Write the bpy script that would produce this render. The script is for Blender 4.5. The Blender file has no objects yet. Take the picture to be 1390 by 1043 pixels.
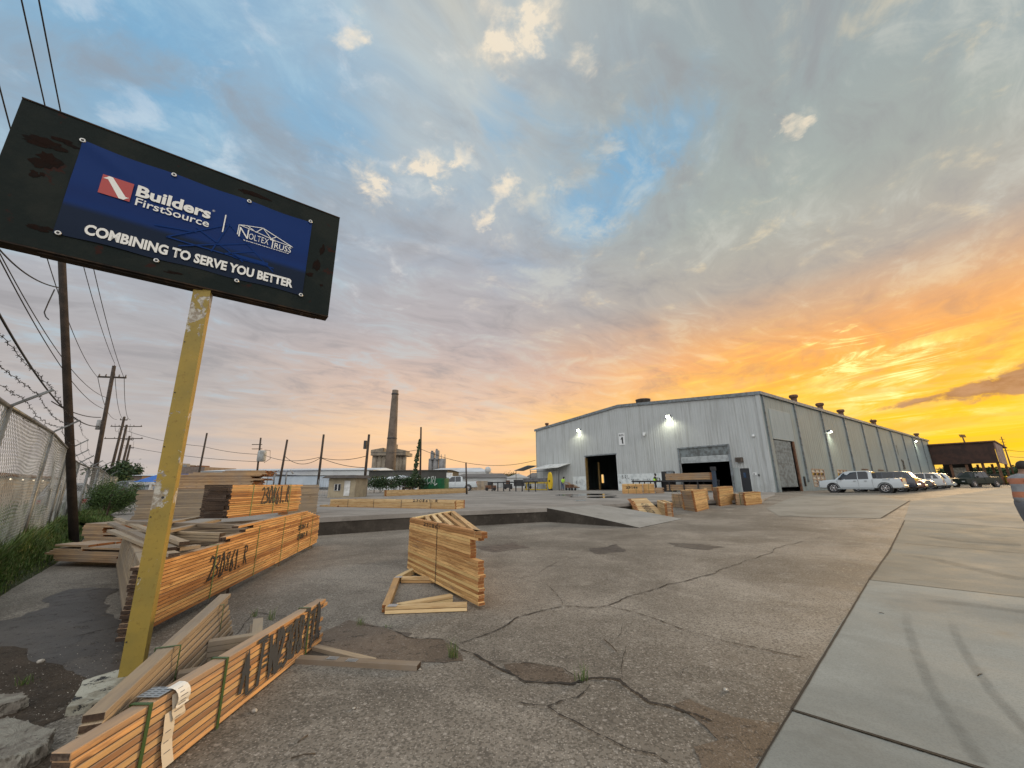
import bpy, bmesh, math, random
from mathutils import Vector, Matrix
random.seed(11)
SC = bpy.context.scene
COL = SC.collection
# ------------------------------------------------------------------ camera
FPX, CX, CY, H = 525.0, 695.0, 521.5, 1.5
PIT = math.atan(135.5/FPX); ROL = math.radians(.5)
cF = Vector((0, math.cos(PIT), math.sin(PIT)))
uW = Vector((0, -math.sin(PIT), math.cos(PIT))); rW = Vector((1, 0, 0))
cR = rW*math.cos(ROL) - uW*math.sin(ROL)
cU = rW*math.sin(ROL) + uW*math.cos(ROL)
EYE = Vector((0, 0, H))
cam = bpy.data.cameras.new('camera'); camo = bpy.data.objects.new('camera', cam); COL.objects.link(camo)
m = Matrix((cR, cU, -cF)).transposed().to_4x4(); m.translation = EYE
camo.matrix_world = m
cam.sensor_fit = 'HORIZONTAL'; cam.sensor_width = 36; cam.lens = FPX/1390*36
cam.clip_start = .05; cam.clip_end = 6000
SC.camera = camo
# ------------------------------------------------------------------ light
SUN_AZ, SUN_EL = 50.0, 9.0
SKY_GAIN, EXPO = 1.0, 0.30
SC.view_settings.view_transform = 'Standard'; SC.view_settings.look = 'None'
SC.view_settings.exposure = EXPO; SC.view_settings.gamma = 1
SC.render.engine = 'CYCLES'
sl = bpy.data.lights.new('sun', 'SUN'); sl.energy = 2.0; sl.angle = math.radians(14); sl.color = (1, .68, .36)
so = bpy.data.objects.new('sun', sl); COL.objects.link(so)
sdir = Vector((math.sin(math.radians(SUN_AZ))*math.cos(math.radians(SUN_EL)), math.cos(math.radians(SUN_AZ))*math.cos(math.radians(SUN_EL)), math.sin(math.radians(SUN_EL))))
so.rotation_euler = sdir.to_track_quat('Z', 'Y').to_euler()

def lin(c):
    r = []
    for v in c[:3]:
        v = v/255
        r.append(v/12.92 if v <= .04045 else ((v+.055)/1.055)**2.4)
    return tuple(r)

class NT:
    """small expression helper over a node tree"""
    def __init__(s, tree): s.t = tree; s.n = tree.nodes; s.l = tree.links
    def new(s, t, **k):
        n = s.n.new(t)
        for a, b in k.items(): setattr(n, a, b)
        return n
    def put(s, sock, v):
        if isinstance(v, bpy.types.NodeSocket): s.l.new(v, sock)
        elif v is not None:
            if hasattr(sock.default_value, '__len__'):
                v = tuple(v) if hasattr(v, '__len__') else (v,)*3
                if len(sock.default_value) == 4 and len(v) == 3: v = v+(1,)
            sock.default_value = v
    def m(s, op, a, b=None, c=None, clamp=False):
        n = s.new('ShaderNodeMath', operation=op, use_clamp=clamp)
        for i, v in enumerate((a, b, c)):
            if v is not None: s.put(n.inputs[i], v)
        return n.outputs[0]
    def v(s, op, a, b=None, out=0):
        n = s.new('ShaderNodeVectorMath', operation=op)
        s.put(n.inputs[0], a)
        if b is not None:
            s.put(n.inputs[3 if op == 'SCALE' else 1], b)
        return n.outputs['Value' if out else 'Vector']
    def ss(s, x, a, b):
        n = s.new('ShaderNodeMapRange', interpolation_type='SMOOTHSTEP')
        s.put(n.inputs[0], x); s.put(n.inputs[1], a); s.put(n.inputs[2], b)
        return n.outputs[0]
    def lr(s, x, a, b, c, d):
        n = s.new('ShaderNodeMapRange')
        for i, v in enumerate((x, a, b, c, d)): s.put(n.inputs[i], v)
        return n.outputs[0]
    def mix(s, f, a, b, mode='MIX'):
        n = s.new('ShaderNodeMix', data_type='RGBA', blend_type=mode)
        s.put(n.inputs[0], f); s.put(n.inputs[6], a); s.put(n.inputs[7], b)
        return n.outputs[2]
    def noise(s, vec, scale, detail=4, rough=.55, dist=0, out=0):
        n = s.new('ShaderNodeTexNoise')
        if vec is not None: s.put(n.inputs['Vector'], vec)
        s.put(n.inputs['Scale'], scale); s.put(n.inputs['Detail'], detail); s.put(n.inputs['Roughness'], rough); s.put(n.inputs['Distortion'], dist)
        return n.outputs[out]
    def vor(s, vec, scale, feature='F1', out='Distance'):
        n = s.new('ShaderNodeTexVoronoi', feature=feature)
        if vec is not None: s.put(n.inputs['Vector'], vec)
        s.put(n.inputs['Scale'], scale)
        return n.outputs[out]
    def ramp(s, x, stops, interp='LINEAR'):
        n = s.new('ShaderNodeValToRGB'); cr = n.color_ramp; cr.interpolation = interp
        while len(cr.elements) < len(stops): cr.elements.new(.5)
        for e, (p, c) in zip(cr.elements, stops): e.position = p; e.color = tuple(c)+(1,)
        s.put(n.inputs[0], x); return n.outputs[0]
    def comb(s, x, y, z):
        n = s.new('ShaderNodeCombineXYZ')
        for i, v in enumerate((x, y, z)): s.put(n.inputs[i], v)
        return n.outputs[0]
    def sep(s, v):
        n = s.new('ShaderNodeSeparateXYZ'); s.put(n.inputs[0], v); return n.outputs
    def bump(s, h, strength=.3, dist=.01, normal=None):
        n = s.new('ShaderNodeBump'); s.put(n.inputs['Height'], h); s.put(n.inputs['Strength'], strength); s.put(n.inputs['Distance'], dist)
        if normal is not None: s.put(n.inputs['Normal'], normal)
        return n.outputs[0]

# ------------------------------------------------------------------ sky
def build_world():
    w = bpy.data.worlds.new('World'); SC.world = w; w.use_nodes = True
    N = NT(w.node_tree); N.n.clear()
    out = N.new('ShaderNodeOutputWorld'); bg = N.new('ShaderNodeBackground')
    N.l.new(bg.outputs[0], out.inputs[0])
    d = N.new('ShaderNodeTexCoord').outputs['Generated']
    d = N.v('NORMALIZE', d)
    x, y, z = N.sep(d)
    z0 = N.m('MAXIMUM', z, 0.0)
    sa, ca = math.sin(math.radians(SUN_AZ)), math.cos(math.radians(SUN_AZ))
    hl = N.m('SQRT', N.m('ADD', N.m('MULTIPLY', x, x), N.m('ADD', N.m('MULTIPLY', y, y), 1e-5)))
    cs = N.m('DIVIDE', N.m('ADD', N.m('MULTIPLY', x, sa), N.m('MULTIPLY', y, ca)), hl)   # cos of azimuth from the sun
    az = N.m('ARCTAN2', x, y)
    # cloud-plane coordinates, streaked along the sun's azimuth
    k = N.m('DIVIDE', 1.0, N.m('ADD', z0, .10))
    px = N.m('MULTIPLY', x, k); py = N.m('MULTIPLY', y, k)
    al = N.m('ADD', N.m('MULTIPLY', px, sa), N.m('MULTIPLY', py, ca))
    ac = N.m('SUBTRACT', N.m('MULTIPLY', px, ca), N.m('MULTIPLY', py, sa))
    P = N.comb(N.m('MULTIPLY', al, .55), ac, 3.1)
    Pi = N.comb(px, py, 7.7)
    wob = N.noise(Pi, 1.1, 3, .5, 0, 1)
    Pw = N.v('ADD', P, N.v('SCALE', wob, .55))
    big = N.noise(Pw, 1.15, 6, .55)
    mid = N.noise(Pw, 3.2, 7, .62, .4)
    fin = N.noise(Pi, 7.5, 6, .62, .3)
    # colours by height for three azimuths
    R = [(0, (250, 190, 26)), (.062, (252, 200, 28)), (.115, (252, 196, 40)), (.183, (250, 184, 62)), (.26, (240, 168, 88)), (.335, (206, 164, 126)), (.41, (172, 162, 150)), (.55, (156, 162, 156)), (.66, (148, 157, 156)), (1, (140, 150, 156))]
    Cc = [(0, (226, 184, 150)), (.068, (234, 188, 142)), (.13, (234, 194, 152)), (.20, (214, 182, 158)), (.30, (188, 170, 162)), (.374, (172, 164, 164)), (.532, (164, 165, 170)), (.66, (160, 172, 180)), (.794, (172, 180, 182)), (.854, (184, 183, 174)), (1, (168, 178, 182))]
    Lc = [(0, (178, 170, 165)), (.055, (182, 173, 167)), (.216, (168, 163, 162)), (.346, (160, 161, 166)), (.5, (140, 160, 176)), (.65, (132, 162, 184)), (1, (136, 168, 196))]
    cr = N.ramp(z0, [(p, lin(c)) for p, c in R]); cc = N.ramp(z0, [(p, lin(c)) for p, c in Cc]); cl = N.ramp(z0, [(p, lin(c)) for p, c in Lc])
    csw = N.m('ADD', cs, N.m('MULTIPLY', N.m('SUBTRACT', big, .5), .35))
    col = N.mix(N.ss(csw, -.12, .50), cl, cc)
    rt = N.ss(csw, .56, 1.0)
    col = N.mix(rt, col, cr)
    # sky physically behind the cloud (Nishita) gives the blue its hue in the gaps
    ns = N.new('ShaderNodeTexSky', sky_type='NISHITA', sun_disc=False, sun_elevation=math.radians(SUN_EL), sun_rotation=math.radians(SUN_AZ))
    blue = N.mix(.8, N.v('SCALE', ns.outputs[0], .10), lin((112, 168, 206)))
    def lobe(u, v, wdt):
        q = cR*((u-CX)/FPX) + cU*((CY-v)/FPX) + cF; q.normalize()
        dist = N.v('DISTANCE', d, tuple(q), out=1)
        return N.ss(N.m('ADD', dist, N.m('MULTIPLY', N.m('SUBTRACT', mid, .5), .30)), wdt*1.15, wdt*.1)
    pn = N.noise(Pi, 11, 5, .6, .3)
    def puff(u, v, wdt):
        q = cR*((u-CX)/FPX) + cU*((CY-v)/FPX) + cF; q.normalize()
        dist = N.v('DISTANCE', d, tuple(q), out=1)
        return N.ss(N.m('ADD', dist, N.m('MULTIPLY', N.m('SUBTRACT', pn, .5), .20)), wdt*1.1, -wdt*.15)
    def addm(*a):
        r = a[0]
        for b in a[1:]: r = N.m('ADD', r, b)
        return r
    gap = N.m('MULTIPLY', N.ss(N.m('SUBTRACT', .98, big), .46, .60), N.m('MULTIPLY', N.ss(z0, .34, .62), N.m('SUBTRACT', 1.0, N.m('MULTIPLY', N.ss(cs, .55, .95), .85))))
    lob = addm(lobe(440, 185, .13), lobe(190, 85, .17), lobe(850, 230, .14), lobe(915, 165, .11), lobe(800, 292, .10), lobe(700, 150, .09), lobe(770, 180, .09))
    lob = N.m('MULTIPLY', lob, .80, clamp=True)
    gm = N.m('MAXIMUM', N.m('MULTIPLY', gap, .42), N.m('MULTIPLY', N.m('MULTIPLY', lob, .85), N.ss(mid, .76, .34)))
    col = N.mix(gm, col, blue)
    # thicker grey-mauve cloud and thinner pale veils between
    tex = N.noise(Pw, 6.5, 7, .66, .6)
    mm = N.m('ADD', N.m('MULTIPLY', mid, .62), N.m('MULTIPLY', tex, .38))
    up = N.ss(z0, .05, .25)
    warm = N.m('MULTIPLY', rt, N.ss(z0, .44, .22))
    dk = N.m('MULTIPLY', N.ss(mm, .47, .68), N.m('MULTIPLY', up, .58))
    dcol = N.mix(warm, lin((136, 134, 137)), lin((194, 144, 104)))
    col = N.mix(dk, col, dcol)
    lt = N.m('MULTIPLY', N.ss(mm, .50, .36), N.m('MULTIPLY', up, .46))
    col = N.mix(lt, col, N.mix(warm, N.mix(N.ss(cs, .0, .8), lin((164, 190, 204)), lin((196, 196, 186))), lin((255, 214, 140))))
    # bright billows and wisps
    bright = N.mix(N.ss(cs, .2, .9), lin((222, 222, 222)), lin((240, 216, 172)))
    hi = N.m('MULTIPLY', N.ss(fin, .52, .72), N.m('MULTIPLY', N.ss(mid, .62, .42), N.m('MULTIPLY', N.ss(z0, .26, .45), .30)))
    col = N.mix(hi, col, bright)
    cre = addm(puff(498, 238, .055), puff(512, 262, .04), puff(540, 228, .032), puff(583, 213, .045), puff(600, 238, .03), puff(627, 216, .03), puff(690, 262, .035), puff(655, 300, .03), puff(690, 55, .06), puff(682, 15, .06), puff(738, 25, .05), puff(660, 70, .04), puff(790, 70, .035), puff(475, 38, .035), puff(1078, 180, .022), puff(720, 40, .04), puff(560, 225, .03))
    cm = N.m('MULTIPLY', cre, N.ss(N.noise(Pi, 15, 6, .62, .2), .26, .70), clamp=True)
    col = N.mix(N.m('MULTIPLY', cm, .66), col, lin((240, 222, 194)))
    # flame coloured streaks low beside the sun
    P2 = N.comb(N.m('MULTIPLY', az, 4.0), N.m('MULTIPLY', N.m('ADD', z0, N.m('MULTIPLY', az, -.10)), 26.0), 1.0)
    st = N.noise(P2, 1.25, 8, .66, .9)
    reg = N.m('MULTIPLY', N.ss(cs, .80, .97), N.m('MULTIPLY', N.ss(z0, .36, .24), N.ss(z0, .0, .03)))
    col = N.mix(N.m('MULTIPLY', reg, N.m('MULTIPLY', N.ss(st, .48, .74), .55)), col, lin((255, 218, 96)))
    col = N.mix(N.m('MULTIPLY', reg, N.m('MULTIPLY', N.ss(st, .48, .26), .30)), col, lin((240, 160, 74)))
    sp = addm(lobe(1190, 500, .13), lobe(1150, 482, .06), lobe(1235, 490, .06))
    col = N.mix(N.m('MULTIPLY', sp, N.m('MULTIPLY', N.ss(st, .47, .62), .8), clamp=True), col, lin((255, 240, 150)))
    # peach wash low in the middle and a pale mauve lower left
    st2 = N.noise(N.comb(N.m('MULTIPLY', az, 3.0), N.m('MULTIPLY', z0, 20.0), 4.0), 1.3, 6, .6, .6)
    lowm = N.m('MULTIPLY', N.ss(z0, .33, .1), N.ss(cs, .1, .8))
    col = N.mix(N.m('MULTIPLY', lowm, N.m('MULTIPLY', N.ss(st2, .46, .70), .40)), col, lin((248, 206, 144)))
    lowl = N.ss(z0, .45, .15)
    col = N.mix(N.m('MULTIPLY', lowl, N.m('MULTIPLY', N.ss(st2, .52, .30), .30)), col, N.mix(N.ss(cs, .3, .9), lin((150, 146, 152)), lin((222, 156, 104))))
    # the dark bank on the right
    e0 = N.lr(az, math.radians(40), math.radians(56), .118, .156)
    th = N.lr(az, math.radians(42.5), math.radians(55), -.002, .024)
    nb = N.noise(N.comb(N.m('MULTIPLY', az, 16.0), N.m('MULTIPLY', z0, 34.0), 2.0), 1.6, 5, .6, .3)
    bk = N.m('SUBTRACT', N.m('ADD', th, N.m('MULTIPLY', N.m('SUBTRACT', nb, .5), .045)), N.m('ABSOLUTE', N.m('SUBTRACT', z, e0)))
    bk = N.m('MULTIPLY', N.ss(bk, -.003, .008), N.m('MULTIPLY', N.ss(az, math.radians(42), math.radians(45)), N.ss(az, math.radians(80), math.radians(65))))
    col = N.mix(N.m('MULTIPLY', bk, .85), col, N.mix(N.ss(nb, .35, .65), lin((150, 104, 78)), lin((176, 132, 104))))
    # below the horizon
    col = N.mix(N.ss(z, 0.0, -.02), col, lin((110, 105, 100)))
    # opposite half of the sky and the zenith: out of view, brightness added as fill light
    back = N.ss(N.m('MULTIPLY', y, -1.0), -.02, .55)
    fillsky = N.mix(N.ss(big, .35, .65), (1.48, 1.44, 1.38), (1.08, 1.08, 1.10))
    col = N.mix(N.m('MULTIPLY', back, N.ss(z, -.01, .12)), col, fillsky)
    col = N.mix(N.m('MULTIPLY', N.ss(z, .88, .99), .8), col, fillsky)
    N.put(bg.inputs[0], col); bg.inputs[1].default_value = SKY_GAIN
build_world()

# ------------------------------------------------------------------ photograph <-> place
def ray(u, v): return cR*((u-CX)/FPX) + cU*((CY-v)/FPX) + cF
def G(u, v, z=0.0):
    q = ray(u, v); t = (z-H)/q.z; return Vector((q.x*t, q.y*t, z))
def Dy(u, v, y):
    q = ray(u, v); t = y/q.y; return Vector((q.x*t, y, H+q.z*t))
def g(x, y):
    q = .8*x + .6*y
    return 0.0 if q < 12 else .5 if q > 28 else .5*(q-12)/16
def GG(u, v, dz=0.0):
    z = 0.0
    for i in range(40):
        p = G(u, v, z+dz); z = z + (g(p.x, p.y)-z)*.6
    return Vector((p.x, p.y, g(p.x, p.y)+dz))
def V(u, v, p0, d):
    """point seen at (u,v) on the upright plane through p0 along d: (metres along, height)"""
    q = ray(u, v); det = -q.x*d[1] + q.y*d[0]
    t = (-p0[0]*d[1] + p0[1]*d[0])/det
    return ((q.x*t-p0[0])*d[0] + (q.y*t-p0[1])*d[1]), H+q.z*t
def azd(a): return Vector((math.sin(math.radians(a)), math.cos(math.radians(a)), 0))
Z = Vector((0, 0, 1))

# ------------------------------------------------------------------ objects
ORG = {}
def tag(o, label=None, cat=None, group=None, kind=None):
    if label: o['label'] = label
    if cat: o['category'] = cat
    if group: o['group'] = group
    if kind: o['kind'] = kind
    return o
def thing(name, label, cat, loc=(0, 0, 0), group=None):
    o = bpy.data.objects.new(name, None); COL.objects.link(o); o.location = loc; o.empty_display_size = .2
    ORG[o.name] = Vector(loc); return tag(o, label, cat, group)
class MB:
    def __init__(s): s.bm = bmesh.new(); s.uv = s.bm.loops.layers.uv.new('UVMap')
    def face(s, pts, mi=0, uvs=None, smooth=False):
        vs = [s.bm.verts.new(p) for p in pts]
        try: f = s.bm.faces.new(vs)
        except ValueError: return None
        f.material_index = mi; f.smooth = smooth
        if uvs:
            for l, q in zip(f.loops, uvs): l[s.uv].uv = q
        return f
    def hexa(s, c, mi=0, end=None, L=None, W=None, T=None, smooth=False):
        """c: 8 corners, index = x + 2y + 4z ; x along the length"""
        vs = [s.bm.verts.new(p) for p in c]
        L = L or (Vector(c[1])-Vector(c[0])).length; W = W or (Vector(c[2])-Vector(c[0])).length; T = T or (Vector(c[4])-Vector(c[0])).length
        o1, o2 = random.random()*40, random.random()*40
        F = [((0, 1, 5, 4), L, T, 0), ((3, 2, 6, 7), L, T, 1), ((0, 2, 3, 1), W, L, 2), ((4, 5, 7, 6), L, W, 3), ((2, 0, 4, 6), W, T, 4), ((1, 3, 7, 5), W, T, 5)]
        for idx, a, b, k in F:
            f = s.bm.faces.new([vs[i] for i in idx]); f.smooth = smooth
            f.material_index = end if (end is not None and k >= 4) else mi
            if k == 2: q = ((0, 0), (0, a), (b, a), (b, 0))
            else: q = ((0, 0), (a, 0), (a, b), (0, b))
            for l, (uu, vv) in zip(f.loops, q): l[s.uv].uv = (uu+o1, vv+o2+k*.37)
    def box(s, x0, x1, y0, y1, z0, z1, mi=0, end=None):
        s.hexa([(x, y, z) for z in (z0, z1) for y in (y0, y1) for x in (x0, x1)], mi, end)
    def ob(s, p0, p1, w, h, mi=0, end=None, up=Z, off=0.0):
        """a bar from p0 to p1, w wide sideways, h high (p0,p1 on its bottom centre line)"""
        p0, p1 = Vector(p0), Vector(p1); d = (p1-p0).normalized(); sd = up.cross(d).normalized(); u = d.cross(sd).normalized()
        c = []
        for zz in (0, h):
            for yy in (-w/2+off, w/2+off):
                for q in (p0, p1): c.append(q + sd*yy + u*zz)
        s.hexa(c, mi, end)
    def prism(s, poly, vec, mi=0, side=None, smooth=False):
        vec = Vector(vec); a = [s.bm.verts.new(p) for p in poly]; b = [s.bm.verts.new(Vector(p)+vec) for p in poly]
        n = len(a)
        for k, vs in enumerate((list(reversed(a)), b)):
            f = s.bm.faces.new(vs); f.material_index = mi
            for l in f.loops: l[s.uv].uv = (l.vert.co.x, l.vert.co.y+l.vert.co.z)
        acc = random.random()*9
        for i in range(n):
            j = (i+1) % n
            f = s.bm.faces.new([a[i], a[j], b[j], b[i]]); f.material_index = mi if side is None else side; f.smooth = smooth
            L = (a[j].co-a[i].co).length; hh = vec.length
            for l, q in zip(f.loops, ((acc, 0), (acc+L, 0), (acc+L, hh), (acc, hh))): l[s.uv].uv = q
            acc += L
    def cyl(s, p0, p1, r0, r1=None, n=12, mi=0, cap=True, smooth=True):
        p0, p1 = Vector(p0), Vector(p1); r1 = r0 if r1 is None else r1
        d = (p1-p0).normalized(); a = d.cross(Z if abs(d.z) < .9 else Vector((1, 0, 0))).normalized(); b = d.cross(a)
        A, B = [], []
        for i in range(n):
            t = 2*math.pi*i/n; q = a*math.cos(t)+b*math.sin(t)
            A.append(s.bm.verts.new(p0+q*r0)); B.append(s.bm.verts.new(p1+q*r1))
        L = (p1-p0).length
        for i in range(n):
            j = (i+1) % n; f = s.bm.faces.new([A[i], B[i], B[j], A[j]]); f.smooth = smooth; f.material_index = mi
            for l, q in zip(f.loops, ((0, i/n), (L, i/n), (L, (i+1)/n), (0, (i+1)/n))): l[s.uv].uv = q
        if cap:
            f = s.bm.faces.new(A); f.material_index = mi; f = s.bm.faces.new(list(reversed(B))); f.material_index = mi
    def tube(s, pts, r, n=6, mi=0):
        pts = [Vector(p) for p in pts]; rings = []
        for i, p in enumerate(pts):
            d = (pts[min(i+1, len(pts)-1)]-pts[max(i-1, 0)]).normalized()
            a = d.cross(Z if abs(d.z) < .95 else Vector((1, 0, 0))).normalized(); b = d.cross(a)
            rings.append([s.bm.verts.new(p + (a*math.cos(2*math.pi*k/n)+b*math.sin(2*math.pi*k/n))*r) for k in range(n)])
        for A, B in zip(rings, rings[1:]):
            for k in range(n):
                f = s.bm.faces.new([A[k], B[k], B[(k+1) % n], A[(k+1) % n]]); f.smooth = True; f.material_index = mi
        for q in (rings[0], rings[-1]):
            try: s.bm.faces.new(q).material_index = mi
            except ValueError: pass
    def lathe(s, base, prof, n=24, mi=0, axis=Z):
        base = Vector(base); axis = Vector(axis).normalized(); a = axis.cross(Z if abs(axis.z) < .9 else Vector((1, 0, 0))).normalized(); b = axis.cross(a); rings = []
        for r, h in prof:
            rings.append([s.bm.verts.new(base+axis*h+(a*math.cos(2*math.pi*k/n)+b*math.sin(2*math.pi*k/n))*max(r, .0005)) for k in range(n)])
        for A, B in zip(rings, rings[1:]):
            for k in range(n):
                f = s.bm.faces.new([A[k], A[(k+1) % n], B[(k+1) % n], B[k]]); f.smooth = True; f.material_index = mi
        for q in (rings[0], rings[-1]):
            try: s.bm.faces.new(q).material_index = mi
            except ValueError: pass
    def build(s, name, mats, parent=None, loc=None, bevel=0, recalc=True):
        if recalc: bmesh.ops.recalc_face_normals(s.bm, faces=s.bm.faces[:])
        if bevel: bmesh.ops.bevel(s.bm, geom=s.bm.edges[:], offset=bevel, segments=1, affect='EDGES')
        if parent is not None: org = ORG[parent.name]
        else: org = Vector(loc) if loc is not None else Vector((0, 0, 0))
        if org.length: bmesh.ops.translate(s.bm, vec=-org, verts=s.bm.verts[:])
        me = bpy.data.meshes.new(name); s.bm.to_mesh(me); s.bm.free()
        for q in (mats if isinstance(mats, (list, tuple)) else [mats]): me.materials.append(q)
        o = bpy.data.objects.new(name, me); COL.objects.link(o)
        if parent is not None: o.parent = parent
        else: o.location = org
        ORG[o.name] = org; return o

def drape(poly, dz, mat, name, parent=None, kind='structure', smooth=False):
    """a thin sheet lying dz above the ground, cut along the ground's creases"""
    b = MB(); b.face([(p[0], p[1], 0) for p in poly])
    for c in (12, 28):
        bmesh.ops.bisect_plane(b.bm, geom=b.bm.verts[:]+b.bm.edges[:]+b.bm.faces[:], plane_co=(c*.8, c*.6, 0), plane_no=(.8, .6, 0))
    for v in b.bm.verts: v.co.z = g(v.co.x, v.co.y)+dz
    for f in b.bm.faces:
        f.normal_update()
        for l in f.loops: l[b.uv].uv = l.vert.co.xy
    o = b.build(name, mat, parent, recalc=False)
    bm = bmesh.new(); bm.from_mesh(o.data)
    for f in bm.faces:
        if f.normal.z < 0: f.normal_flip()
    bm.to_mesh(o.data); bm.free()
    if kind: o['kind'] = kind
    return o
def jag(poly, amp=.04, it=3, closed=True, seed=1):
    rr = random.Random(seed); P = [Vector((p[0], p[1], 0)) for p in poly]
    for k in range(it):
        Q = []; n = len(P)
        for i in range(n if closed else n-1):
            a, b = P[i], P[(i+1) % n]; d = b-a; nn = Vector((-d.y, d.x, 0))
            Q += [a, (a+b)/2 + nn*rr.uniform(-1, 1)*amp*2.2]
        if not closed: Q.append(P[-1])
        P = Q
    return P

# ------------------------------------------------------------------ materials
MATS = {}
def mat(name, col=(.5, .5, .5), rough=.6, metal=0.0, fn=None, spec=.5, coat=0, emit=None):
    if name in MATS: return MATS[name]
    mt = bpy.data.materials.new(name); mt.use_nodes = True; N = NT(mt.node_tree)
    b = N.n['Principled BSDF']
    b.inputs['Base Color'].default_value = tuple(col)+(1,); b.inputs['Roughness'].default_value = rough; b.inputs['Metallic'].default_value = metal
    b.inputs['Specular IOR Level'].default_value = spec; b.inputs['Coat Weight'].default_value = coat
    if emit: b.inputs['Emission Color'].default_value = tuple(emit[:3])+(1,); b.inputs['Emission Strength'].default_value = emit[3]
    if fn: fn(N, b)
    MATS[name] = mt; return mt
def worn(name, c1, c2, scale=3, rough=.6, metal=0, amt=1.0, c3=None, s3=.6, bump=.15, lo=.42, hi=.62, spec=.4):
    """paint or metal with patchy wear"""
    def fn(N, b):
        co = N.new('ShaderNodeTexCoord').outputs['Object']
        n1 = N.noise(co, scale, 8, .65)
        col = N.mix(N.m('MULTIPLY', N.ss(n1, lo, hi), amt), c1, c2)
        if c3:
            n2 = N.noise(N.v('ADD', co, (5, 3, 1)), scale*1.7, 9, .7)
            col = N.mix(N.ss(n2, s3, s3+.05), col, c3)
        N.put(b.inputs['Base Color'], col)
        N.put(b.inputs['Normal'], N.bump(N.noise(co, scale*9, 5, .7), bump, .01))
    return mat(name, c1, rough, metal, fn, spec)
def wood(name, base, dark, grey=0.0, ends=False, knots=True):
    def fn(N, b):
        uv = N.new('ShaderNodeUVMap').outputs[0]
        geo = N.new('ShaderNodeNewGeometry'); isl = geo.outputs['Random Per Island']
        u, v, _ = N.sep(uv)
        off = N.m('MULTIPLY', isl, 57.0)
        p = N.comb(N.m('ADD', N.m('MULTIPLY', u, 2.2), off), N.m('ADD', N.m('MULTIPLY', v, 46.0), off), off)
        gr = N.noise(p, 1.0, 5, .6, 1.4)
        p2 = N.comb(N.m('ADD', N.m('MULTIPLY', u, 1.1), off), N.m('ADD', N.m('MULTIPLY', v, 9.0), off), off)
        bl = N.noise(p2, 1.3, 4, .55)
        hue = N.mix(isl, tuple(c*.66 for c in base), tuple(min(1, c*k) for c, k in zip(base, (1.12, 1.18, 1.3))))
        rnd = N.m('FRACT', N.m('MULTIPLY', isl, 17.13))
        hue = N.mix(N.m('MULTIPLY', N.ss(rnd, .5, .95), .72), hue, dark)
        col = N.mix(N.m('MULTIPLY', N.ss(gr, .40, .72), .72), hue, dark)
        col = N.mix(N.m('MULTIPLY', N.ss(bl, .48, .68), .6), col, tuple(c*.75 for c in dark))
        wth = N.noise(N.comb(N.m('ADD', N.m('MULTIPLY', u, .9), off), N.m('MULTIPLY', v, 5.0), 3.0), 1.0, 6, .65)
        col = N.mix(N.m('MULTIPLY', N.ss(wth, .56, .70), .55), col, (.20, .165, .13))
        rn2 = N.m('FRACT', N.m('MULTIPLY', isl, 41.7))
        col = N.mix(N.m('MULTIPLY', N.ss(rn2, .72, .95), .5), col, tuple(min(.8, c*1.25+.05) for c in base))
        if knots:
            kv = N.vor(N.comb(N.m('ADD', N.m('MULTIPLY', u, 2.3), off), N.m('ADD', N.m('MULTIPLY', v, 9), off), 0.0), 1.0)
            col = N.mix(N.m('MULTIPLY', N.ss(kv, .13, .05), .8), col, (.07, .028, .012))
        if grey:
            co = N.new('ShaderNodeTexCoord').outputs['Object']
            gn = N.noise(co, 1.6, 6, .6)
            col = N.mix(N.lr(gn, .3, .7, max(0, grey-.35), min(1, grey+.3)), col, N.mix(gr, (.15, .13, .11), (.35, .31, .26)))
        if name in ('orange_pine', 'sunlit_pine', 'half_weathered_pine'):
            nz = N.sep(geo.outputs['True Normal'])[2]
            col = N.mix(N.m('MULTIPLY', N.ss(nz, .5, .8), .62), col, N.mix(gr, (.17, .145, .115), (.40, .34, .27)))
        if ends:
            col = N.mix(N.ss(N.noise(uv, 60, 4, .6), .4, .7), col, dark)
        N.put(b.inputs['Base Color'], col)
        N.put(b.inputs['Normal'], N.bump(gr, .25, .004))
        b.inputs['Roughness'].default_value = .72
    return mat(name, base, .7, 0, fn, .3)
W_NEW = wood('yellow_pine', (.74, .45, .175), (.32, .14, .045))
W_ORG = wood('orange_pine', (.76, .41, .145), (.28, .11, .035))
W_PALE = wood('pale_pine', (.68, .48, .24), (.38, .20, .07))
W_GRY = wood('weathered_pine', (.46, .33, .18), (.14, .09, .05), grey=.48)
W_MID = wood('half_weathered_pine', (.54, .33, .15), (.20, .10, .04), grey=.32)
W_END = wood('sawn_end', (.45, .20, .07), (.20, .07, .02), ends=True, knots=False)
W_DEND = wood('dark_sawn_end', (.10, .06, .035), (.03, .018, .012), ends=True, knots=False)
STRAP = mat('green_strap', (.12, .20, .06), .45)
STRAPD = mat('dark_green_strap', (.035, .08, .02), .4)
PAINTB = mat('black_marker', (.015, .012, .012), .6)
SPRAY = mat('blue_black_spray', (.022, .030, .042), .7)
GALV = worn('galvanised_steel', (.20, .215, .22), (.13, .135, .135), 4, .45, .6)
GALVD = worn('galvanised_wire', (.36, .375, .36), (.24, .245, .235), 4, .5, .3)
TARPOLE = worn('creosoted_pole', (.018, .013, .010), (.036, .026, .02), 3, .9, 0, 1, None, .6, .5)
TARPOLE2 = worn('far_creosoted_pole', (.035, .027, .022), (.06, .045, .035), 3, .9)
BLACK = mat('black_metal', (.02, .02, .022), .5)
WIRE = mat('wire_black', (.012, .012, .014), .6)
RUBBER = mat('rubber', (.015, .015, .016), .8)
GLASS = mat('tinted_glass', (.012, .016, .022), .06, 0, None, .6)
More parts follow.
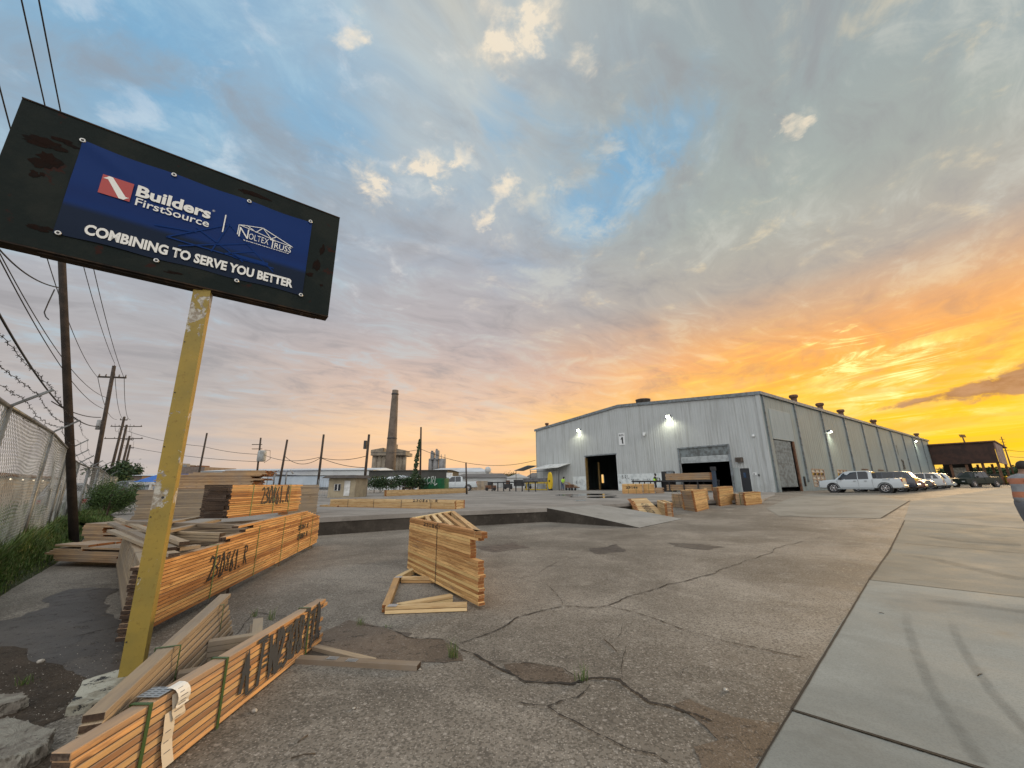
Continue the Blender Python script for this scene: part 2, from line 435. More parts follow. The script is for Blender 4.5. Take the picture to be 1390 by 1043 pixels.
CHROME = mat('chrome', (.6, .6, .62), .2, 1.0)
# ------------------------------------------------------------------ ground
def conc(name, c1, c2, c3, speck=.5, rough=.85, big=.5, wet=0.0, dark=(.03, .027, .023)):
    def fn(N, b):
        co = N.new('ShaderNodeNewGeometry').outputs['Position']
        n1 = N.noise(co, big, 7, .62, .3); n2 = N.noise(co, big*4.3, 8, .68); n3 = N.noise(co, 26, 4, .7); n4 = N.noise(co, 95, 3, .7)
        col = N.mix(N.ss(n1, .36, .66), c1, c2)
        col = N.mix(N.m('MULTIPLY', N.ss(n2, .50, .72), .6), col, c3)
        col = N.mix(N.m('MULTIPLY', N.ss(n2, .45, .28), .55), col, tuple(k*.55 for k in c1))
        bt = N.noise(N.v('ADD', co, (9, 4, 0)), .32, 5, .6, .8)
        col = N.mix(N.m('MULTIPLY', N.ss(bt, .50, .62), .42), col, tuple(k*.62 for k in c1))
        col = N.mix(N.m('MULTIPLY', N.ss(bt, .46, .34), .35), col, c3)
        st = N.noise(N.v('MULTIPLY', co, (.6, 2.2, 1)), .9, 8, .7)
        col = N.mix(N.m('MULTIPLY', N.ss(st, .56, .72), .45), col, dark)
        if speck:
            vo = N.vor(co, 75, out='Color'); vd = N.vor(co, 75)
            s1 = N.sep(vo)[0]
            col = N.mix(N.m('MULTIPLY', N.m('MULTIPLY', N.m('GREATER_THAN', s1, .80), N.ss(vd, .55, .3)), speck), col, (.42, .38, .33))
            col = N.mix(N.m('MULTIPLY', N.m('LESS_THAN', s1, .30), speck*.9), col, tuple(k*.32 for k in c1))
            vo2 = N.vor(co, 23, out='Color'); vd2 = N.vor(co, 23)
            col = N.mix(N.m('MULTIPLY', N.m('MULTIPLY', N.m('GREATER_THAN', N.sep(vo2)[1], .90), N.ss(vd2, .42, .22)), speck*.8), col, (.45, .41, .36))
        col = N.mix(N.m('MULTIPLY', N.ss(n4, .42, .66), .35), col, tuple(k*.5 for k in c1))
        if name in ('damp_concrete', 'wet_sandy_dirt', 'dark_soil'): N.put(b.inputs['Alpha'], N.m('MULTIPLY', N.ss(N.noise(co, 7, 7, .72), .30, .46), N.ss(N.noise(co, 60, 3, .6), .22, .42)))
        N.put(b.inputs['Base Color'], col)
        hh = N.m('ADD', N.m('MULTIPLY', n3, .6), N.m('MULTIPLY', n4, .8 if speck else .25))
        N.put(b.inputs['Normal'], N.bump(hh, .55 if speck else .2, .012))
        N.put(b.inputs['Roughness'], N.lr(n2, .3, .7, rough-.22, rough))
    return mat(name, c1, rough, 0, fn, .35 if rough < .8 else .15)
M_GR = conc('exposed_aggregate_concrete', (.165, .145, .118), (.275, .245, .205), (.39, .355, .30), .6)
M_PL = conc('platform_concrete', (.24, .22, .195), (.31, .285, .255), (.37, .345, .31), 0, .95, .35)
M_SLN = conc('pale_slab_concrete', (.225, .238, .222), (.275, .285, .262), (.32, .33, .305), 0, .98, .3, dark=(.15, .16, .155))
M_SLM = conc('olive_slab_concrete', (.185, .182, .155), (.225, .22, .19), (.265, .258, .225), 0, .98, .3, dark=(.09, .085, .07))
M_SLF = conc('far_slab_concrete', (.21, .205, .178), (.26, .25, .22), (.30, .29, .258), 0, .98, .25, dark=(.11, .10, .085))
M_WET = conc('damp_concrete', (.052, .043, .034), (.080, .067, .054), (.13, .112, .092), 0, .6, .8)
M_DIRT = conc('wet_sandy_dirt', (.105, .078, .055), (.15, .115, .082), (.18, .14, .105), .25, .75, 1.4)
M_SOIL = conc('dark_soil', (.050, .038, .027), (.075, .056, .040), (.095, .075, .055), .12, .9, 1.6)
M_CRK = mat('crack_dark', (.018, .015, .012), .95)
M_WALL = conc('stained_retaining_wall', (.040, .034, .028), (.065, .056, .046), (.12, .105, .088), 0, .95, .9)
M_RAMP = conc('ramp_concrete', (.26, .25, .225), (.31, .30, .275), (.35, .335, .31), 0, .95, .6, dark=(.10, .09, .08))
M_ROAD = conc('road_asphalt', (.10, .10, .10), (.13, .13, .125), (.16, .16, .155), 0, .85, .3)
BIG = 2500
def ground():
    b = MB()
    # three strips cut at q=12 and q=28 ; along-direction e=(.6,-.8), across n=(.8,.6)
    n = Vector((.8, .6, 0)); e = Vector((.6, -.8, 0))
    for q0, q1, z0, z1 in ((-BIG, 12, 0, 0), (12, 28, 0, .5), (28, BIG, .5, .5)):
        b.face([n*q0 - e*BIG + Z*z0, n*q0 + e*BIG + Z*z0, n*q1 + e*BIG + Z*z1, n*q1 - e*BIG + Z*z1])
    o = b.build('ground', M_GR, recalc=False); o['kind'] = 'structure'
    for p in o.data.polygons:
        if p.normal.z < 0: p.flip()
ground()
PZ = .53
edge = [Vector((-9.6, 10.35, PZ)), G(432, 703, PZ), G(555, 697, PZ), G(742, 690, PZ), G(813, 685.5, PZ), G(894, 681, PZ), Vector((13.6, 22.2, PZ)), Vector((19.5, 30, PZ)), Vector((24.4, 37.6, PZ))]
left = [G(150, 699, PZ), G(205, 672, PZ)]
dl = (left[1]-left[0]).normalized()
left.append(left[1]+dl*900)
def platform():
    b = MB()
    top = edge + [Vector((26, 40, PZ)), Vector((1500, 1100, PZ)), Vector((1500, 2400, PZ)), Vector((-900, 2400, PZ))] + [left[2], left[1], left[0]]
    b.face(top, 0)
    for a, c in zip(edge[:-1], edge[1:]):
        if a is edge[3]: continue
        d = (c-a).normalized(); nrm = Vector((d.y, -d.x, 0))
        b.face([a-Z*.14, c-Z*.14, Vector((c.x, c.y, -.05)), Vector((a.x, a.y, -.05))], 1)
        # coping, 3 cm proud
        a2, c2 = a+nrm*.03, c+nrm*.03
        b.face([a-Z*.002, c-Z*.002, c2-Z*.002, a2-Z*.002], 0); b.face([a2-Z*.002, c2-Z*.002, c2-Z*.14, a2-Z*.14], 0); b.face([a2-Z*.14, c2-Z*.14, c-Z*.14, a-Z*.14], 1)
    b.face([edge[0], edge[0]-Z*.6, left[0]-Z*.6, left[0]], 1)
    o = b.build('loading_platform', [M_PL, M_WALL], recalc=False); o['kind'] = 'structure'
    # ramp
    b = MB(); t0, t1 = edge[3]+Z*.004, edge[4]+Z*.004
    f0 = G(868, 717); f1 = GG(926, 705); f0.z = g(f0.x, f0.y)+.012; f1.z += .012
    m0, m1 = t0.lerp(f0, .5)-Z*.01, t1.lerp(f1, .5)-Z*.01
    N8 = 8
    A = [t0.lerp(f0, i/N8)+Z*(.03*math.sin(math.pi*i/N8)) for i in range(N8+1)]; B = [t1.lerp(f1, i/N8)+Z*(.03*math.sin(math.pi*i/N8)) for i in range(N8+1)]
    for i in range(N8):
        b.face([A[i], A[i+1], B[i+1], B[i]], 0)
        for q in (A, B):
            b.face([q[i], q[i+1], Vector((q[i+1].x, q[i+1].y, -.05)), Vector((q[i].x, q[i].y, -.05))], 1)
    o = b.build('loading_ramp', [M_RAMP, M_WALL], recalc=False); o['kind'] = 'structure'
platform()

def pxp(pts): return [GG(u, v) for u, v in pts]
# right-hand slabs
S0, S1, S2, S3 = GG(1228, 707), GG(1180, 788), GG(1075, 965), GG(1022, 1056)
def ext(p, q, k): return p + (q-p)*k
near_far = ext(S1, GG(1390, 812), 6); mid_far = ext(S0, GG(1390, 718), 5); lo_far = ext(S2, GG(1325, 1043), 6)
jl = lambda a, b, s: jag([a, b], .003, 4, False, s)
def strip_poly(a, b, c, d, s): return jl(a, b, s) + [c, d]
drape(strip_poly(S1, S2, lo_far, near_far, 3), .005, M_SLN, 'concrete_slab')
drape(strip_poly(S2+Vector((-.01, -.02, 0)), ext(S2, S3, 6), Vector((30, -14, 0)), lo_far+Vector((0, -.04, 0)), 4), .005, M_SLN, 'concrete_slab')
drape(strip_poly(S0, S1+Vector((0, .015, 0)), near_far+Vector((0, .02, 0)), mid_far, 5), .006, M_SLM, 'concrete_slab')
T0, T1 = GG(1060, 697), GG(1236, 680)
drape([S0+Vector((0, .02, 0)), mid_far+Vector((0, .03, 0)), Vector((120, 60, 0)), Vector((110, 85, 0)), GG(1236, 681)], .006, M_SLF, 'concrete_slab')
drape([GG(1058, 701), GG(1196, 704), GG(1233, 681.5), GG(1190, 673), GG(1100, 671), GG(1040, 690)], .006, M_SLF, 'concrete_slab')
# stains, damp and dirt with shapes of their own
P5 = lambda pts: [(500+x/2.317, 760+y/2.317) for x, y in pts]
drape(jag(pxp(P5([(-60, 190), (60, 218), (120, 245), (160, 250), (230, 252), (285, 290), (300, 318), (240, 325), (150, 322), (-20, 330), (-120, 300), (-150, 230)])), .02, 3, True, 5), .004, M_DIRT, 'dirt_patch')
drape(jag(pxp(P5([(425, 330), (500, 325), (560, 335), (610, 342), (625, 360), (655, 375), (640, 390), (560, 388), (500, 385), (440, 355)])), .015, 3, True, 6), .004, M_DIRT, 'dirt_patch')
drape(jag(pxp([(913, 957), (936, 950), (966, 963), (996, 974), (1058, 982), (1052, 1000), (1030, 1040), (1022, 1062), (955, 1062), (942, 1015), (975, 1006), (948, 980)]), .018, 3, True, 7), .004, M_DIRT, 'dirt_patch')
drape(jag(pxp([(-40, 850), (60, 832), (95, 800), (125, 798), (165, 800), (170, 880), (176, 900), (150, 925), (90, 905), (20, 880)]), .05, 3, True, 8), .004, M_WET, 'damp_patch')
drape(jag(pxp([(-60, 905), (-10, 855), (60, 826), (120, 812), (150, 822), (163, 862), (172, 905), (120, 925), (80, 960), (60, 1050), (-60, 1060), (-160, 990)]), .06, 3, True, 18), .0030, M_WET, 'damp_patch')
drape(jag(pxp([(300, 870), (360, 862), (430, 868), (470, 856), (520, 852), (560, 860), (520, 880), (440, 890), (330, 900)]), .04, 3, True, 9), .0035, M_WET, 'damp_patch')
drape(jag(pxp([(-200, 905), (20, 878), (60, 900), (110, 918), (150, 925), (130, 955), (60, 985), (60, 1050), (-20, 1080), (-300, 1080)]), .05, 3, True, 10), .0045, M_SOIL, 'soil')
for i, q in enumerate(([(905, 737), (950, 739), (985, 743), (960, 747), (915, 742)], [(640, 742), (700, 736), (720, 744), (670, 750)], [(800, 745), (840, 738), (850, 748), (815, 753)])):
    drape(jag(pxp(q), .06, 3, True, 30+i), .004, M_WET, 'damp_patch')

def cracks():
    paths = [
     (P5([(290, 265), (395, 228), (440, 205), (470, 182), (535, 165), (612, 147), (690, 152), (752, 147), (800, 125), (880, 100), (940, 78), (1010, 65), (1090, 45), (1130, 25), (1200, 0), (1300, -40), (1480, -75)]), .011),
     (P5([(752, 147), (830, 165), (910, 190), (1000, 225), (1110, 255), (1200, 275), (1310, 298), (1385, 315)]), .009),
     (P5([(290, 285), (380, 325), (440, 355), (490, 385), (560, 390), (640, 394), (700, 375), (790, 380), (830, 415), (880, 450), (950, 465), (1030, 490), (1090, 515)]), .018),
     (P5([(385, 320), (470, 325), (560, 335), (610, 342), (655, 375)]), .006),
     (P5([(700, 392), (660, 435), (600, 450), (565, 465), (600, 490), (680, 530), (740, 560), (820, 600), (900, 615), (960, 655)]), .008),
     (P5([(470, 450), (520, 460), (565, 465)]), .006), (P5([(800, 380), (800, 320), (815, 270)]), .004),
     (P5([(-20, 205), (60, 215), (120, 245), (160, 250), (230, 252), (290, 285)]), .010),
     (P5([(430, 50), (480, 60), (560, 80), (600, 120), (612, 147)]), .005), (P5([(980, 375), (990, 350), (1020, 338)]), .004),
     (P5([(780, 250), (795, 235), (800, 200)]), .003), (P5([(930, 80), (900, 60), (850, 55), (600, 50), (430, 60)]), .003),
     (P5([(1130, 60), (1250, 70), (1400, 72)]), .004),
     ([(1060, 699), (1100, 703), (1160, 706), (1196, 704)], .03), ([(1000, 740), (1060, 752), (1130, 760), (1185, 772)], .008),
     ([(90, 868), (130, 858), (175, 848)], .008), ([(300, 878), (340, 838), (345, 832), (390, 838), (430, 848)], .006),
     ([(1005, 692), (1040, 691), (1062, 690)], .03), ([(690, 790), (730, 780), (760, 762), (800, 755)], .005),
     ([(560, 720), (640, 728), (720, 726), (800, 722)], .008), ([(440, 770), (500, 765), (540, 772)], .005)]
    for k, (pp, w) in enumerate(paths):
        L = jag(pxp(pp), .028 if w > .01 else .02, 3, False, 50+k); b = MB(); rr = random.Random(k); n = len(L); prev = None
        for i, p in enumerate(L):
            d = (L[min(i+1, n-1)]-L[max(i-1, 0)]); d.z = 0; d.normalize(); s = Vector((-d.y, d.x, 0)); ww = w*.8*rr.uniform(.1, 1.3)*min(1, (min(i, n-1-i)+1)/4)
            a, c = p+s*ww, p-s*ww; a.z = g(a.x, a.y)+.009; c.z = g(c.x, c.y)+.009
            if prev: b.face([prev[0], a, c, prev[1]])
            prev = (a, c)
        o = b.build('pavement_crack', M_CRK, recalc=False); o['kind'] = 'structure'
    def joint(p, q, w):
        b = MB(); d = (q-p).normalized(); s = Vector((-d.y, d.x, 0))*w; n = 30; prev = None; rr = random.Random(4)
        for i in range(n+1):
            c = p.lerp(q, i/n); a, e = c+s*rr.uniform(.7, 1.1), c-s*rr.uniform(.7, 1.1); a.z = g(a.x, a.y)+.011; e.z = g(e.x, e.y)+.011
            if prev: b.face([prev[0], a, e, prev[1]])
            prev = (a, e)
        o = b.build('expansion_joint', M_CRK, recalc=False); o['kind'] = 'structure'
    joint(S0, S1, .016); joint(S1, S2, .010); joint(S2, ext(S2, S3, 3), .006)
    joint(S1, near_far, .006); joint(S2, lo_far, .009); joint(GG(1213, 737), ext(GG(1213, 737), GG(1390, 752), 5), .010); joint(S0, mid_far, .015); joint(GG(1196, 704), GG(1236, 680), .03)
cracks()
# tyre sweep marks on the pale slab
def tyre():
    def fn(N, bs):
        u, v, _ = N.sep(N.new('ShaderNodeUVMap').outputs[0]); co = N.new('ShaderNodeNewGeometry').outputs['Position']
        edge_ = N.m('MULTIPLY', N.ss(v, 0, .35), N.ss(v, 1, .65)); n_ = N.ss(N.noise(co, 4.5, 8, .75), .10, .75)
        tr = N.ss(N.m('FRACT', N.m('MULTIPLY', v, 5.0)), .0, .3)
        N.put(bs.inputs['Alpha'], N.m('MULTIPLY', N.m('MULTIPLY', edge_, n_), N.m('MULTIPLY', .20, N.m('MULTIPLY', N.ss(u, 0, .3), 1.0))))
    M_T = mat('tyre_rubber_film', (.06, .065, .062), .95, 0, fn, .05)
    for off, wd, pp in ((0, .055, [(1230, 822), (1232, 850), (1243, 885), (1262, 930), (1290, 975), (1340, 1050)]), (.0, .05, [(1290, 832), (1296, 860), (1318, 900), (1350, 945), (1400, 1000), (1450, 1050)]), (0, .16, [(1240, 816), (1300, 820), (1350, 826), (1420, 836)]), (0, .2, [(1215, 752), (1270, 760), (1330, 775), (1400, 790)]), (0, .2, [(1240, 726), (1300, 735), (1400, 742)])):
        b = MB(); L = []; P = pxp(pp)
        for i in range(len(P)-1):
            for k in range(8): L.append(P[i].lerp(P[i+1], k/8))
        prev = None; n = len(L)
        for i, p in enumerate(L):
            d = (L[min(i+1, n-1)]-L[max(i-1, 0)]).normalized(); s = Vector((-d.y, d.x, 0))*wd
            a, c = p+s, p-s; a.z = g(a.x, a.y)+.010; c.z = g(c.x, c.y)+.010
            if prev: b.face([prev[0], a, c, prev[1]], 0, [((i-1)/n, 0), (i/n, 0), (i/n, 1), ((i-1)/n, 1)])
            prev = (a, c)
        o = b.build('tyre_mark', M_T, recalc=False); o['kind'] = 'structure'
tyre()
# puddles on the platform by the doors
M_PUD = mat('puddle_water', (.03, .028, .026), .12, 0, None, .5)
for i, q in enumerate(([(752, 671.5), (790, 670.5), (835, 671), (838, 673), (800, 672.6), (770, 673.4)], [(800, 674.5), (838, 673.8), (842, 676), (812, 676.4)], [(768, 673.8), (786, 673.6), (785, 675.2), (770, 675.4)], [(780, 679), (793, 678.6), (793, 680.2), (781, 680.4)])):
    L = jag([G(u, v, PZ) for u, v in q], .12, 2, True, 40+i); b = MB(); b.face([Vector((p.x, p.y, PZ+.004)) for p in L])
    o = b.build('puddle', M_PUD, recalc=False); o['kind'] = 'structure'
    if o.data.polygons[0].normal.z < 0: o.data.polygons[0].flip()

# ------------------------------------------------------------------ grass verge
FP = [(-5.2, 2.6, .3, 2.72), None]
def dpost(u, v, ut, vt, y):   # base and top heights at depth y
    a, t = Dy(u, v, y), Dy(ut, vt, y); return a, t
posts = [(Dy(-40, 800, 5.0), Dy(12, 552, 5.0)), dpost(30, 739, 71, 587, 8.0), dpost(65.6, 723, 92.6, 610, 10.8), dpost(83, 717, 97, 622, 12.6), dpost(97, 707, 107, 629, 14.4), dpost(115.6, 703, 121, 635, 15.6), dpost(125, 696, 134, 636, 17.0), dpost(133, 690, 141, 640, 19.5), dpost(140, 684, 148, 646, 23), dpost(146, 676, 154, 647, 28), dpost(152, 668, 160, 648, 36)]
posts = [(Vector((t.x, t.y, a.z)), t) for a, t in posts]
posts[0] = (Vector((posts[0][1].x, posts[0][1].y, .42)), posts[0][1])
M_SOILG = conc('grassy_soil', (.03, .04, .015), (.05, .06, .02), (.07, .065, .035), .3, .95, 2.0)
def verge():
    # a low bank the fence stands in
    b = MB()
    near = [Vector((p[0].x, p[0].y, 0)) for p in posts[:9]]
    inner = [G(-150, 905), G(18, 800), G(92, 757), G(112, 738), G(128, 716), edge[0]+Vector((0, 0, -PZ)), left[0]-Z*PZ, left[0]+dl*4-Z*PZ, left[0]+dl*14-Z*PZ]
    n = 9; hz = [p[0].z for p in posts[:9]]
    out = []
    for i in range(n):
        a, c = near[i], inner[i]; row = []
        ci = PZ-.01 if i > 4 else -.02
        for k in range(7):
            t = k/6; p = a.lerp(c, t); z = max(hz[i], .03)*(1-t)**1.3 + ci*(t if i > 4 else t**4) + .03*math.sin(math.pi*t); row.append(Vector((p.x, p.y, z)))
        ow = Vector((-.7, -.7, 0)); o2 = a+ow*3; o3 = a+ow*9
        row = [Vector((o3.x, o3.y, -.05)), Vector((o2.x, o2.y, hz[i]))]+row; out.append(row)
    A0 = [p+Vector((1.2, -1.6, 0)) for p in out[0]]
    for p in A0: p.z = -.05
    for A, B in zip([A0]+out, out):
        for k in range(len(A)-1): b.face([A[k], A[k+1], B[k+1], B[k]], smooth=True)
    o = b.build('grass_bank', M_SOILG); o['kind'] = 'structure'
    return out
rows = verge()
def leafmat(name, c1, c2):
    def fn(N, b):
        geo = N.new('ShaderNodeNewGeometry'); i = geo.outputs['Random Per Island']
        N.put(b.inputs['Base Color'], N.mix(i, c1, c2)); b.inputs['Roughness'].default_value = .6
        b.inputs['Transmission Weight'].default_value = 0
    return mat(name, c1, .6, 0, fn, .3)
M_GRASS = leafmat('grass_blade', (.030, .070, .010), (.105, .165, .035))
M_GRASSY = leafmat('dry_grass_blade', (.07, .11, .025), (.21, .20, .08))
M_LEAF = leafmat('shrub_leaf', (.03, .075, .012), (.10, .17, .035))
M_LEAFD = leafmat('dark_leaf', (.012, .03, .01), (.035, .065, .02))
M_BARK = worn('bark', (.07, .05, .035), (.12, .09, .065), 6, .9)
def blade(b, p, h, w, rr, lean=.35, mi=0):
    a = rr.uniform(0, 6.28); d = Vector((math.cos(a), math.sin(a), 0)); s = Vector((-d.y, d.x, 0))*w
    l = rr.uniform(.1, lean)*h; m_ = p+Z*h*.6+d*l*.35; t = p+Z*h*rr.uniform(.8, 1)+d*l
    b.face([p-s, p+s, m_+s*.7, m_-s*.7], mi); b.face([m_-s*.7, m_+s*.7, t], mi)
def grass():
    rr = random.Random(5); b = MB()
    n = len(rows)
    for k in range(30000):
        i = min(n-2, int((rr.random()**1.3)*(n-1))); t = rr.random(); 
        s = rr.random(); s = s*(len(rows[0])-2.05)+1
        j = int(s); f = s-j
        A, B = rows[i], rows[i+1]; j = min(j, len(A)-2)
        p = A[j].lerp(A[j+1], f).lerp(B[j].lerp(B[j+1], f), t)
        edgef = (s-1)/(len(A)-2)
        if edgef > .62 and rr.random() < (edgef-.62)*2.6: continue
        clump = math.sin(p.x*2.1)*math.sin(p.y*1.7+p.x)+.3
        h = rr.uniform(.07, .19)*(1.3-edgef*.95)*(1+.6*max(0, clump))
        if edgef < .3: h *= 1.5
        blade(b, p-Z*.01, h, .004+.0003*p.length, rr, .7, 1 if rr.random() < .25 else 0)
    o = b.build('grass', [M_GRASS, M_GRASSY], recalc=False); o['kind'] = 'stuff'; o['category'] = 'grass'; o['label'] = 'long green grass growing along the foot of the chain link fence'
grass()
def tufts():
    for i, (u, v, n, h, lab) in enumerate([(614, 893, 46, .17, 'green weed tuft at the meeting of the widest pavement cracks'), (790, 925, 34, .13, 'green weed tuft at the right end of the narrow dirt patch in the crack'), (489, 849, 22, .11, 'small weed sprig in the concrete in front of the fallen two layer truss'), (526, 852, 12, .05, 'flat brown weed beside the small weed sprig'), (368, 842, 26, .16, 'thin dry weed standing behind the spray painted bundle'), (345, 838, 20, .10, 'low brown weed left of the thin dry weed behind the bundle'), (32, 930, 30, .08, 'small green weed in dark soil left of the sign footing')]):
        b = MB(); rr = random.Random(i); p = GG(u, v)
        for k in range(n): blade(b, p+Vector((rr.gauss(0, .022), rr.gauss(0, .018), .004)), h*rr.uniform(.35, 1), .0022, rr, .9, 1 if rr.random() < .3 else 0)
        o = b.build('weed_tuft', [M_GRASS, M_GRASSY], loc=p, recalc=False); tag(o, lab, 'weed', 'weeds growing in the pavement')
tufts()
# ------------------------------------------------------------------ text helpers
def text_mesh(body, off=0.0):
    cu = bpy.data.curves.new('text', 'FONT'); cu.body = body; cu.size = 1; cu.offset = off; cu.resolution_u = 3
    o = bpy.data.objects.new('text', cu); COL.objects.link(o)
    bpy.context.view_layer.update()
    me = bpy.data.meshes.new_from_object(o.evaluated_get(bpy.context.evaluated_depsgraph_get()))
    bpy.data.objects.remove(o); bpy.data.curves.remove(cu); return me
def put_text(name, body, org, ex, ey, width, height, mt, parent, off=0.0, caps=True):
    """lay text in the plane (ex,ey) with its baseline start at org, fitted to width x height"""
    me = text_mesh(body, off); xs = [v.co.x for v in me.vertices]; ys = [v.co.y for v in me.vertices]
    x0, x1, y0, y1 = min(xs), max(xs), min(ys), max(ys)
    base = 0 if not caps else y0
    sx = width/(x1-x0); sy = height/(y1-base)
    P = ORG[parent.name] if parent else Vector((0, 0, 0))
    for v in me.vertices: v.co = Vector(org) + ex*((v.co.x-x0)*sx) + ey*((v.co.y-base)*sy) - P
    me.materials.clear(); me.materials.append(mt); me.name = name
    o = bpy.data.objects.new(name, me); COL.objects.link(o); o.parent = parent; ORG[o.name] = P; return o
def stroke(b, pts, w, nrm, mi=0):
    """painted stroke: flat ribbon facing nrm"""
    pts = [Vector(p) for p in pts]; prev = None
    for i, p in enumerate(pts):
        d = (pts[min(i+1, len(pts)-1)]-pts[max(i-1, 0)])
        if d.length < 1e-6: continue
        d.normalize(); s = nrm.cross(d).normalized()*w*.5
        if i == 0: p = p-d*w*.3
        if i == len(pts)-1: p = p+d*w*.3
        a, c = p+s, p-s
        if prev: b.face([prev[0], a, c, prev[1]], mi)
        prev = (a, c)
GLY = {'2': [[(0, .8), (.25, 1), (.6, .85), (.5, .55), (0, 0), (.7, .05)]], '3': [[(.05, .9), (.5, 1), (.55, .7), (.2, .52), (.6, .4), (.5, .05), (0, .05)]],
 '0': [[(.3, 1), (.02, .6), (.12, .05), (.45, .02), (.6, .5), (.45, .95), (.3, 1)]], '8': [[(.55, .9), (.2, 1), (.05, .75), (.5, .4), (.5, .05), (.15, 0), (.05, .3), (.5, .7), (.55, .9)]],
 '6': [[(.5, 1), (.1, .55), (.05, .1), (.4, 0), (.55, .3), (.3, .48), (.08, .35)]], '1': [[(.1, .75), (.3, 1), (.25, 0)]], 'R': [[(.05, 0), (.1, 1)], [(.1, 1), (.5, .95), (.5, .6), (.1, .5), (.6, 0)]],
 '.': [[(.05, .02), (.12, .05)]], '-': [[(.05, .5), (.5, .5)]], 'A': [[(0, 0), (.3, 1), (.6, 0)], [(.1, .4), (.5, .4)]], 'T': [[(0, 1), (.7, 1)], [(.35, 1), (.33, 0)]], 'W': [[(0, 1), (.15, 0), (.35, .7), (.5, 0), (.7, 1)]],
 '7': [[(0, 1), (.6, 1), (.2, 0)]], '5': [[(.55, 1), (.1, 1), (.08, .6), (.5, .6), (.5, .1), (0, .02)]], '9': [[(.5, .7), (.2, .5), (.05, .8), (.35, 1), (.5, .8), (.4, 0)]], 'N': [[(0, 0), (.05, 1), (.5, 0), (.55, 1)]], '4': [[(.4, 0), (.42, 1), (0, .35), (.6, .35)]],
 'B': [[(.05, 0), (.08, 1), (.45, .9), (.1, .55), (.5, .4), (.45, .05), (.05, 0)]], 'L': [[(.05, 1), (.03, 0), (.5, .02)]], 'C': [[(.55, .9), (.2, 1), (.03, .5), (.2, 0), (.55, .1)]], 'E': [[(.5, 1), (.05, 1), (.03, 0), (.5, 0)], [(.05, .5), (.4, .5)]], ' ': []}
def scrawl(name, body, org, ex, ey, w, h, sw, mt, parent, seed=1, jit=.03):
    rr = random.Random(seed); b = MB(); nrm = ex.cross(ey).normalized(); n = len(body); adv = w/n; k = 0
    for ch in body:
        for st in GLY.get(ch, []):
            Q = []
            for x, y in st: Q.append((x+rr.gauss(0, jit), y+rr.gauss(0, jit)))
            R = []
            for (a, c), (e, f) in zip(Q, Q[1:]):
                for t in range(4): R.append((a+(e-a)*t/4, c+(f-c)*t/4))
            R.append(Q[-1])
            stroke(b, [Vector(org)+ex*(k*adv+x*adv*1.15)+ey*(y*h)+nrm*rr.uniform(.003, .0045) for x, y in R], sw*rr.uniform(.8, 1.2), nrm)
        k += 1
    return b.build(name, mt, parent, recalc=False)

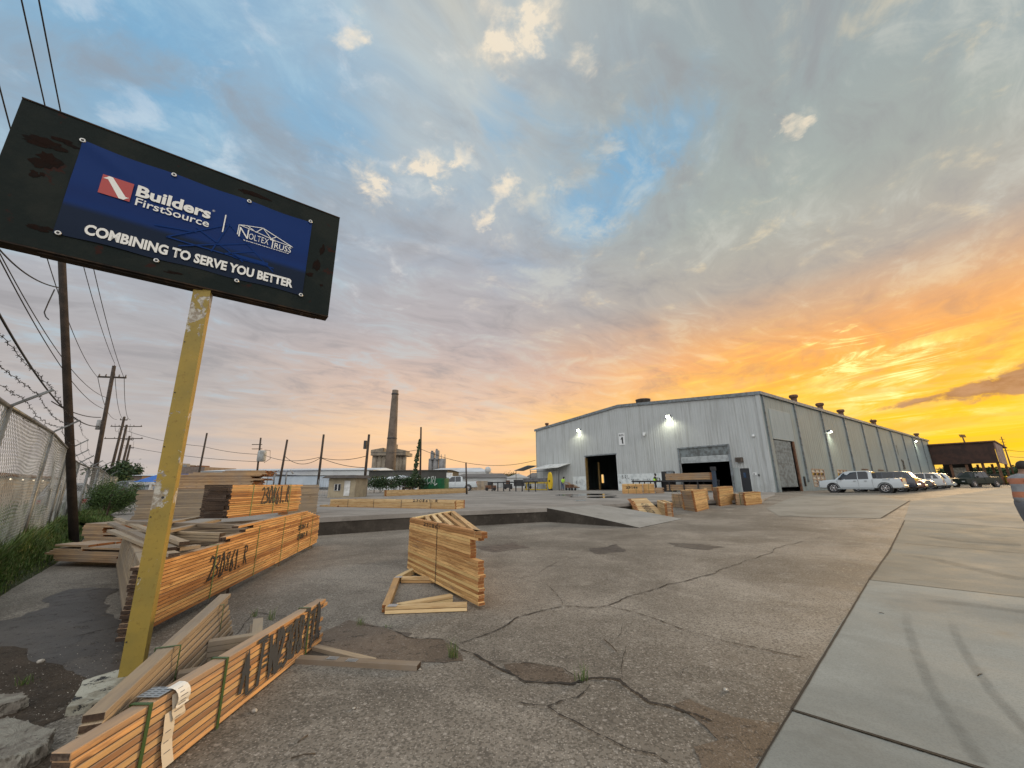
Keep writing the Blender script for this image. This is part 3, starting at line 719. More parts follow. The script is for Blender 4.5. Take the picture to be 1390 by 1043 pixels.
# ------------------------------------------------------------------ billboard sign
def sign():
    y0 = 2.62; a = Vector((-1.6145*y0, y0, 0)); d = Vector((.79105, .61175, 0)); n = Vector((d.y, -d.x, 0))   # n faces the yard
    root = thing('billboard_sign', 'large dark rusty billboard with a blue banner on a tall yellow post', 'sign', (-3.06, 3.57, 0))
    def P(s, z, o=0.0): return a + d*s + Z*z + n*o
    L, zb, zt, T = 2.612, 3.435, 4.775, .13
    M_PAN = worn('dark_green_sign_metal', (.010, .015, .014), (.017, .021, .018), 2.2, .75, 0, 1, (.030, .012, .009), .60, .3, spec=.12)
    M_EDG = worn('rusty_sign_edge', (.05, .032, .02), (.018, .015, .013), 5, .8, spec=.15)
    b = MB(); b.hexa([P(s, z, o) for z in (zb, zt) for o in (0, -T) for s in (0, L)])
    b.build('panel', M_PAN, root, bevel=.004)
    b = MB()
    for z in (zb-.012, zt): b.hexa([P(s, zz, o) for zz in (z, z+.012) for o in (.006, -T-.006) for s in (0, L)])
    b.hexa([P(s, zz, o) for zz in (zb-.028, zb-.0125) for o in (-.02, -T+.02) for s in (.35, L-.12)])
    b.hexa([P(s, zz, o) for zz in (zb-.05, zb-.0125) for o in (-.03, -.05) for s in (2.32, 2.35)])
    b.build('edge_trim', M_EDG, root)
    # rust blotches and torn bits
    M_RST = worn('rust', (.015, .008, .006), (.011, .009, .008), 14, .95, spec=.1)
    b = MB(); rr = random.Random(3)
    for (s, z, w, h) in ((.2, 4.42, .16, .05), (.25, 4.25, .12, .09), (.22, 4.1, .05, .04), (.33, 3.62, .1, .03), (1.7, 4.66, .22, .035), (2.45, 4.28, .035, .10), (2.42, 4.0, .04, .13), (2.38, 3.9, .06, .03), (1.2, 3.51, .1, .015), (2.5, 3.8, .02, .02), (.3, 4.5, .1, .03)):
        for k in range(5):
            cx, cz = s+rr.uniform(-w, w)*.6, z+rr.uniform(-h, h)*.6; pts = []
            for q in range(11):
                t = q/11*6.28; pts.append(P(cx+math.cos(t)*w*rr.uniform(.25, .6), cz+math.sin(t)*h*rr.uniform(.25, .7), .0015+k*.0004))
            b.face(pts)
    b.build('rust_patch', M_RST, root)
    # banner with a few slack folds
    M_BAN = None
    def fn(N, bs):
        co = N.new('ShaderNodeTexCoord').outputs['UV']; u, v, _ = N.sep(co)
        col = N.mix(N.ss(v, .36, .28), (.0025, .024, .125), (.004, .012, .032))
        col = N.mix(N.m('MULTIPLY', N.ss(N.m('ABSOLUTE', N.m('SUBTRACT', v, .46)), .14, .0), .35), col, (.004, .016, .085))
        N.put(bs.inputs['Base Color'], col)
    M_BAN = mat('blue_banner_vinyl', (.01, .05, .2), .5, 0, fn, .12)
    b = MB(); nx, nz = 60, 32; s0, s1, z0, z1 = .405, 2.315, 3.605, 4.572
    def fold(u, v):
        f = .004 + .003*math.sin(u*9+v*3)+.002*math.sin(v*14+u*5)
        dd = (u-.0)*.62-(1-v)*.55; f += .011*math.exp(-(dd/.035)**2)*max(0, 1-u*2.3)
        return f
    gd = [[P(s0+(s1-s0)*i/nx, z0+(z1-z0)*j/nz + .012*math.sin(i/nx*math.pi*3)**2*(-1 if j > nz/2 else 1)*(abs(j/nz-.5)*2)**2, fold(i/nx, j/nz)+.003) for i in range(nx+1)] for j in range(nz+1)]
    vs = [[b.bm.verts.new(p) for p in r] for r in gd]
    for j in range(nz):
        for i in range(nx):
            f = b.bm.faces.new([vs[j][i], vs[j][i+1], vs[j+1][i+1], vs[j+1][i]]); f.smooth = True
            for l, q in zip(f.loops, ((i, j), (i+1, j), (i+1, j+1), (i, j+1))): l[b.uv].uv = (q[0]/nx, q[1]/nz)
    ban = b.build('banner', M_BAN, root, recalc=False)
    M_WH = mat('white_print', (.72, .72, .68), .5); M_RED = mat('red_print', (.36, .035, .03), .5); M_GHO = mat('ghost_blue_print', (.004, .030, .145), .6, 0, None, .1)
    O = .019
    w_ = lambda s, z, o=O: P(s, z, o)
    put_text('lettering', 'COMBINING TO SERVE YOU BETTER', w_(.575, 3.663), d, Z, 1.63, .105, M_WH, ban, .040)
    put_text('lettering', 'Builders', w_(.822, 4.185), d, Z, .565, .122, M_WH, ban, .035)
    put_text('lettering', 'FirstSource', w_(.833, 4.090), d, Z, .556, .082, M_WH, ban, .010)
    put_text('lettering', '®', w_(1.392, 4.285), d, Z, .022, .022, M_WH, ban, .0)
    b = MB(); b.face([w_(1.502, 4.088), w_(1.512, 4.088), w_(1.512, 4.295), w_(1.502, 4.295)]); b.build('divider_line', M_WH, ban, recalc=False)
    # red square with a white diagonal bar
    b = MB(); b.face([w_(.585, 4.103), w_(.795, 4.103), w_(.795, 4.30), w_(.585, 4.30)]); em = b.build('emblem', M_RED, ban, recalc=False)
    b = MB(); q = lambda s, z: w_(s, z, O+.002)
    b.face([q(.592, 4.262), q(.612, 4.278), q(.625, 4.297), q(.650, 4.297), q(.763, 4.138), q(.787, 4.138), q(.768, 4.122), q(.756, 4.105), q(.722, 4.105), q(.625, 4.262)])
    b.build('emblem_bar', M_WH, em, recalc=False)
    # second company's mark: truss line drawing over small capitals
    b = MB()
    def ln(p, q2, w=.0075): stroke(b, [w_(*p), w_(*q2)], w, n)
    A0, AP, A1 = (1.632, 4.215), (1.845, 4.283), (2.15, 4.165); B1 = (1.98, 4.205)
    A0 = (1.632, 4.232); ln(A0, AP); ln(AP, A1, .009); ln(A0, (1.76, 4.215)); ln((1.70, 4.253), (1.79, 4.205)); ln((1.76, 4.215), (1.99, 4.175)); ln((1.79, 4.205), AP); ln(AP, (1.935, 4.185)); ln((1.935, 4.185), (1.985, 4.23)); ln((1.99, 4.175), A1); ln(A0, (1.632, 4.115))
    b.build('truss_drawing', M_WH, ban, recalc=False)
    put_text('lettering', 'N', w_(1.642, 4.095), d, Z, .085, .115, M_WH, ban, -.005)
    put_text('lettering', 'OLTEX', w_(1.732, 4.100), d, Z, .185, .072, M_WH, ban, -.005)
    put_text('lettering', 'T', w_(1.925, 4.080), d, Z, .06, .10, M_WH, ban, .0)
    put_text('lettering', 'RUSS', w_(1.975, 4.085), d, Z, .165, .068, M_WH, ban, .005)
    b = MB(); rr = random.Random(9); s = 1.69
    while s < 2.12:
        l = rr.uniform(.008, .03); b.face([w_(s, 4.066), w_(s+l, 4.066), w_(s+l, 4.073), w_(s, 4.073)]); s += l+.006
    b.build('small_print', M_WH, ban, recalc=False)
    # faint truss picture printed behind the words
    b = MB()
    def gl(p, q2, w=.012): stroke(b, [w_(*p, O-.004), w_(*q2, O-.004)], w, n)
    gl((1.1, 3.86), (1.55, 4.20)); gl((1.55, 4.20), (2.0, 3.80)); gl((1.1, 3.86), (2.0, 3.84)); gl((1.2, 3.80), (1.75, 4.05)); gl((1.3, 4.05), (1.72, 3.82)); gl((1.45, 3.84), (1.55, 4.20)); gl((1.55, 3.85), (1.8, 3.97)); gl((1.0, 3.95), (1.3, 4.0)); gl((1.65, 3.86), (1.93, 3.86), .05)
    b.build('printed_truss', M_GHO, ban, recalc=False)
    M_GRM = mat('grommet_metal', (.5, .5, .48), .35, .7)
    for s, z in ((.405, 4.568), (1.045, 4.550), (1.68, 4.553), (2.293, 4.575), (.437, 3.612), (1.07, 3.585), (1.70, 3.585), (2.30, 3.607)):
        b = MB(); c = P(s, z, .018)
        b.lathe(c, [(.021, 0), (.021, .004), (.012, .006), (.009, .002), (.009, 0)], 16, 0, n)
        gm = b.build('grommet', M_GRM, ban)
        b = MB(); b.lathe(c, [(.009, 0), (.009, .006), (.004, .009)], 10, 0, n); b.build('bolt', BLACK, gm)
    # post: channel with peeling yellow paint
    def fnp(N, bs):
        co = N.new('ShaderNodeTexCoord').outputs['Object']; geo = N.new('ShaderNodeNewGeometry').outputs['Position']
        n1 = N.noise(co, 5, 9, .72, .4); n2 = N.noise(co, 2.2, 6, .6); zz = N.sep(geo)[2]
        # heavier flaking high up and around a band a third of the way
        k = N.m('ADD', N.m('MULTIPLY', N.ss(zz, 2.7, 3.5), .12), N.m('MULTIPLY', N.ss(N.m('ABSOLUTE', N.m('SUBTRACT', zz, 1.42)), .22, .0), .14))
        k = N.m('ADD', k, N.m('MULTIPLY', N.ss(N.m('ABSOLUTE', N.m('SUBTRACT', zz, 2.15)), .35, .0), .05))
        col = N.mix(N.ss(n2, .35, .65), (.235, .175, .035), (.32, .22, .035))
        col = N.mix(N.ss(N.noise(co, 30, 4, .6), .55, .75), col, (.20, .13, .02))
        pe = N.ss(N.m('ADD', n1, k), .60, .615)
        under = N.mix(N.ss(N.noise(co, 24, 5, .7), .42, .6), (.46, .44, .38), (.24, .20, .15))
        col = N.mix(pe, col, under)
        ru = N.ss(N.m('ADD', N.noise(N.v('MULTIPLY', co, (3, 3, 1)), 8, 7, .7), N.m('MULTIPLY', k, .3)), .70, .74)
        col = N.mix(ru, col, (.07, .03, .014))
        N.put(bs.inputs['Base Color'], col)
        N.put(bs.inputs['Normal'], N.bump(N.m('ADD', N.m('MULTIPLY', pe, -.6), N.m('MULTIPLY', N.noise(co, 50, 4, .6), .3)), .5, .004))
    M_YEL = mat('peeling_yellow_paint', (.34, .23, .03), .55, 0, fnp, .4)
    base = Vector((-3.06, 3.57, -.05)); topc = P(1.45, 3.45, -T/2); lean = topc-Vector((base.x, base.y, 3.45)); 
    tilt = Vector((lean.x/3.5, lean.y/3.5, 1))
    f = Vector((.40, -.92, 0)).normalized(); s = Vector((-f.y, f.x, 0))
    b = MB()
    n_z = 26; wf = .070; dp = .045
    prof = [(-wf, dp), (wf, dp), (wf, -dp), (wf-.012, -dp), (wf-.012, dp-.012), (-wf+.012, dp-.012), (-wf+.012, -dp), (-wf, -dp)]
    prev = None
    for k in range(n_z+1):
        c = base + tilt*(3.49*k/n_z); ring = [b.bm.verts.new(c + s*x + f*y) for x, y in prof]
        if prev:
            for i in range(8):
                j = (i+1) % 8; b.bm.faces.new([prev[i], prev[j], ring[j], ring[i]])
        prev = ring
    b.bm.faces.new(prev)
    post = b.build('post', M_YEL, root)
    b = MB(); c = base+tilt*1.46+f*(dp+.001); b.lathe(c, [(.011, 0), (.011, .002)], 14, 0, f); b.build('bolt_hole', BLACK, post)
    b = MB()
    for zz in (.35, .82, 1.3, 1.9, 2.4, 2.9):
        for sd in (-1,):
            c = base+tilt*zz+f*(dp+.002)+s*(sd*(wf-.012)); b.lathe(c, [(.006, 0), (.005, .004)], 8, 0, f)
    b.build('rivets', BLACK, post)
    # concrete footing plate with flaking white paint
    M_FT = worn('flaked_white_footing', (.40, .39, .32), (.22, .20, .15), 6, .8, 0, 1, (.02, .02, .02), .54, .5)
    b = MB(); q = [G(90, 962, .05), G(112, 925, .05), G(166, 908, .05), G(260, 930, .05), G(165, 948, .05)]
    q = [Vector((p.x, p.y, .055)) for p in jag([q[0], q[1], q[2], q[3], q[4]], .01, 2, True, 3)]
    b.prism([(p.x, p.y, -.02) for p in q], (0, 0, .075)); b.build('footing', M_FT, root)
sign()

# ------------------------------------------------------------------ lumber
LT = .0385
def band(b, c, ex, ey, w, x0, x1, y0, y1, up=Z, e=.003):
    """strap loop of width w around the box x0..x1 (along ey across) ; c = point on run, ex run dir, ey side dir"""
    t = .0025
    def Q(y, z, s): return c + ex*s + ey*y + up*z
    for (ya, za, yb, zb) in ((x0-e, y0, x0-e, y1+e), (x1+e, y0, x1+e, y1+e), (x0-e, y1+e, x1+e, y1+e)):
        a1, a2, b1, b2 = Q(ya, za, -w/2), Q(ya, za, w/2), Q(yb, zb, -w/2), Q(yb, zb, w/2)
        nn = (a2-a1).cross(b1-a1).normalized()*t
        b.hexa([a1, a2, b1, b2, a1+nn, a2+nn, b1+nn, b2+nn])
def layers(b, segs, z0, n, w=.089, jit=.03, rr=None, skip=None, mi=0, end=1, dz=LT, skew=.004):
    """n layers of the same plan, every board a piece of its own. segs: (p0,p1)"""
    for k in range(n):
        for i, sg in enumerate(segs):
            p0, p1 = Vector(sg[0]), Vector(sg[1]); ww = sg[2] if len(sg) > 2 else w
            if skip and skip(k, i): continue
            d = (p1-p0).normalized(); sd = Vector((-d.y, d.x, 0))*rr.gauss(0, skew)
            a = p0+d*rr.uniform(-jit, jit)+sd; c = p1+d*rr.uniform(-jit, jit)+sd*rr.uniform(-.5, 1.5)
            b.ob(Vector((a.x, a.y, z0+k*dz)), Vector((c.x, c.y, z0+k*dz)), ww, dz-.005, mi, end)
WS = [W_ORG, W_END]
def lumber():
    rr = random.Random(21)
    c0, c1, c2 = Vector((-3.68, 4.15, 0)), Vector((-5.06, 10.67, 0)), Vector((-7.45, 7.85, 0))
    d01 = (c1-c0).normalized(); n01 = Vector((-d01.y, d01.x, 0)); d02 = (c2-c0).normalized(); d21 = (c1-c2).normalized()
    nf = -n01 if (-n01).dot(Vector((1, -.3, 0))) > 0 else n01
    root = thing('roof_truss_bundle', 'biggest truss bundle with an orange face, behind the yellow post', 'lumber bundle', c0, 'bundles of lumber and trusses in the yard')
    b = MB(); ins = -nf*.045
    L = (c1-c0).length
    for k in range(17):
        z = .085+k*LT; j = rr.uniform(-.02, .02)
        off = -nf*rr.uniform(0, .008)
        cut = rr.uniform(.25, .75)*L
        if rr.random() < .5:
            b.ob(c0+ins+off+Z*z+d01*(.02+j), c0+ins+off+Z*z+d01*(cut-.002), .089, LT-.0070, 0, 1); b.ob(c0+ins+off+Z*z+d01*(cut+.002), c1+ins+off+Z*z+d01*rr.uniform(-.05, .05), .089, LT-.0070, 0, 1)
        else: b.ob(c0+ins+off+Z*z+d01*(.02+j), c1+ins+off+Z*z+d01*rr.uniform(-.05, .05), .089, LT-.0070, 0, 1)
    main = b.build('bottom_chords', [W_ORG, W_DEND], root)
    b = MB()
    for k in range(17):
        z = .085+k*LT; inn = Vector((d02.y, -d02.x, 0)); inn = inn if inn.dot(c1-c0) > 0 else -inn
        b.ob(c0+inn*.045+d02*(.12+rr.uniform(-.01, .01))+Z*z, c2+inn*.045+Z*z, .089, LT-.0070, 0, 1)
        b.ob(c2+Z*z+d21*.1-inn*0, c1+Z*z-d21*.1, .089, LT-.0070, 0, 1)
        if k > 13:
            for t in (.2, .4, .6, .8): b.ob(c0.lerp(c1, t)+ins*2+Z*z, (c0.lerp(c2, t*1.2 if t < .8 else .9))+Z*z, .089, LT-.004, 0, 1)
    b.build('top_chords', [W_GRY, W_END], root)
    # upper, shorter layers stepping back from the corner
    b = MB(); zt = .085+17*LT
    for k in range(5):
        t0 = (.27, .25, .34, .38, .30)[k]
        b.ob(c0+ins+d01*(L*t0)+Z*(zt+k*LT), c0+ins+d01*(L*(.97-.035*k))+Z*(zt+k*LT), .089, LT-.0070, 0, 1)
    for k in range(3):
        b.ob(c0.lerp(c1, .28)-nf*.14+Z*(zt+k*LT), c0.lerp(c2, .62)+Z*(zt+k*LT), .089, LT-.0070, 2, 1)
        b.ob(c0.lerp(c1, .36)-nf*.14+Z*(zt+.12+k*LT*.5), c0.lerp(c2, .85)+Z*(zt+.12+k*LT*.5), .089, LT*.5-.003, 2, 1)
    b.build('upper_chords', [W_ORG, W_DEND, W_GRY], root)
    b = MB()
    for t in (.3, .6, .93): b.ob(c0.lerp(c1, t)-nf*.01, c0.lerp(c1, t)-nf*.8, .09, .083, 0, 1)
    b.build('sleepers', [W_GRY, W_DEND], root)
    for t, hgt in ((.22, 17), (.42, 20), (.60, 21), (.76, 20), (.90, 18)):
        b = MB(); band(b, c0+d01*L*t, d01, nf, .018, -.095, .0, .08, .085+hgt*LT); b.build('strap', STRAP, root)
    scrawl('lettering', '230861.R', c0+d01*L*.20+nf*.002+Z*.33, d01, Z, 1.15, .27, .026, PAINTB, root, 4, .06)
    scrawl('lettering', '230861.R', c0+d01*L*.74+nf*.002+Z*.56, d01, Z, .75, .09, .022, PAINTB, root, 5)
    scrawl('lettering', '230861.R', c0+d01*L*.74+nf*.002+Z*.36, d01, Z, .75, .10, .024, PAINTB, root, 6)
    # upper block
    z0 = .915; A, B = G(308, 704, z0), G(406, 693, z0); dd = (B-A).normalized(); nn = Vector((dd.y, -dd.x, 0))
    zt = V(310, 658, A, dd)[1]; n = int((zt-z0)/LT)
    rt = thing('roof_truss_bundle', 'square bundle with a dark left end, on top of the biggest bundle', 'lumber bundle', A, 'bundles of lumber and trusses in the yard')
    b = MB()
    for k in range(n):
        z = z0+k*LT; j = rr.uniform(-.03, .03)
        b.ob(A-nn*.045+dd*j+Z*(z-z0), B-nn*.045+dd*(rr.uniform(-.06, .04)-(.0 if k < n-2 else .0))+Z*(z-z0), .089, LT-.0070, 0, 1)
    b.build('chords', [W_ORG, W_DEND], rt)
    b = MB()
    bk = (Vector((-.93, .36, 0))).normalized()
    for k in range(n):
        z = z0+k*LT; e = rr.uniform(-.04, .04)
        b.ob(A-nn*.09+bk*(.0)+dd*(.03+rr.uniform(0, .04))+Z*(z-z0)+bk*0, A-nn*(.45+e)+dd*(.02)+Z*(z-z0)+bk*.1, .089, LT-.003, 1, 1)
        b.ob(A-nn*.5+Z*(z-z0), B-nn*(.9)+Z*(z-z0), .089, LT-.003, 0, 1)
        b.ob(B-nn*.1-dd*.06+Z*(z-z0), B-nn*(.9)-dd*.06+Z*(z-z0), .089, LT-.003, 0, 1)
    b.build('web_boards', [W_MID, W_DEND], rt)
    for t in (.26, .56, .80):
        b = MB(); band(b, A.lerp(B, t), dd, nn, .02, -.1, .0, 0, n*LT); b.build('strap', STRAP, rt)
    scrawl('lettering', '230861.R', A.lerp(B, .38)+nn*.002+Z*.22, dd, Z, (B-A).length*  .42, .34, .036, PAINTB, rt, 7, .05)

    def pile(label, pL, pR, zb, rows, depth=1.2, mats=(W_GRY, W_END), name='lumber_stack', strapn=0, skewed=.0, word=None, wcol=None, jit=.04, cross=True, zs=None):
        """rows: list of (t0, t1, layers)"""
        pL, pR = Vector(pL), Vector(pR); pL.z = pR.z = 0
        d = (pR-pL).normalized(); nn = Vector((d.y, -d.x, 0)); Ln = (pR-pL).length
        r_ = thing(name, label, 'lumber stack' if name == 'lumber_stack' else 'lumber bundle', (pL.x, pL.y, zb), 'bundles of lumber and trusses in the yard')
        z = zb; b = MB(); tot = 0
        nd = max(1, int(depth/.15))
        for (t0, t1, nl) in rows:
            for k in range(nl):
                for q in range(nd):
                    if q not in (0, nd-1) and k != nl-1: continue
                    o_ = -nn*(.07+q*.148+skewed*tot)
                    b.ob(pL+d*(Ln*t0+rr.uniform(-jit, jit))+o_+Z*z, pL+d*(Ln*t1+rr.uniform(-jit, jit))+o_+Z*z, .14, LT-.003, 0, 1)
                if cross:
                    for te in (t0+.002, t1-.002):
                        pp = pL+d*(Ln*te+(.05 if te < .5 else -.05))
                        b.ob(pp-nn*.15+Z*z, pp-nn*(depth-.05)+Z*z, .06, LT-.004, 1, 1)
                z += LT; tot += 1
        b.build('boards', list(mats), r_)
        for k in range(strapn):
            b = MB(); t = (k+.7)/(strapn+.4); band(b, pL+d*Ln*t, d, nn, .02, -depth, 0, zb, z); b.build('strap', STRAPD, r_)
        if word: scrawl('lettering', word[0], pL+d*Ln*word[1]+nn*.003+Z*(zb+(z-zb)*word[2]), d, Z, Ln*word[3], (z-zb)*word[4], word[5], PAINTB, r_, 3)
        return r_
    def fz(u, v, y): return Dy(u, v, y)
    # weathered stacks behind, on the platform
    pL, pR = fz(180, 700, 12.4), fz(298, 700, 13.2); zt = fz(298, 664, 13.2).z
    pile('long weathered grey stack left of the dark bundle end, seen either side of the post', pL, pR, PZ, [(0, .96, 5), (.02, 1, 6), (0, .97, max(1, int((zt-PZ)/LT)-11))], 1.1, (W_GRY, W_END))
    pL, pR = fz(205, 690, 15.0), fz(352, 690, 15.8)
    h = fz(300, 640, 15.5).z-PZ; n = int(h/LT)
    pile('tallest weathered stack with uneven stepped top boards, behind the long grey stack', pL, pR, PZ, [(0, .9, n-9), (0, .97, 2), (.08, .86, 2), (.05, .99, 2), (.30, 1.0, 2), (.62, 1.0, 2)], 1.2, (W_MID, W_END), jit=.12)
    pL, pR = fz(392, 690, 13.6), fz(430, 690, 14.3); n = int((fz(430, 658, 14.3).z-PZ)/LT)
    pile('short greenish weathered stack with orange right end behind the square bundle', pL, pR, PZ, [(0, 1, n)], .9, (W_GRY, W_END), jit=.02, strapn=0)
    # brown piles left of the big bundle
    pL, pR = fz(62, 760, 8.3), fz(152, 760, 8.0)
    pile('low brown pile of boards in the grass left of the biggest bundle', pL, pR, .10, [(.12, 1.1, 3), (.0, 1.1, 2), (.02, .55, 1), (.45, 1.1, 1), (.12, .62, 1)], .7, (W_MID, W_END), jit=.09)
    pL, pR = fz(112, 720, 9.3), fz(168, 720, 9.0)
    z1 = fz(115, 745, 9.3).z
    pile('brown bundle in two tiers beside the utility pole, behind the low pile', pL, pR, max(.05, z1), [(.08, 1, 7), (0, .52, 1), (0, 1, 1), (0, .5, 3), (.02, 1, 2)], .8, (W_MID, W_END), jit=.03)
    # loose grey boards lying across the biggest bundle
    r_ = thing('loose_boards', 'loose grey weathered boards lying across the left end of the biggest bundle', 'boards', fz(170, 720, 6.5), 'bundles of lumber and trusses in the yard'); b = MB()
    for (u0, v0, u1, v1, z, yy) in ((150, 712, 232, 748, .80, 0), (158, 706, 250, 740, .84, 0), (150, 722, 236, 756, .765, 0), (205, 716, 290, 700, .90, 0), (215, 726, 296, 708, .86, 0), (240, 748, 268, 744, .77, 0)):
        p0, p1 = G(u0, v0, z), G(u1, v1, z); b.ob(p0, p1, .10, .038, 0, 1)
    b.build('boards', [W_GRY, W_DEND], r_)

    # front spray painted bundle: narrow flat trusses, chords spreading from the near end
    zt = .40; p0 = G(97, 1019, zt); p1 = Vector((-1.90, 4.33, 0)); p0.z = 0
    q1 = G(312, 812, .47); q1.z = 0; q0 = p0.copy()
    d1 = (p1-p0).normalized(); n1 = Vector((d1.y, -d1.x, 0)); L1 = (p1-p0).length
    root = thing('truss_bundle', 'small spray painted truss bundle with paper slips, in front of the sign post', 'lumber bundle', (p0.x, p0.y, 0), 'bundles of lumber and trusses in the yard')
    b = MB()
    endx = [.0, .02, -.22, -.04, -.13, -.02, -.12, -.14, .05, -.05]
    for k in range(10):
        z = .012+k*LT
        kk = 9-k
        b.ob(p0-n1*.045+d1*rr.uniform(0, .02)+Z*z, p1-n1*(.045+rr.uniform(0, .004))+d1*(endx[k]+ (0.05 if k in (9, 7) else 0))+Z*z, .089, LT-.0060, 0, 1)
    b.build('painted_chords', [wood('sunlit_pine', (.76, .385, .125), (.16, .06, .022), grey=.12), W_DEND], root, bevel=.003)
    b = MB(); d2 = (q1-q0).normalized(); n2 = Vector((d2.y, -d2.x, 0))
    for k in range(10):
        z = .016+k*LT + 0
        dz = .0075*k
        a = q0-n2*(.045)+d2*(.22+rr.uniform(0, .02))+Z*z; c = q1-n2*(.045-.008*(9-k)*0)+d2*rr.uniform(-.05, .02)+Z*(z+dz)-n2*0+n2*(.02*(9-k)*.6)
        b.ob(a, c, .089, LT-.003, 0, 1)
    b.ob(q0-n2*.045+d2*.24+Z*(.016+10*LT), q1-n2*.04+Z*(.016+10*LT+.075), .089, LT-.003, 0, 1)
    b.build('rear_chords', [W_GRY, W_DEND], root, bevel=.003)
    b = MB()
    for k in range(2, 7):
        z = .016+k*LT
        for t in (.5, .78): b.ob(p0.lerp(p1, t)-n1*.1+Z*z, q0.lerp(q1, t*.95)+n2*.03+Z*(z+.01), .08, LT-.004, 0, 1)
    for k in range(4): b.ob(p0.lerp(p1, .62)-n1*.12+Z*(.05+k*.05), q1+n2*(.2+.02*k)+Z*(.10+.045*k), .08, LT-.004, 0, 1)
    b.build('web_boards', [W_GRY, W_END], root)
    for t in (.16, .40, .86):
        b = MB(); band(b, p0+d1*L1*t, d1, n1, .022, -.095, .003, .0, .012+10*LT); b.build('strap', STRAPD, root)
    for t in (.45, .86):
        b = MB(); band(b, q0+d2*(q1-q0).length*t+Z*.04*t, d2, n2, .016, -.1, .03, .05, .012+11.4*LT); b.build('strap', STRAPD, root)
    # sprayed letters: broad, soft, broken strokes over the front boards
    for txt, t0, wd, sd in (('ATW', .47, .46, 1), ('2308', .655, .40, 2), ('7TR', .83, .32, 3)):
        scrawl('lettering', txt, p0+d1*L1*t0+n1*.006+Z*.09, d1, Z, L1*wd*.44, .28, .034, SPRAY, root, sd, .07)
    for k in range(26):
        t = rr.uniform(.47, .97); w_s = rr.uniform(.03, .10); z_ = rr.uniform(.06, .36)
        b = MB(); c_ = p0+d1*L1*t+n1*.0075+Z*z_; pts = [c_+d1*(math.cos(q/9*6.283)*w_s*rr.uniform(.3, .7))+Z*(math.sin(q/9*6.283)*.014*rr.uniform(.5, 1.1)) for q in range(9)]
        b.face(pts); b.build('overspray', SPRAY, root, recalc=False)
    # metal nail plate and paper slips
    M_PL8 = mat('nail_plate', (.42, .46, .48), .35, .8)
    b = MB(); c = G(175, 952, zt+.012); ex = (G(205, 946, zt)-G(175, 952, zt)).normalized(); ey = Vector((-ex.y, ex.x, 0)); ztop = .012+10*LT+.001
    c = p0+d1*L1*.205-n1*.05; c.z = ztop+.006
    b.hexa([c+d1*x-n1*y+Z*z for z in (0, .0015) for y in (-.05, .075) for x in (-.055, .055)])
    npl = b.build('nail_plate', M_PL8, root)
    b = MB()
    for i in range(5):
        for j in range(3):
            q = c+d1*(-.042+.021*i)-n1*(-.035+.04*j)+Z*.0018; b.face([q, q+d1*.005, q+d1*.005-n1*.025, q-n1*.025])
    b.build('punched_slots', BLACK, npl, recalc=False)
    M_PAP = mat('paper', (.68, .67, .62), .7); M_INK = mat('faded_ink', (.12, .12, .14), .8)
    def slip(name, start, wdt, prof, mt, lab=None):
        b = MB(); ink = MB(); prev = None
        for i, (o_, z, s) in enumerate(prof):
            a, e = start+d1*(s-wdt/2)+n1*o_+Z*z, start+d1*(s+wdt/2)+n1*o_+Z*z
            if prev:
                b.face([prev[0], prev[1], e, a], smooth=True)
                if i > 2:
                    m0, m1 = prev[0].lerp(prev[1], .2), prev[0].lerp(prev[1], rr.uniform(.5, .85)); off_ = n1*.0012+Z*.0008
                    ink.face([m0+off_, m1+off_, m1+off_-Z*.004, m0+off_-Z*.004])
            prev = (a, e)
        o = b.build(name, mt, root, recalc=False); ink.build('printed_lines', M_INK, o, recalc=False); return o
    st = p0+d1*L1*.235; st.z = 0; zt2 = ztop+.009
    slip('paper_slip', st, .085, [(-.03, zt2+.002, 0), (.0, zt2+.002, 0), (.022, zt2-.006, .0), (.036, zt2-.024, .003), (.042, zt2-.045, .006), (.040, zt2-.068, .009), (.030, zt2-.088, .012), (.034, zt2-.10, .014)], M_PAP)
    slip('paper_slip', st, .085, [(.008, zt2-.03, .0), (.014, zt2-.06, .0), (.018, zt2-.09, .004), (.016, zt2-.12, .010), (.022, zt2-.15, .018), (.018, zt2-.165, .02)], mat('cream_paper', (.58, .52, .42), .7))
    slip('paper_slip', st-d1*.03, .07, [(.006, zt2-.11, .0), (.012, zt2-.15, -.004), (.016, zt2-.2, -.002), (.012, zt2-.25, .002), (.02, zt2-.30, .006), (.03, zt2-.37, .02)], mat('cream_paper'))

    # loose pair of boards with nail plates, right of the painted bundle
    root = thing('board_pair', 'two grey boards joined by metal nail plates, lying flat right of the painted bundle', 'boards', G(480, 908), None)
    b = MB(); p, q = G(396, 901), G(566, 911); b.ob(p, q, .089, .038, 0, 1, off=.04)
    p2, q2 = G(425, 883), G(505, 903); b.ob(p2+Z*.0, q2, .07, .034, 0, 1, off=.02); b.build('boards', [W_GRY, W_DEND], root)
    for u, v in ((452, 893), (478, 896)):
        b = MB(); c = G(u, v, .042); c.z = .041; dx = (q-p).normalized(); dy_ = Vector((-dx.y, dx.x, 0))
        for i in range(7):
            for j in range(3): 
                e = c+dx*(-.045+.014*i)+dy_*(-.03+.02*j); b.hexa([e+dx*x+dy_*y+Z*z for z in (0, .002) for y in (0, .014) for x in (0, .009)])
        b.build('nail_plate', M_PL8, root)

    # triangular truss stack standing in the middle
    Lp, Rp = Vector((-1.92, 7.55, 0)), Vector((-.46, 5.31, 0)); AX = G(614, 692, .93); AX.z = 0
    d = (Rp-Lp).normalized(); nn = Vector((d.y, -d.x, 0)); nn = nn if nn.dot(-Lp) > 0 else -nn
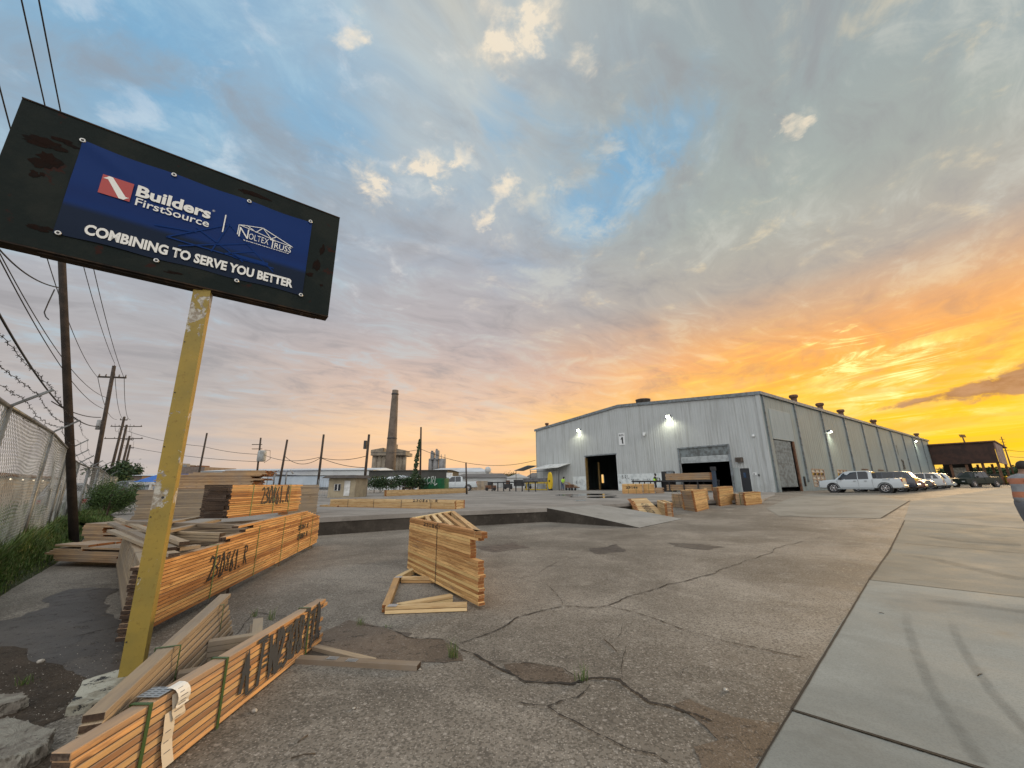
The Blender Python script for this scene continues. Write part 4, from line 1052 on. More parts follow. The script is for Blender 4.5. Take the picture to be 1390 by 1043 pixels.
    root = thing('truss_stack', 'tall triangular stack of yellow trusses standing alone in mid yard, tied with one dark strap', 'truss stack', Lp)
    b = MB(); e_ = (AX-Lp).normalized(); f_ = (AX-Rp).normalized()
    zb = .05; nl = 22
    for k in range(nl):
        z = zb+k*(LT+.0005)
        sh = .0
        if 13 <= k <= 18: sh = -.21
        elif k == nl-1 or k == nl-2: sh = .10
        elif k in (12,): sh = .0
        elif k < 11: sh = .02 + (.03 if k % 4 == 0 else 0)
        o_ = -nn*(.045+rr.uniform(0, .006))
        b.ob(Lp+o_+d*rr.uniform(0, .015)+Z*z, Rp+o_+d*(sh+rr.uniform(-.008, .008))+Z*z, .089, LT-.003, 0, 1)
    b.build('front_chords', [W_NEW, W_END], root, bevel=.0025)
    b = MB()
    for k in range(nl):
        z = zb+k*(LT+.0005)
        if k > 16 or k < 3:
            ins2 = -nn*.09
        b.ob(Lp+e_*.10-nn*.03+Z*z, AX+Z*z, .089, LT-.003, 0, 1)
        if k >= nl-2: b.ob(AX-f_*.05+Z*z, Rp+f_*.10+d*.05+Z*z, .089, LT-.003, 0, 1)
        else: b.ob(AX-f_*.05+Z*z, Rp+f_*.28-d*.18+Z*z, .089, LT-.003, 0, 1)
    b.build('top_chords', [W_PALE, W_END], root, bevel=.0025)
    b = MB()
    for k in range(nl-6, nl):
        z = zb+k*(LT+.0005)
        for t, s_ in ((.28, .22), (.45, .40), (.62, .58), (.78, .76)): b.ob(Lp.lerp(Rp, t)-nn*.1+Z*z, Lp.lerp(AX, .1+t*.85)+Z*z, .07, LT-.004, 0, 1)
    b.build('web_boards', [W_PALE, W_END], root)
    b = MB(); band(b, Lp.lerp(Rp, .50), (d+Z*.0).normalized(), nn, .012, -.1, 0, .0, zb+nl*(LT+.0005)); b.build('strap', BLACK, root)
    scrawl('lettering', '230861', Lp.lerp(Rp, .28)+nn*.003+Z*(zb+(nl-2)*LT+.012), d, Z, .75, .05, .009, PAINTB, root, 2)
    # two-layer triangle lying under it
    C1, C2, C3, C4 = G(523, 823, .09), G(539, 783, .09), G(562, 771, .09), G(634, 819, .09)
    for q in (C1, C2, C3, C4): q.z = 0
    root = thing('truss_pair', 'two trusses lying flat under the left side of the tall triangular stack', 'trusses', C1)
    b = MB()
    for k in range(2):
        z = .006+k*.045; b.ob(C1+Z*z, C4+Z*z, .089, .038, 0, 1, off=.03); b.ob(C1+Z*z+(C2-C1).normalized()*.06, C2+Z*z, .089, .038, 0, 1)
        b.ob(C2+Z*z+(C3-C2).normalized()*.04, C3+(C3-C2)*.6+Z*z, .089, .038, 0, 1); b.ob(C2+Vector((.08, 0, 0))+Z*z, C2+Vector((.75, -.03, 0))+Z*z, .089, .038, 0, 1)
        b.ob(C1+Vector((.12, .09, 0))+Z*z, C1+Vector((.72, .50, 0))+Z*z, .089, .038, 0, 1)
    b.build('boards', [W_PALE, W_END], root, bevel=.0025)
    for c in (C1+Vector((.08, .03, 0)), C2+Vector((.03, -.02, 0))):
        b = MB(); b.box(c.x-.055, c.x+.055, c.y-.05, c.y+.05, .0895, .0915); b.build('nail_plate', M_PL8, root)

    # long flat bundles on the platform
    def longb(label, a, c, n, ncol, strapn, writing=None, hook=True, gz=PZ):
        a, c = Vector((a.x, a.y, gz)), Vector((c.x, c.y, gz)); d = (c-a).normalized(); nn = Vector((d.y, -d.x, 0)); Ln = (c-a).length
        r_ = thing('flat_truss_bundle', label, 'lumber bundle', a, 'bundles of lumber and trusses in the yard'); b = MB()
        for k in range(n):
            b.ob(a-nn*.045+d*rr.uniform(0, .05)+Z*(k*.042), c-nn*.045+d*rr.uniform(-.04, .04)+Z*(k*.042), .089, .0395, 0, 1)
            b.ob(a-nn*.95+d*.8+Z*(k*.042), c-nn*.75+Z*(k*.042), .089, .0395, 0, 1)
            b.ob(a-nn*.09+Z*(k*.042), a-nn*.9+d*.75+Z*(k*.042), .089, .0395, 0, 1)
            b.ob(c-nn*.09-d*.05+Z*(k*.042), c-nn*.72-d*.05+Z*(k*.042), .089, .0395, 0, 1)
            for t in (.2, .4, .6, .8):
                if k > n-3: b.ob(a+d*Ln*t-nn*.1+Z*(k*.042), a+d*(Ln*t+.5)-nn*.75+Z*(k*.042), .089, .0395, 0, 1)
        if hook: b.ob(a-d*.55+nn*.02, a-nn*.5-d*.7+Z*.0, .089, .06, 0, 1); b.ob(a-d*.56+nn*.0, a+d*.6+nn*.05, .089, .06, 0, 1)
        b.build('boards', [W_PALE, W_END], r_)
        for k in range(strapn):
            b = MB(); band(b, a+d*Ln*(k+.75)/(strapn+.5), d, nn, .02, -.1, 0, 0, n*.042); b.build('strap', BLACK, r_)
        if writing: scrawl('lettering', writing, a+d*Ln*.70+nn*.004+Z*.27, d, Z, 1.3, .09, .02, PAINTB, r_, 8)
    longb('long low pale truss bundle nearest the platform edge, left of the tall triangular stack', G(447, 688, PZ), G(617, 691.5, PZ), 8, 0, 4, '230861.R')
    longb('distant long pale truss bundle on the platform in front of the green container', G(524, 674, PZ), G(635, 669, PZ), 12, 0, 0, None, False)
    # ---- bundles by the ramp and the building
    def blk(label, uL, vL, uR, vR, vt, depth, mats=(W_NEW, W_END), gz=None, ub=None, straps=0, word=None, tilt=0, name='truss_bundle', jit=.035, ndz=.052):
        """front face from pixel foot (uL,vL) to (uR,vR); top row vt over uL"""
        if gz is None: a, c = GG(uL, vL), GG(uR, vR)
        else: a, c = G(uL, vL, gz), G(uR, vR, gz)
        zb = min(a.z, c.z)
        d = (c-a); d.z = 0; Ln = d.length; d.normalize(); nn = Vector((d.y, -d.x, 0)); nn = nn if nn.dot(-a) > 0 else -nn
        ht = V(uL, vt, a, d)[1]-a.z
        bk = -nn*depth
        if ub is not None:
            q = ray(ub, vL); q.z = 0; q.normalize(); la = math.hypot(a.x, a.y); bk = q*(la+depth)-Vector((a.x, a.y, 0))
        bd = bk.normalized(); depth = bk.length; sdk = bd
        r_ = thing(name, label, 'lumber bundle', a, 'bundles of lumber and trusses in the yard')
        n = max(2, round(ht/ndz)); b = MB(); up = (Z*1 - nn*tilt).normalized()
        for k in range(n):
            o_ = up*(k*ndz)
            j0, j1 = rr.uniform(-jit, jit), rr.uniform(-jit, jit)
            b.ob(a+bd*.045+d*j0+o_, c+bd*.045+d*j1+o_, .089, ndz*.87, 0, 1)
            b.ob(a+bd*(depth-.045)+d*j0+o_, c+bd*(depth-.045)+d*j1+o_, .089, ndz*.87, 0, 1)
            for q in (a+d*.05, c-d*.05): b.ob(q+bd*.09+o_, q+bd*(depth-.09)+o_, .085, ndz*.87, 2, 1)
            if k > n-3:
                for t in (.25, .5, .75): b.ob(a.lerp(c, t)+bd*.09+o_, a.lerp(c, t)+bd*(depth-.09)+o_, .12, ndz*.87, 0, 1)
        b.build('boards', [mats[0], mats[1], W_MID], r_)
        for k in range(straps):
            b = MB(); band(b, a+d*Ln*(k+.8)/(straps+.6), d, nn, .03, -depth, 0, 0, n*ndz, up); b.build('strap', STRAPD, r_)
        if word: scrawl('lettering', word, a+d*Ln*.2+nn*.006+up*(ht*.52)-nn*0, d, up, Ln*.62, ht*.2, .04, PAINTB, r_, 5)
        return r_
    # leaning wedge left of the group
    a, c, e, f2 = GG(871.7, 699), GG(903, 699.5), None, None
    dN = (c-a).normalized()
    r_ = thing('leaning_truss_bundle', 'pale truss bundle with a sloping written face at the foot of the ramp', 'lumber bundle', a, 'bundles of lumber and trusses in the yard'); b = MB()
    tl, tr = Dy(856, 677, a.y+1.9), Dy(877, 676, a.y+2.3)
    dd_ = (tl-a).length; n_ = 24
    for k in range(n_):
        t0, t1 = k/n_, (k+.9)/n_
        q = [a.lerp(tl, t0), c.lerp(tr, t0), a.lerp(tl, t1), c.lerp(tr, t1)]; bk2 = Vector((-.10, .24, -.02))
        b.hexa([q[0]+bk2, q[1]+bk2, q[0], q[1], q[2]+bk2, q[3]+bk2, q[2], q[3]], 0, 1)
    r2 = b.build('sloping_boards', [W_PALE, W_END], r_)
    b = MB(); g0 = tl.copy(); g0.z = g(tl.x, tl.y)
    for k in range(9):
        z = (tl.z-g0.z-.08)*k/9; b.ob(g0+Z*z+Vector((.05, 0, 0)), g0.lerp(a, .9-k/9*.75)+Z*z, .09, (tl.z-g0.z-.08)/9*.92, 0, 1)
    b.build('side_boards', [W_NEW, W_END], r_)
    sn = (c-a).cross(tl-a).normalized(); sn = sn if sn.z > 0 else -sn
    scrawl('lettering', '230861', a.lerp(c, .62)+(tl-a)*.12+sn*.008, (tl-a).normalized(), (a-c).normalized(), dd_*.62, .3, .035, PAINTB, r_, 12)
    blk('dense narrow bundle right beside the sloping one, its brown end facing the yard', 893.8, 696.5, 904, 702.5, 679, .34, (W_PALE, W_END), straps=1, ub=903)
    blk('dark brown bundle behind the tall tilted one, left half of the ramp group', 914, 689, 931, 690, 671, 1.2, (W_MID, W_END), straps=0, ub=915)
    blk('small plain bundle tucked between the brown and the tall tilted bundles', 928, 691.5, 942, 693, 681, .7, (W_NEW, W_END), straps=0, ub=930)
    blk('tall tilted bundle with handwriting in the middle of the ramp group', 946, 695, 962, 690.5, 666, 1.0, (W_NEW, W_END), straps=2, word='230861', tilt=.10, ub=930)
    blk('slim bundle leaning against the right side of the tall tilted one', 957, 688, 963, 684, 665, .5, (W_NEW, W_END), tilt=.08, ub=955)
    blk('upright handwritten bundle, third tall one from the ramp', 977.5, 687.5, 997, 684, 662, 1.3, (W_NEW, W_END), straps=2, word='23086', ub=971)
    blk('low bundle right of the upright handwritten bundle with a darker left end', 1000, 686, 1012, 686, 671, 1.3, (W_MID, W_END), straps=1, ub=998)
    blk('lowest bundle at the right end of the row by the loading bay', 1012, 686.5, 1034, 684, 670, 1.1, (W_NEW, W_END), straps=2, word='2308', ub=1006)
    blk('written yellow bundle against the white painted strip of the wall', 845, 670.3, 872.5, 670.3, 657, 1.0, (W_NEW, W_END), gz=PZ, straps=2, word='23086')
    blk('shorter yellow bundle right of the written one against the wall', 873.5, 670, 889, 670, 657, 1.0, (W_NEW, W_END), gz=PZ, straps=1)
    blk('small stepped offcut bundle at the roller table end by the wall', 890, 670, 901, 670, 662, .9, (W_MID, W_END), gz=PZ, jit=.12)
lumber()
# small litter
def litter():
    rr = random.Random(8); M_ST = worn('pale_stone', (.40, .37, .32), (.26, .24, .21), 20, .9)
    for i, (u, v, s, lab) in enumerate([(345, 967, .02, 'round pale stone beside the painted bundle'), (480, 963, .012, 'tiny pale pebble right of the round stone'), (985, 938, .02, 'white paper scrap on the concrete near the slab corner'), (570, 910, .012, 'small pebble by the joined boards'), (30, 962, .03, 'pale stone chip in the soil behind the broken slab'), (55, 900, .03, 'white pebble on the damp ground left of the footing')]):
        b = MB(); p = GG(u, v)
        prof = [(.001, 0), (s*.8, 0), (s, s*.4), (s*.7, s*.8), (.001, s)]; b.lathe(p, prof, 9)
        for q in b.bm.verts: q.co += Vector((rr.gauss(0, s*.12), rr.gauss(0, s*.12), 0))
        tag(b.build('stone', M_ST, loc=p), lab, 'stone')
    for (u0, v0, u1, v1, lab) in [(820, 868, 837, 884, 'dark stick lying on the concrete above the right hand weed'), (395, 1029, 428, 1023, 'dark stick on the concrete at the bottom of the picture'), (404, 1008, 418, 998, 'pale curled dry leaf right of the painted bundle'), (1327, 918, 1333, 915, 'small dark twig on the pale slab'), (1193, 832, 1200, 833, 'tiny dark chip on the pale slab near its far joint')]:
        b = MB(); p, q = GG(u0, v0, .006), GG(u1, v1, .006); m_ = p.lerp(q, .5)+Vector((.004, .006, .004)); b.tube([p, m_, q], .0035, 5); tag(b.build('stick', worn('dead_wood', (.06, .045, .03), (.12, .09, .06), 30, .9), loc=p), lab, 'stick')
    b = MB(); rr = random.Random(1)
    for k in range(1500):
        p = Vector((rr.uniform(-4, 6), rr.uniform(2.4, 9), 0)); s = rr.uniform(.0015, .0045)
        if p.x > .9+(p.y-2.4)*.95: continue
        if rr.random() < .55 and p.x > -3: p = Vector((rr.gauss(-3.6, .7), rr.gauss(3.3, .5), 0))
        p.z = g(p.x, p.y); b.lathe(p+Z*.003, [(.001, 0), (s, 0), (s*.8, s), (.001, s*1.3)], 5)
    o = b.build('gravel', M_ST, recalc=False); o['kind'] = 'stuff'; o['label'] = 'fine pale grit scattered over the yard concrete'; o['category'] = 'gravel'
    # broken slab bottom left
    poly = [G(-30, 985, .09), G(10, 972, .09), G(50, 982, .09), G(70, 990, .09), G(66, 1008, .09), G(30, 1026, .09), G(-40, 1036, .09)]
    from mathutils import noise as MN
    def rock(poly, h, sd):
        P = jag(poly, .006, 4, True, sd); b = MB(); c = sum(P, Vector())/len(P); rings = []
        for s_, z in ((1.0, -.02), (1.03, h*.15), (1.035, h*.35), (1.01, h*.6), (.985, h*.8), (.96, h*.95), (.92, h), (.86, h), (.78, h), (.68, h), (.56, h), (.42, h), (.26, h), (.1, h)):
            row = []
            for p in P:
                q = c+(p-c)*s_; q.z = z
                n1_ = MN.fractal(q*14, .9, 2, 5)*.012; n2_ = MN.fractal(q*45+Vector((3, 1, 2)), .8, 2, 4)*.006
                side_ = 1 if s_ > .94 else .25
                q += (p-c).normalized()*(n1_*1.6+n2_)*side_*1.4+Z*(n1_*.5+n2_)*(.4 if s_ < .94 else 1)*(0 if z < 0 else 1)
                row.append(b.bm.verts.new(q))
            rings.append(row)
        n_ = len(P)
        for A, B in zip(rings, rings[1:]):
            for k in range(n_): b.bm.faces.new([A[k], A[(k+1) % n_], B[(k+1) % n_], B[k]])
        b.bm.faces.new(rings[-1]); return b, c
    b, c = rock([Vector((p.x, p.y, 0)) for p in poly], .09, 2)
    tag(b.build('concrete_chunk', worn('broken_pale_concrete', (.25, .235, .195), (.16, .14, .115), 9, .95, 0, 1, (.09, .075, .06), .60, .9), loc=c), 'broken pale concrete slab lying in the soil at bottom left', 'concrete chunk')
    p = G(-10, 962, .03); b, c = rock([Vector((p.x+.17*math.cos(t)*(1+.2*math.sin(3*t)), p.y+.11*math.sin(t), 0)) for t in [k/9*6.283 for k in range(9)]], .075, 5)
    tag(b.build('concrete_chunk', MATS['broken_pale_concrete'], loc=p), 'smaller rough concrete lump behind the broken slab at the left frame edge', 'concrete chunk')
litter()
# ------------------------------------------------------------------ warehouse
BP = G(1052.5, 668.7, .5); BP.z = 0
DF, DS = azd(-38), azd(54)
NF = Vector((-math.cos(math.radians(-38)), math.sin(math.radians(-38)), 0)); NF = NF if NF.dot(-BP) > 0 else -NF
NS = Vector((math.cos(math.radians(54)), -math.sin(math.radians(54)), 0)); NS = NS if NS.dot(-BP) > 0 else -NS
def BF(a, z, o=0.0): return BP + DF*a + Z*z + NF*o      # point on the gable wall
def BS(b_, z, o=0.0): return BP + DS*b_ + Z*z + NS*o    # point on the long side wall
WF, EAV, RDG, LS = 34.0, 10.12, 11.55, 86.0
def corr(name, col, dirt, band_=0):
    def fn(N, b):
        geo = N.new('ShaderNodeNewGeometry'); co = geo.outputs['Position']
        z = N.sep(co)[2]
        st = N.noise(N.v('MULTIPLY', co, (2.2, 2.2, .12)), 1.4, 7, .65)
        bl = N.noise(co, .35, 6, .6)
        c = N.mix(N.m('MULTIPLY', N.ss(st, .46, .68), .6), col, dirt)
        c = N.mix(N.m('MULTIPLY', N.ss(bl, .42, .64), .25), c, tuple(k*.72 for k in col))
        lowd = N.m('MULTIPLY', N.ss(z, 2.4, .5), N.ss(N.noise(co, 1.6, 7, .7), .40, .62))
        c = N.mix(N.m('MULTIPLY', lowd, .45), c, dirt)
        N.put(b.inputs['Base Color'], c)
        N.put(b.inputs['Normal'], N.bump(N.noise(N.v('MULTIPLY', co, (1, 1, .4)), 1.2, 3, .5), .12, .05))
    return mat(name, col, .45, .0, fn, .4)
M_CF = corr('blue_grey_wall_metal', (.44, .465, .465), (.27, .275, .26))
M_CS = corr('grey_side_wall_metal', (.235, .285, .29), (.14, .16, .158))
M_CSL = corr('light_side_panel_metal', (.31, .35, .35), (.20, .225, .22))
M_TRIM = worn('wall_trim', (.20, .23, .25), (.12, .13, .13), 3, .5)
M_ROOF = worn('roof_metal', (.30, .31, .31), (.20, .19, .17), 1, .5, .3)
M_DARK = mat('interior_dark', (.030, .028, .026), .9)
M_RUST = worn('rusty_steel', (.16, .08, .045), (.08, .04, .025), 4, .8)
M_WP = worn('white_washed_paint', (.62, .66, .66), (.40, .44, .45), 1.6, .6, 0, .7, (.20, .22, .22), .64)
M_SHUT = worn('shutter_metal', (.24, .28, .29), (.12, .13, .13), 2, .5, .2, 1, None, .6, .4)
M_SHUTL = worn('pale_shutter_metal', (.46, .50, .51), (.32, .35, .36), 2, .5, .2)
M_DGRY = worn('weathered_grey_door', (.21, .235, .235), (.12, .13, .128), 2.6, .7)
M_YP = worn('yellow_steel_paint', (.50, .36, .03), (.25, .16, .03), 5, .6)
M_OCH = worn('ochre_jamb', (.20, .13, .035), (.09, .05, .02), 5, .8)
M_WHT = worn('white_painted_metal', (.62, .63, .62), (.42, .42, .40), 2, .5)
M_SIGNW = mat('sign_white', (.66, .68, .68), .5)
M_LAMP = mat('lamp_glow', (1, 1, 1), .5, 0, None, .5, 0, (1.0, 1.0, .78, 22.0))
def rl(a): return EAV + (RDG-EAV)*(1-abs(a-WF/2)/(WF/2))
def wall(b, P, a0, a1, top, holes, th=.18, z0=.3, mi=0, nrm_in=-1):
    """boxes between the openings; P(a,z,o) ; holes (a0,a1,z0,z1)"""
    cuts = sorted({a0, a1, (a0+a1)/2 if top is rl else a0} | {h[0] for h in holes} | {h[1] for h in holes})
    for x0, x1 in zip(cuts, cuts[1:]):
        mid = (x0+x1)/2; hs = sorted([h for h in holes if h[0] <= mid <= h[1]], key=lambda h: h[2]); z = z0
        ivs = []
        for h in hs:
            if h[2] > z: ivs.append((z, z, h[2], h[2]))
            z = h[3]
        ivs.append((z, z, top(x0), top(x1)))
        for (za, zb_, ta, tb) in ivs:
            if ta <= za: continue
            b.hexa([P(x0, za, -th), P(x1, zb_, -th), P(x0, za, 0), P(x1, zb_, 0), P(x0, ta, -th), P(x1, tb, -th), P(x0, ta, 0), P(x1, tb, 0)], mi)
def ribs(b, P, a0, a1, top, holes, step, w, h, z0=.5, mi=0):
    a = a0+step/2
    while a < a1-.05:
        z = z0
        iv = []
        for hh in sorted([q for q in holes if q[0]-w < a < q[1]+w], key=lambda q: q[2]):
            if hh[2] > z+.1: iv.append((z, hh[2]))
            z = hh[3]+.05
        iv.append((z, top(a)-.1))
        for za, zb_ in iv:
            if zb_ <= za: continue
            b.hexa([P(a-w, za, .001), P(a+w, za, .001), P(a-w*.5, za, h), P(a+w*.5, za, h), P(a-w, zb_, .001), P(a+w, zb_, .001), P(a-w*.5, zb_, h), P(a+w*.5, zb_, h)], mi)
        a += step
def lamp_fix(root, P, a, z, power):
    f = MB(); f.hexa([P(a+x, zz, o) for zz in (z-.16, z+.16) for o in (.05, .34) for x in (-.22, .22)])
    f.hexa([P(a+x, zz, o) for zz in (z-.05, z+.05) for o in (.0, .05) for x in (-.06, .06)])
    fx = f.build('wall_light', M_TRIM, root)
    q = MB(); q.hexa([P(a+x, zz, o) for zz in (z-.17, z+.06) for o in (.341, .36) for x in (-.2, .2)]); q.hexa([P(a+x, zz, o) for zz in (z-.176, z-.161) for o in (.08, .34) for x in (-.2, .2)]); q.build('lamp_lens', M_LAMP, fx)
    l = bpy.data.lights.new('wall_lamp', 'SPOT'); l.energy = power; l.color = (1.0, .98, .72); l.spot_size = math.radians(150); l.spot_blend = .6; l.shadow_soft_size = .15
    o = bpy.data.objects.new('wall_lamp', l); COL.objects.link(o); p = P(a, z-.3, 1.0); o.location = p
    o.rotation_euler = (-(P(a, z-4.5, .2)-p)).to_track_quat('Z', 'Y').to_euler()
def warehouse():
    root = thing('warehouse', 'large pale metal warehouse with lit wall lamps and BLDG. 1 sign', 'warehouse', BP)
    D1 = (18.0, 23.4, .3, 5.19); D2 = (3.72, 9.1, .3, 5.22); D3 = (1.98, 2.86, .3, 2.82)
    holes = [D1, D2, D3]
    b = MB(); wall(b, BF, 0, WF, rl, holes); ribs(b, BF, .35, WF-.1, rl, holes, .305, .05, .035)
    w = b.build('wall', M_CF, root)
    SD = (1.6, 6.8, .3, 5.65)
    wins = [(10.4, 14.3, .95, 2.82), (19.0, 22.9, .95, 2.84)]
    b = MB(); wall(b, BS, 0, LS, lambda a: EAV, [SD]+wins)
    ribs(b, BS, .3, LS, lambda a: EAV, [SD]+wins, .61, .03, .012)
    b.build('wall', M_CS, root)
    # far walls with the tiny opening seen through the first bay
    def BB(a, z, o=0.0): return BP + DS*LS + DF*a + Z*z - NF*o
    def BL(b_, z, o=0.0): return BP + DF*WF + DS*b_ + Z*z - NS*o
    q = ray(818, 652); p0 = BB(0, 0)
    det = -q.x*DF.y + q.y*DF.x; t = (-p0.x*DF.y + p0.y*DF.x)/det
    aa = (q*t-p0).dot(DF); zz = H+q.z*t
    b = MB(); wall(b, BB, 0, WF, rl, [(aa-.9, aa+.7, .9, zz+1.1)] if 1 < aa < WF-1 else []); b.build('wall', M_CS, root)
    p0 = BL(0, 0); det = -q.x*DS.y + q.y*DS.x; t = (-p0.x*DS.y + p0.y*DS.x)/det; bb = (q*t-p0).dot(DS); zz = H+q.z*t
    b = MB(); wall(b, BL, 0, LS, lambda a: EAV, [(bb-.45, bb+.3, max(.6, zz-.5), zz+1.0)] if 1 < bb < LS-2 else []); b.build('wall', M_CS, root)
    # roof
    b = MB(); ov = .12
    A, R_, B_ = BF(-ov, EAV, ov), BF(WF/2, RDG, ov), BF(WF+ov, EAV, ov); e = DS*(LS+ov*2)
    for p, r in ((A, R_), (B_, R_)): b.hexa([p+Z*.02, r+Z*.02, p+e+Z*.02, r+e+Z*.02, p+Z*.17, r+Z*.17, p+e+Z*.17, r+e+Z*.17])
    roof = b.build('roof', M_ROOF, root)
    b = MB(); b.hexa([BF(-.16, z, o) for z in (EAV-.05, EAV+.16) for o in (.14, .2)for x in (0,)]*1 + []) if False else None
    for x0, x1 in ((-.16, WF/2), (WF/2, WF+.16)):
        za, zb_ = (EAV if x0 < 0 else RDG), (RDG if x0 < 0 else EAV)
        b.hexa([BF(x0, za-.16, .125), BF(x1, zb_-.16, .125), BF(x0, za-.16, .19), BF(x1, zb_-.16, .19), BF(x0, za+.19, .125), BF(x1, zb_+.19, .125), BF(x0, za+.19, .19), BF(x1, zb_+.19, .19)])
    b.build('rake_trim', M_TRIM, roof)
    b = MB(); b.hexa([BS(x, z, o) for z in (EAV-.12, EAV+.2) for o in (.125, .24) for x in (-.1, LS+.1)]); b.build('gutter', M_TRIM, roof)
    b = MB(); b.hexa([BF(x, z, o) for z in (.3, EAV-.1) for o in (.05, .10) for x in (-.10, .28)]); b.build('corner_trim', M_CF, root)
    for a in (.55,):
        b = MB(); b.hexa([BS(x, z, o) for z in (.4, EAV-.12) for o in (.03, .14) for x in (a, a+.13)]); b.build('downspout', M_TRIM, root)
    for a in (8.74, 17.3, 26.2, 34.6, 43.1, 51.9, 60.6, 69.4, 78.4):
        b = MB(); b.hexa([BS(x, z, o) for z in (1.4 if a < 30 else .5, EAV-.12) for o in (.03, .17) for x in (a-.09, a+.09)])
        b.hexa([BS(x, z, o) for z in (3.4, 3.46) for o in (.02, .19) for x in (a-.14, a+.14)]); b.build('downspout', M_TRIM, root)
    # bay 1 jambs and floor dirt, interior posts
    b = MB(); b.hexa([BF(x, z, o) for z in (.5, 5.0) for o in (-.3, .06) for x in (23.25, 23.42)]); b.build('door_jamb', M_OCH, root)
    b = MB(); b.hexa([BF(x, z, o) for z in (.5, 4.4) for o in (-1.9, -1.7) for x in (22.42, 22.6)]); b.build('door_jamb', M_OCH, root)
    b = MB(); b.hexa([BF(x, z, o) for z in (5.19, 5.34) for o in (.04, .1) for x in (17.85, 23.55)]); b.build('door_head', M_TRIM, root)
    # bay 2 half-raised shutter
    b = MB()
    for k in range(13):
        z = 4.32+k*.07; b.hexa([BF(x, zz, o) for zz in (z, z+.062) for o in (-.14, -.11+.012*(k % 2)) for x in (3.74, 9.08)])
    sh = b.build('roller_shutter', M_SHUT, root)
    b = MB()
    for k in range(5): b.hexa([BF(x, zz, o) for zz in (3.60+k*.14, 3.72+k*.14) for o in (-.12, -.05) for x in (3.76, 9.02)])
    b.build('shutter_bottom', M_SHUTL, sh)
    b = MB()
    for x0, x1 in ((3.5, 3.72), (9.1, 9.25)): b.hexa([BF(x, z, o) for z in (.4, 5.22) for o in (.04, .09) for x in (x0, x1)])
    b.hexa([BF(x, z, o) for z in (5.22, 5.36) for o in (.04, .09) for x in (3.5, 9.25)]); b.build('door_frame', M_TRIM, root)
    # black personnel door
    b = MB(); b.hexa([BF(x, z, o) for z in (.45, 2.80) for o in (-.10, -.06) for x in (1.99, 2.85)]); dr = b.build('door', mat('dark_door', (.016, .018, .022), .45), root)
    b = MB(); b.hexa([BF(x, z, o) for z in (1.9, 2.4) for o in (-.058, -.05) for x in (2.35, 2.6)]); b.build('door_window', mat('blue_glass', (.02, .05, .10), .1), dr)
    b = MB(); b.hexa([BF(x, z, o) for z in (.5, 2.9) for o in (.036, .05) for x in (2.9, 3.45)]); b.build('wall_patch', M_CSL, root)
    # white painted strip with faded scribble
    for x0, x1, t in ((9.95, 17.95, 2.6), (23.45, 26.0, 2.45)):
        b = MB(); b.hexa([BF(x, z, o) for z in (.5, t) for o in (.036, .042) for x in (x0, x1)]); pn = b.build('white_wall_strip', M_WP, root, recalc=True)
        rr = random.Random(3)
        for (s_, zz_, bd, ww, hh) in (((17.3, 2.02, 'BRL', 1.3, .38), (15.9, 1.62, '2R0C', 1.2, .3), (14.1, 1.75, '--1-', 1.0, .2), (12.3, 1.70, 'TB', .6, .32), (17.7, 1.4, 'N', .3, .3)) if x0 < 12 else ((25.3, 1.5, 'E', .3, .3), (24.6, 1.55, 'L', .2, .3))):
            scrawl('lettering', bd, BF(s_, zz_, .044), -DF, Z, ww, hh, .05, PAINTB, pn, int(s_*3), .05)
    # sign, camera, boxes
    b = MB(); b.hexa([BF(x, z, o) for z in (6.32, 7.9) for o in (.04, .07) for x in (16.35, 17.30)]); s_ = b.build('number_sign', M_SIGNW, root)
    put_text('lettering', 'BLDG.', BF(17.20, 7.50, .075), -DF, Z, .75, .25, BLACK, s_, .03)
    b = MB(); b.face([BF(x, z, .075) for x, z in ((17.05, 6.95+.22), (16.98, 7.08+.0), (16.83, 7.35), (16.62, 7.35), (16.62, 6.48), (16.83, 6.48), (16.83, 7.08), (16.97, 6.98))]); b.build('lettering', BLACK, s_, recalc=False)
    b = MB(); b.hexa([BF(x, z, o) for z in (7.32, 7.62) for o in (.03, .25) for x in (13.2, 13.5)]); c = BF(13.32, 7.25, .3); b.lathe(c-Z*.15, [(.05, 0), (.13, .05), (.15, .15), (.15, .2)], 12); b.build('security_camera', M_SIGNW, root)
    b = MB(); b.lathe(BF(1.06, 5.94, .03), [(.14, 0), (.14, .1), (.08, .16), (.01, .17)], 14, 0, NF); b.build('security_camera', M_SIGNW, root)
    b = MB(); b.hexa([BF(x, z, o) for z in (3.45, 3.9) for o in (.03, .5) for x in (2.35, 2.95)]); vb = b.build('vent_box', worn('brown_box', (.13, .10, .075), (.07, .05, .04), 6), root)
    b = MB()
    for k in range(5): b.hexa([BF(x, z, o) for z in (3.5+k*.08, 3.53+k*.08) for o in (.5, .52) for x in (2.4, 2.9)])
    b.build('louvre', BLACK, vb)
    b = MB(); b.hexa([BF(x, z, o) for z in (2.12, 2.38) for o in (.04, .06) for x in (1.33, 1.68)]); sg = b.build('small_sign', M_SIGNW, root)
    b = MB(); b.face([BF(1.62, 2.17, .063), BF(1.50, 2.17, .063), BF(1.50, 2.30, .063), BF(1.62, 2.30, .063)]); b.build('sign_mark', BLACK, sg)
    b = MB(); b.hexa([BF(x, z, o) for z in (2.02, 2.22) for o in (.04, .1) for x in (1.08, 1.2)]); b.build('switch_box', BLACK, root)
    lamp_fix(root, BF, 24.18, 9.12, 110); lamp_fix(root, BF, 9.84, 9.17, 150)
    lamp_fix(root, BS, 18.7, 7.6, 150); lamp_fix(root, BS, 70.9, 9.3, 220)
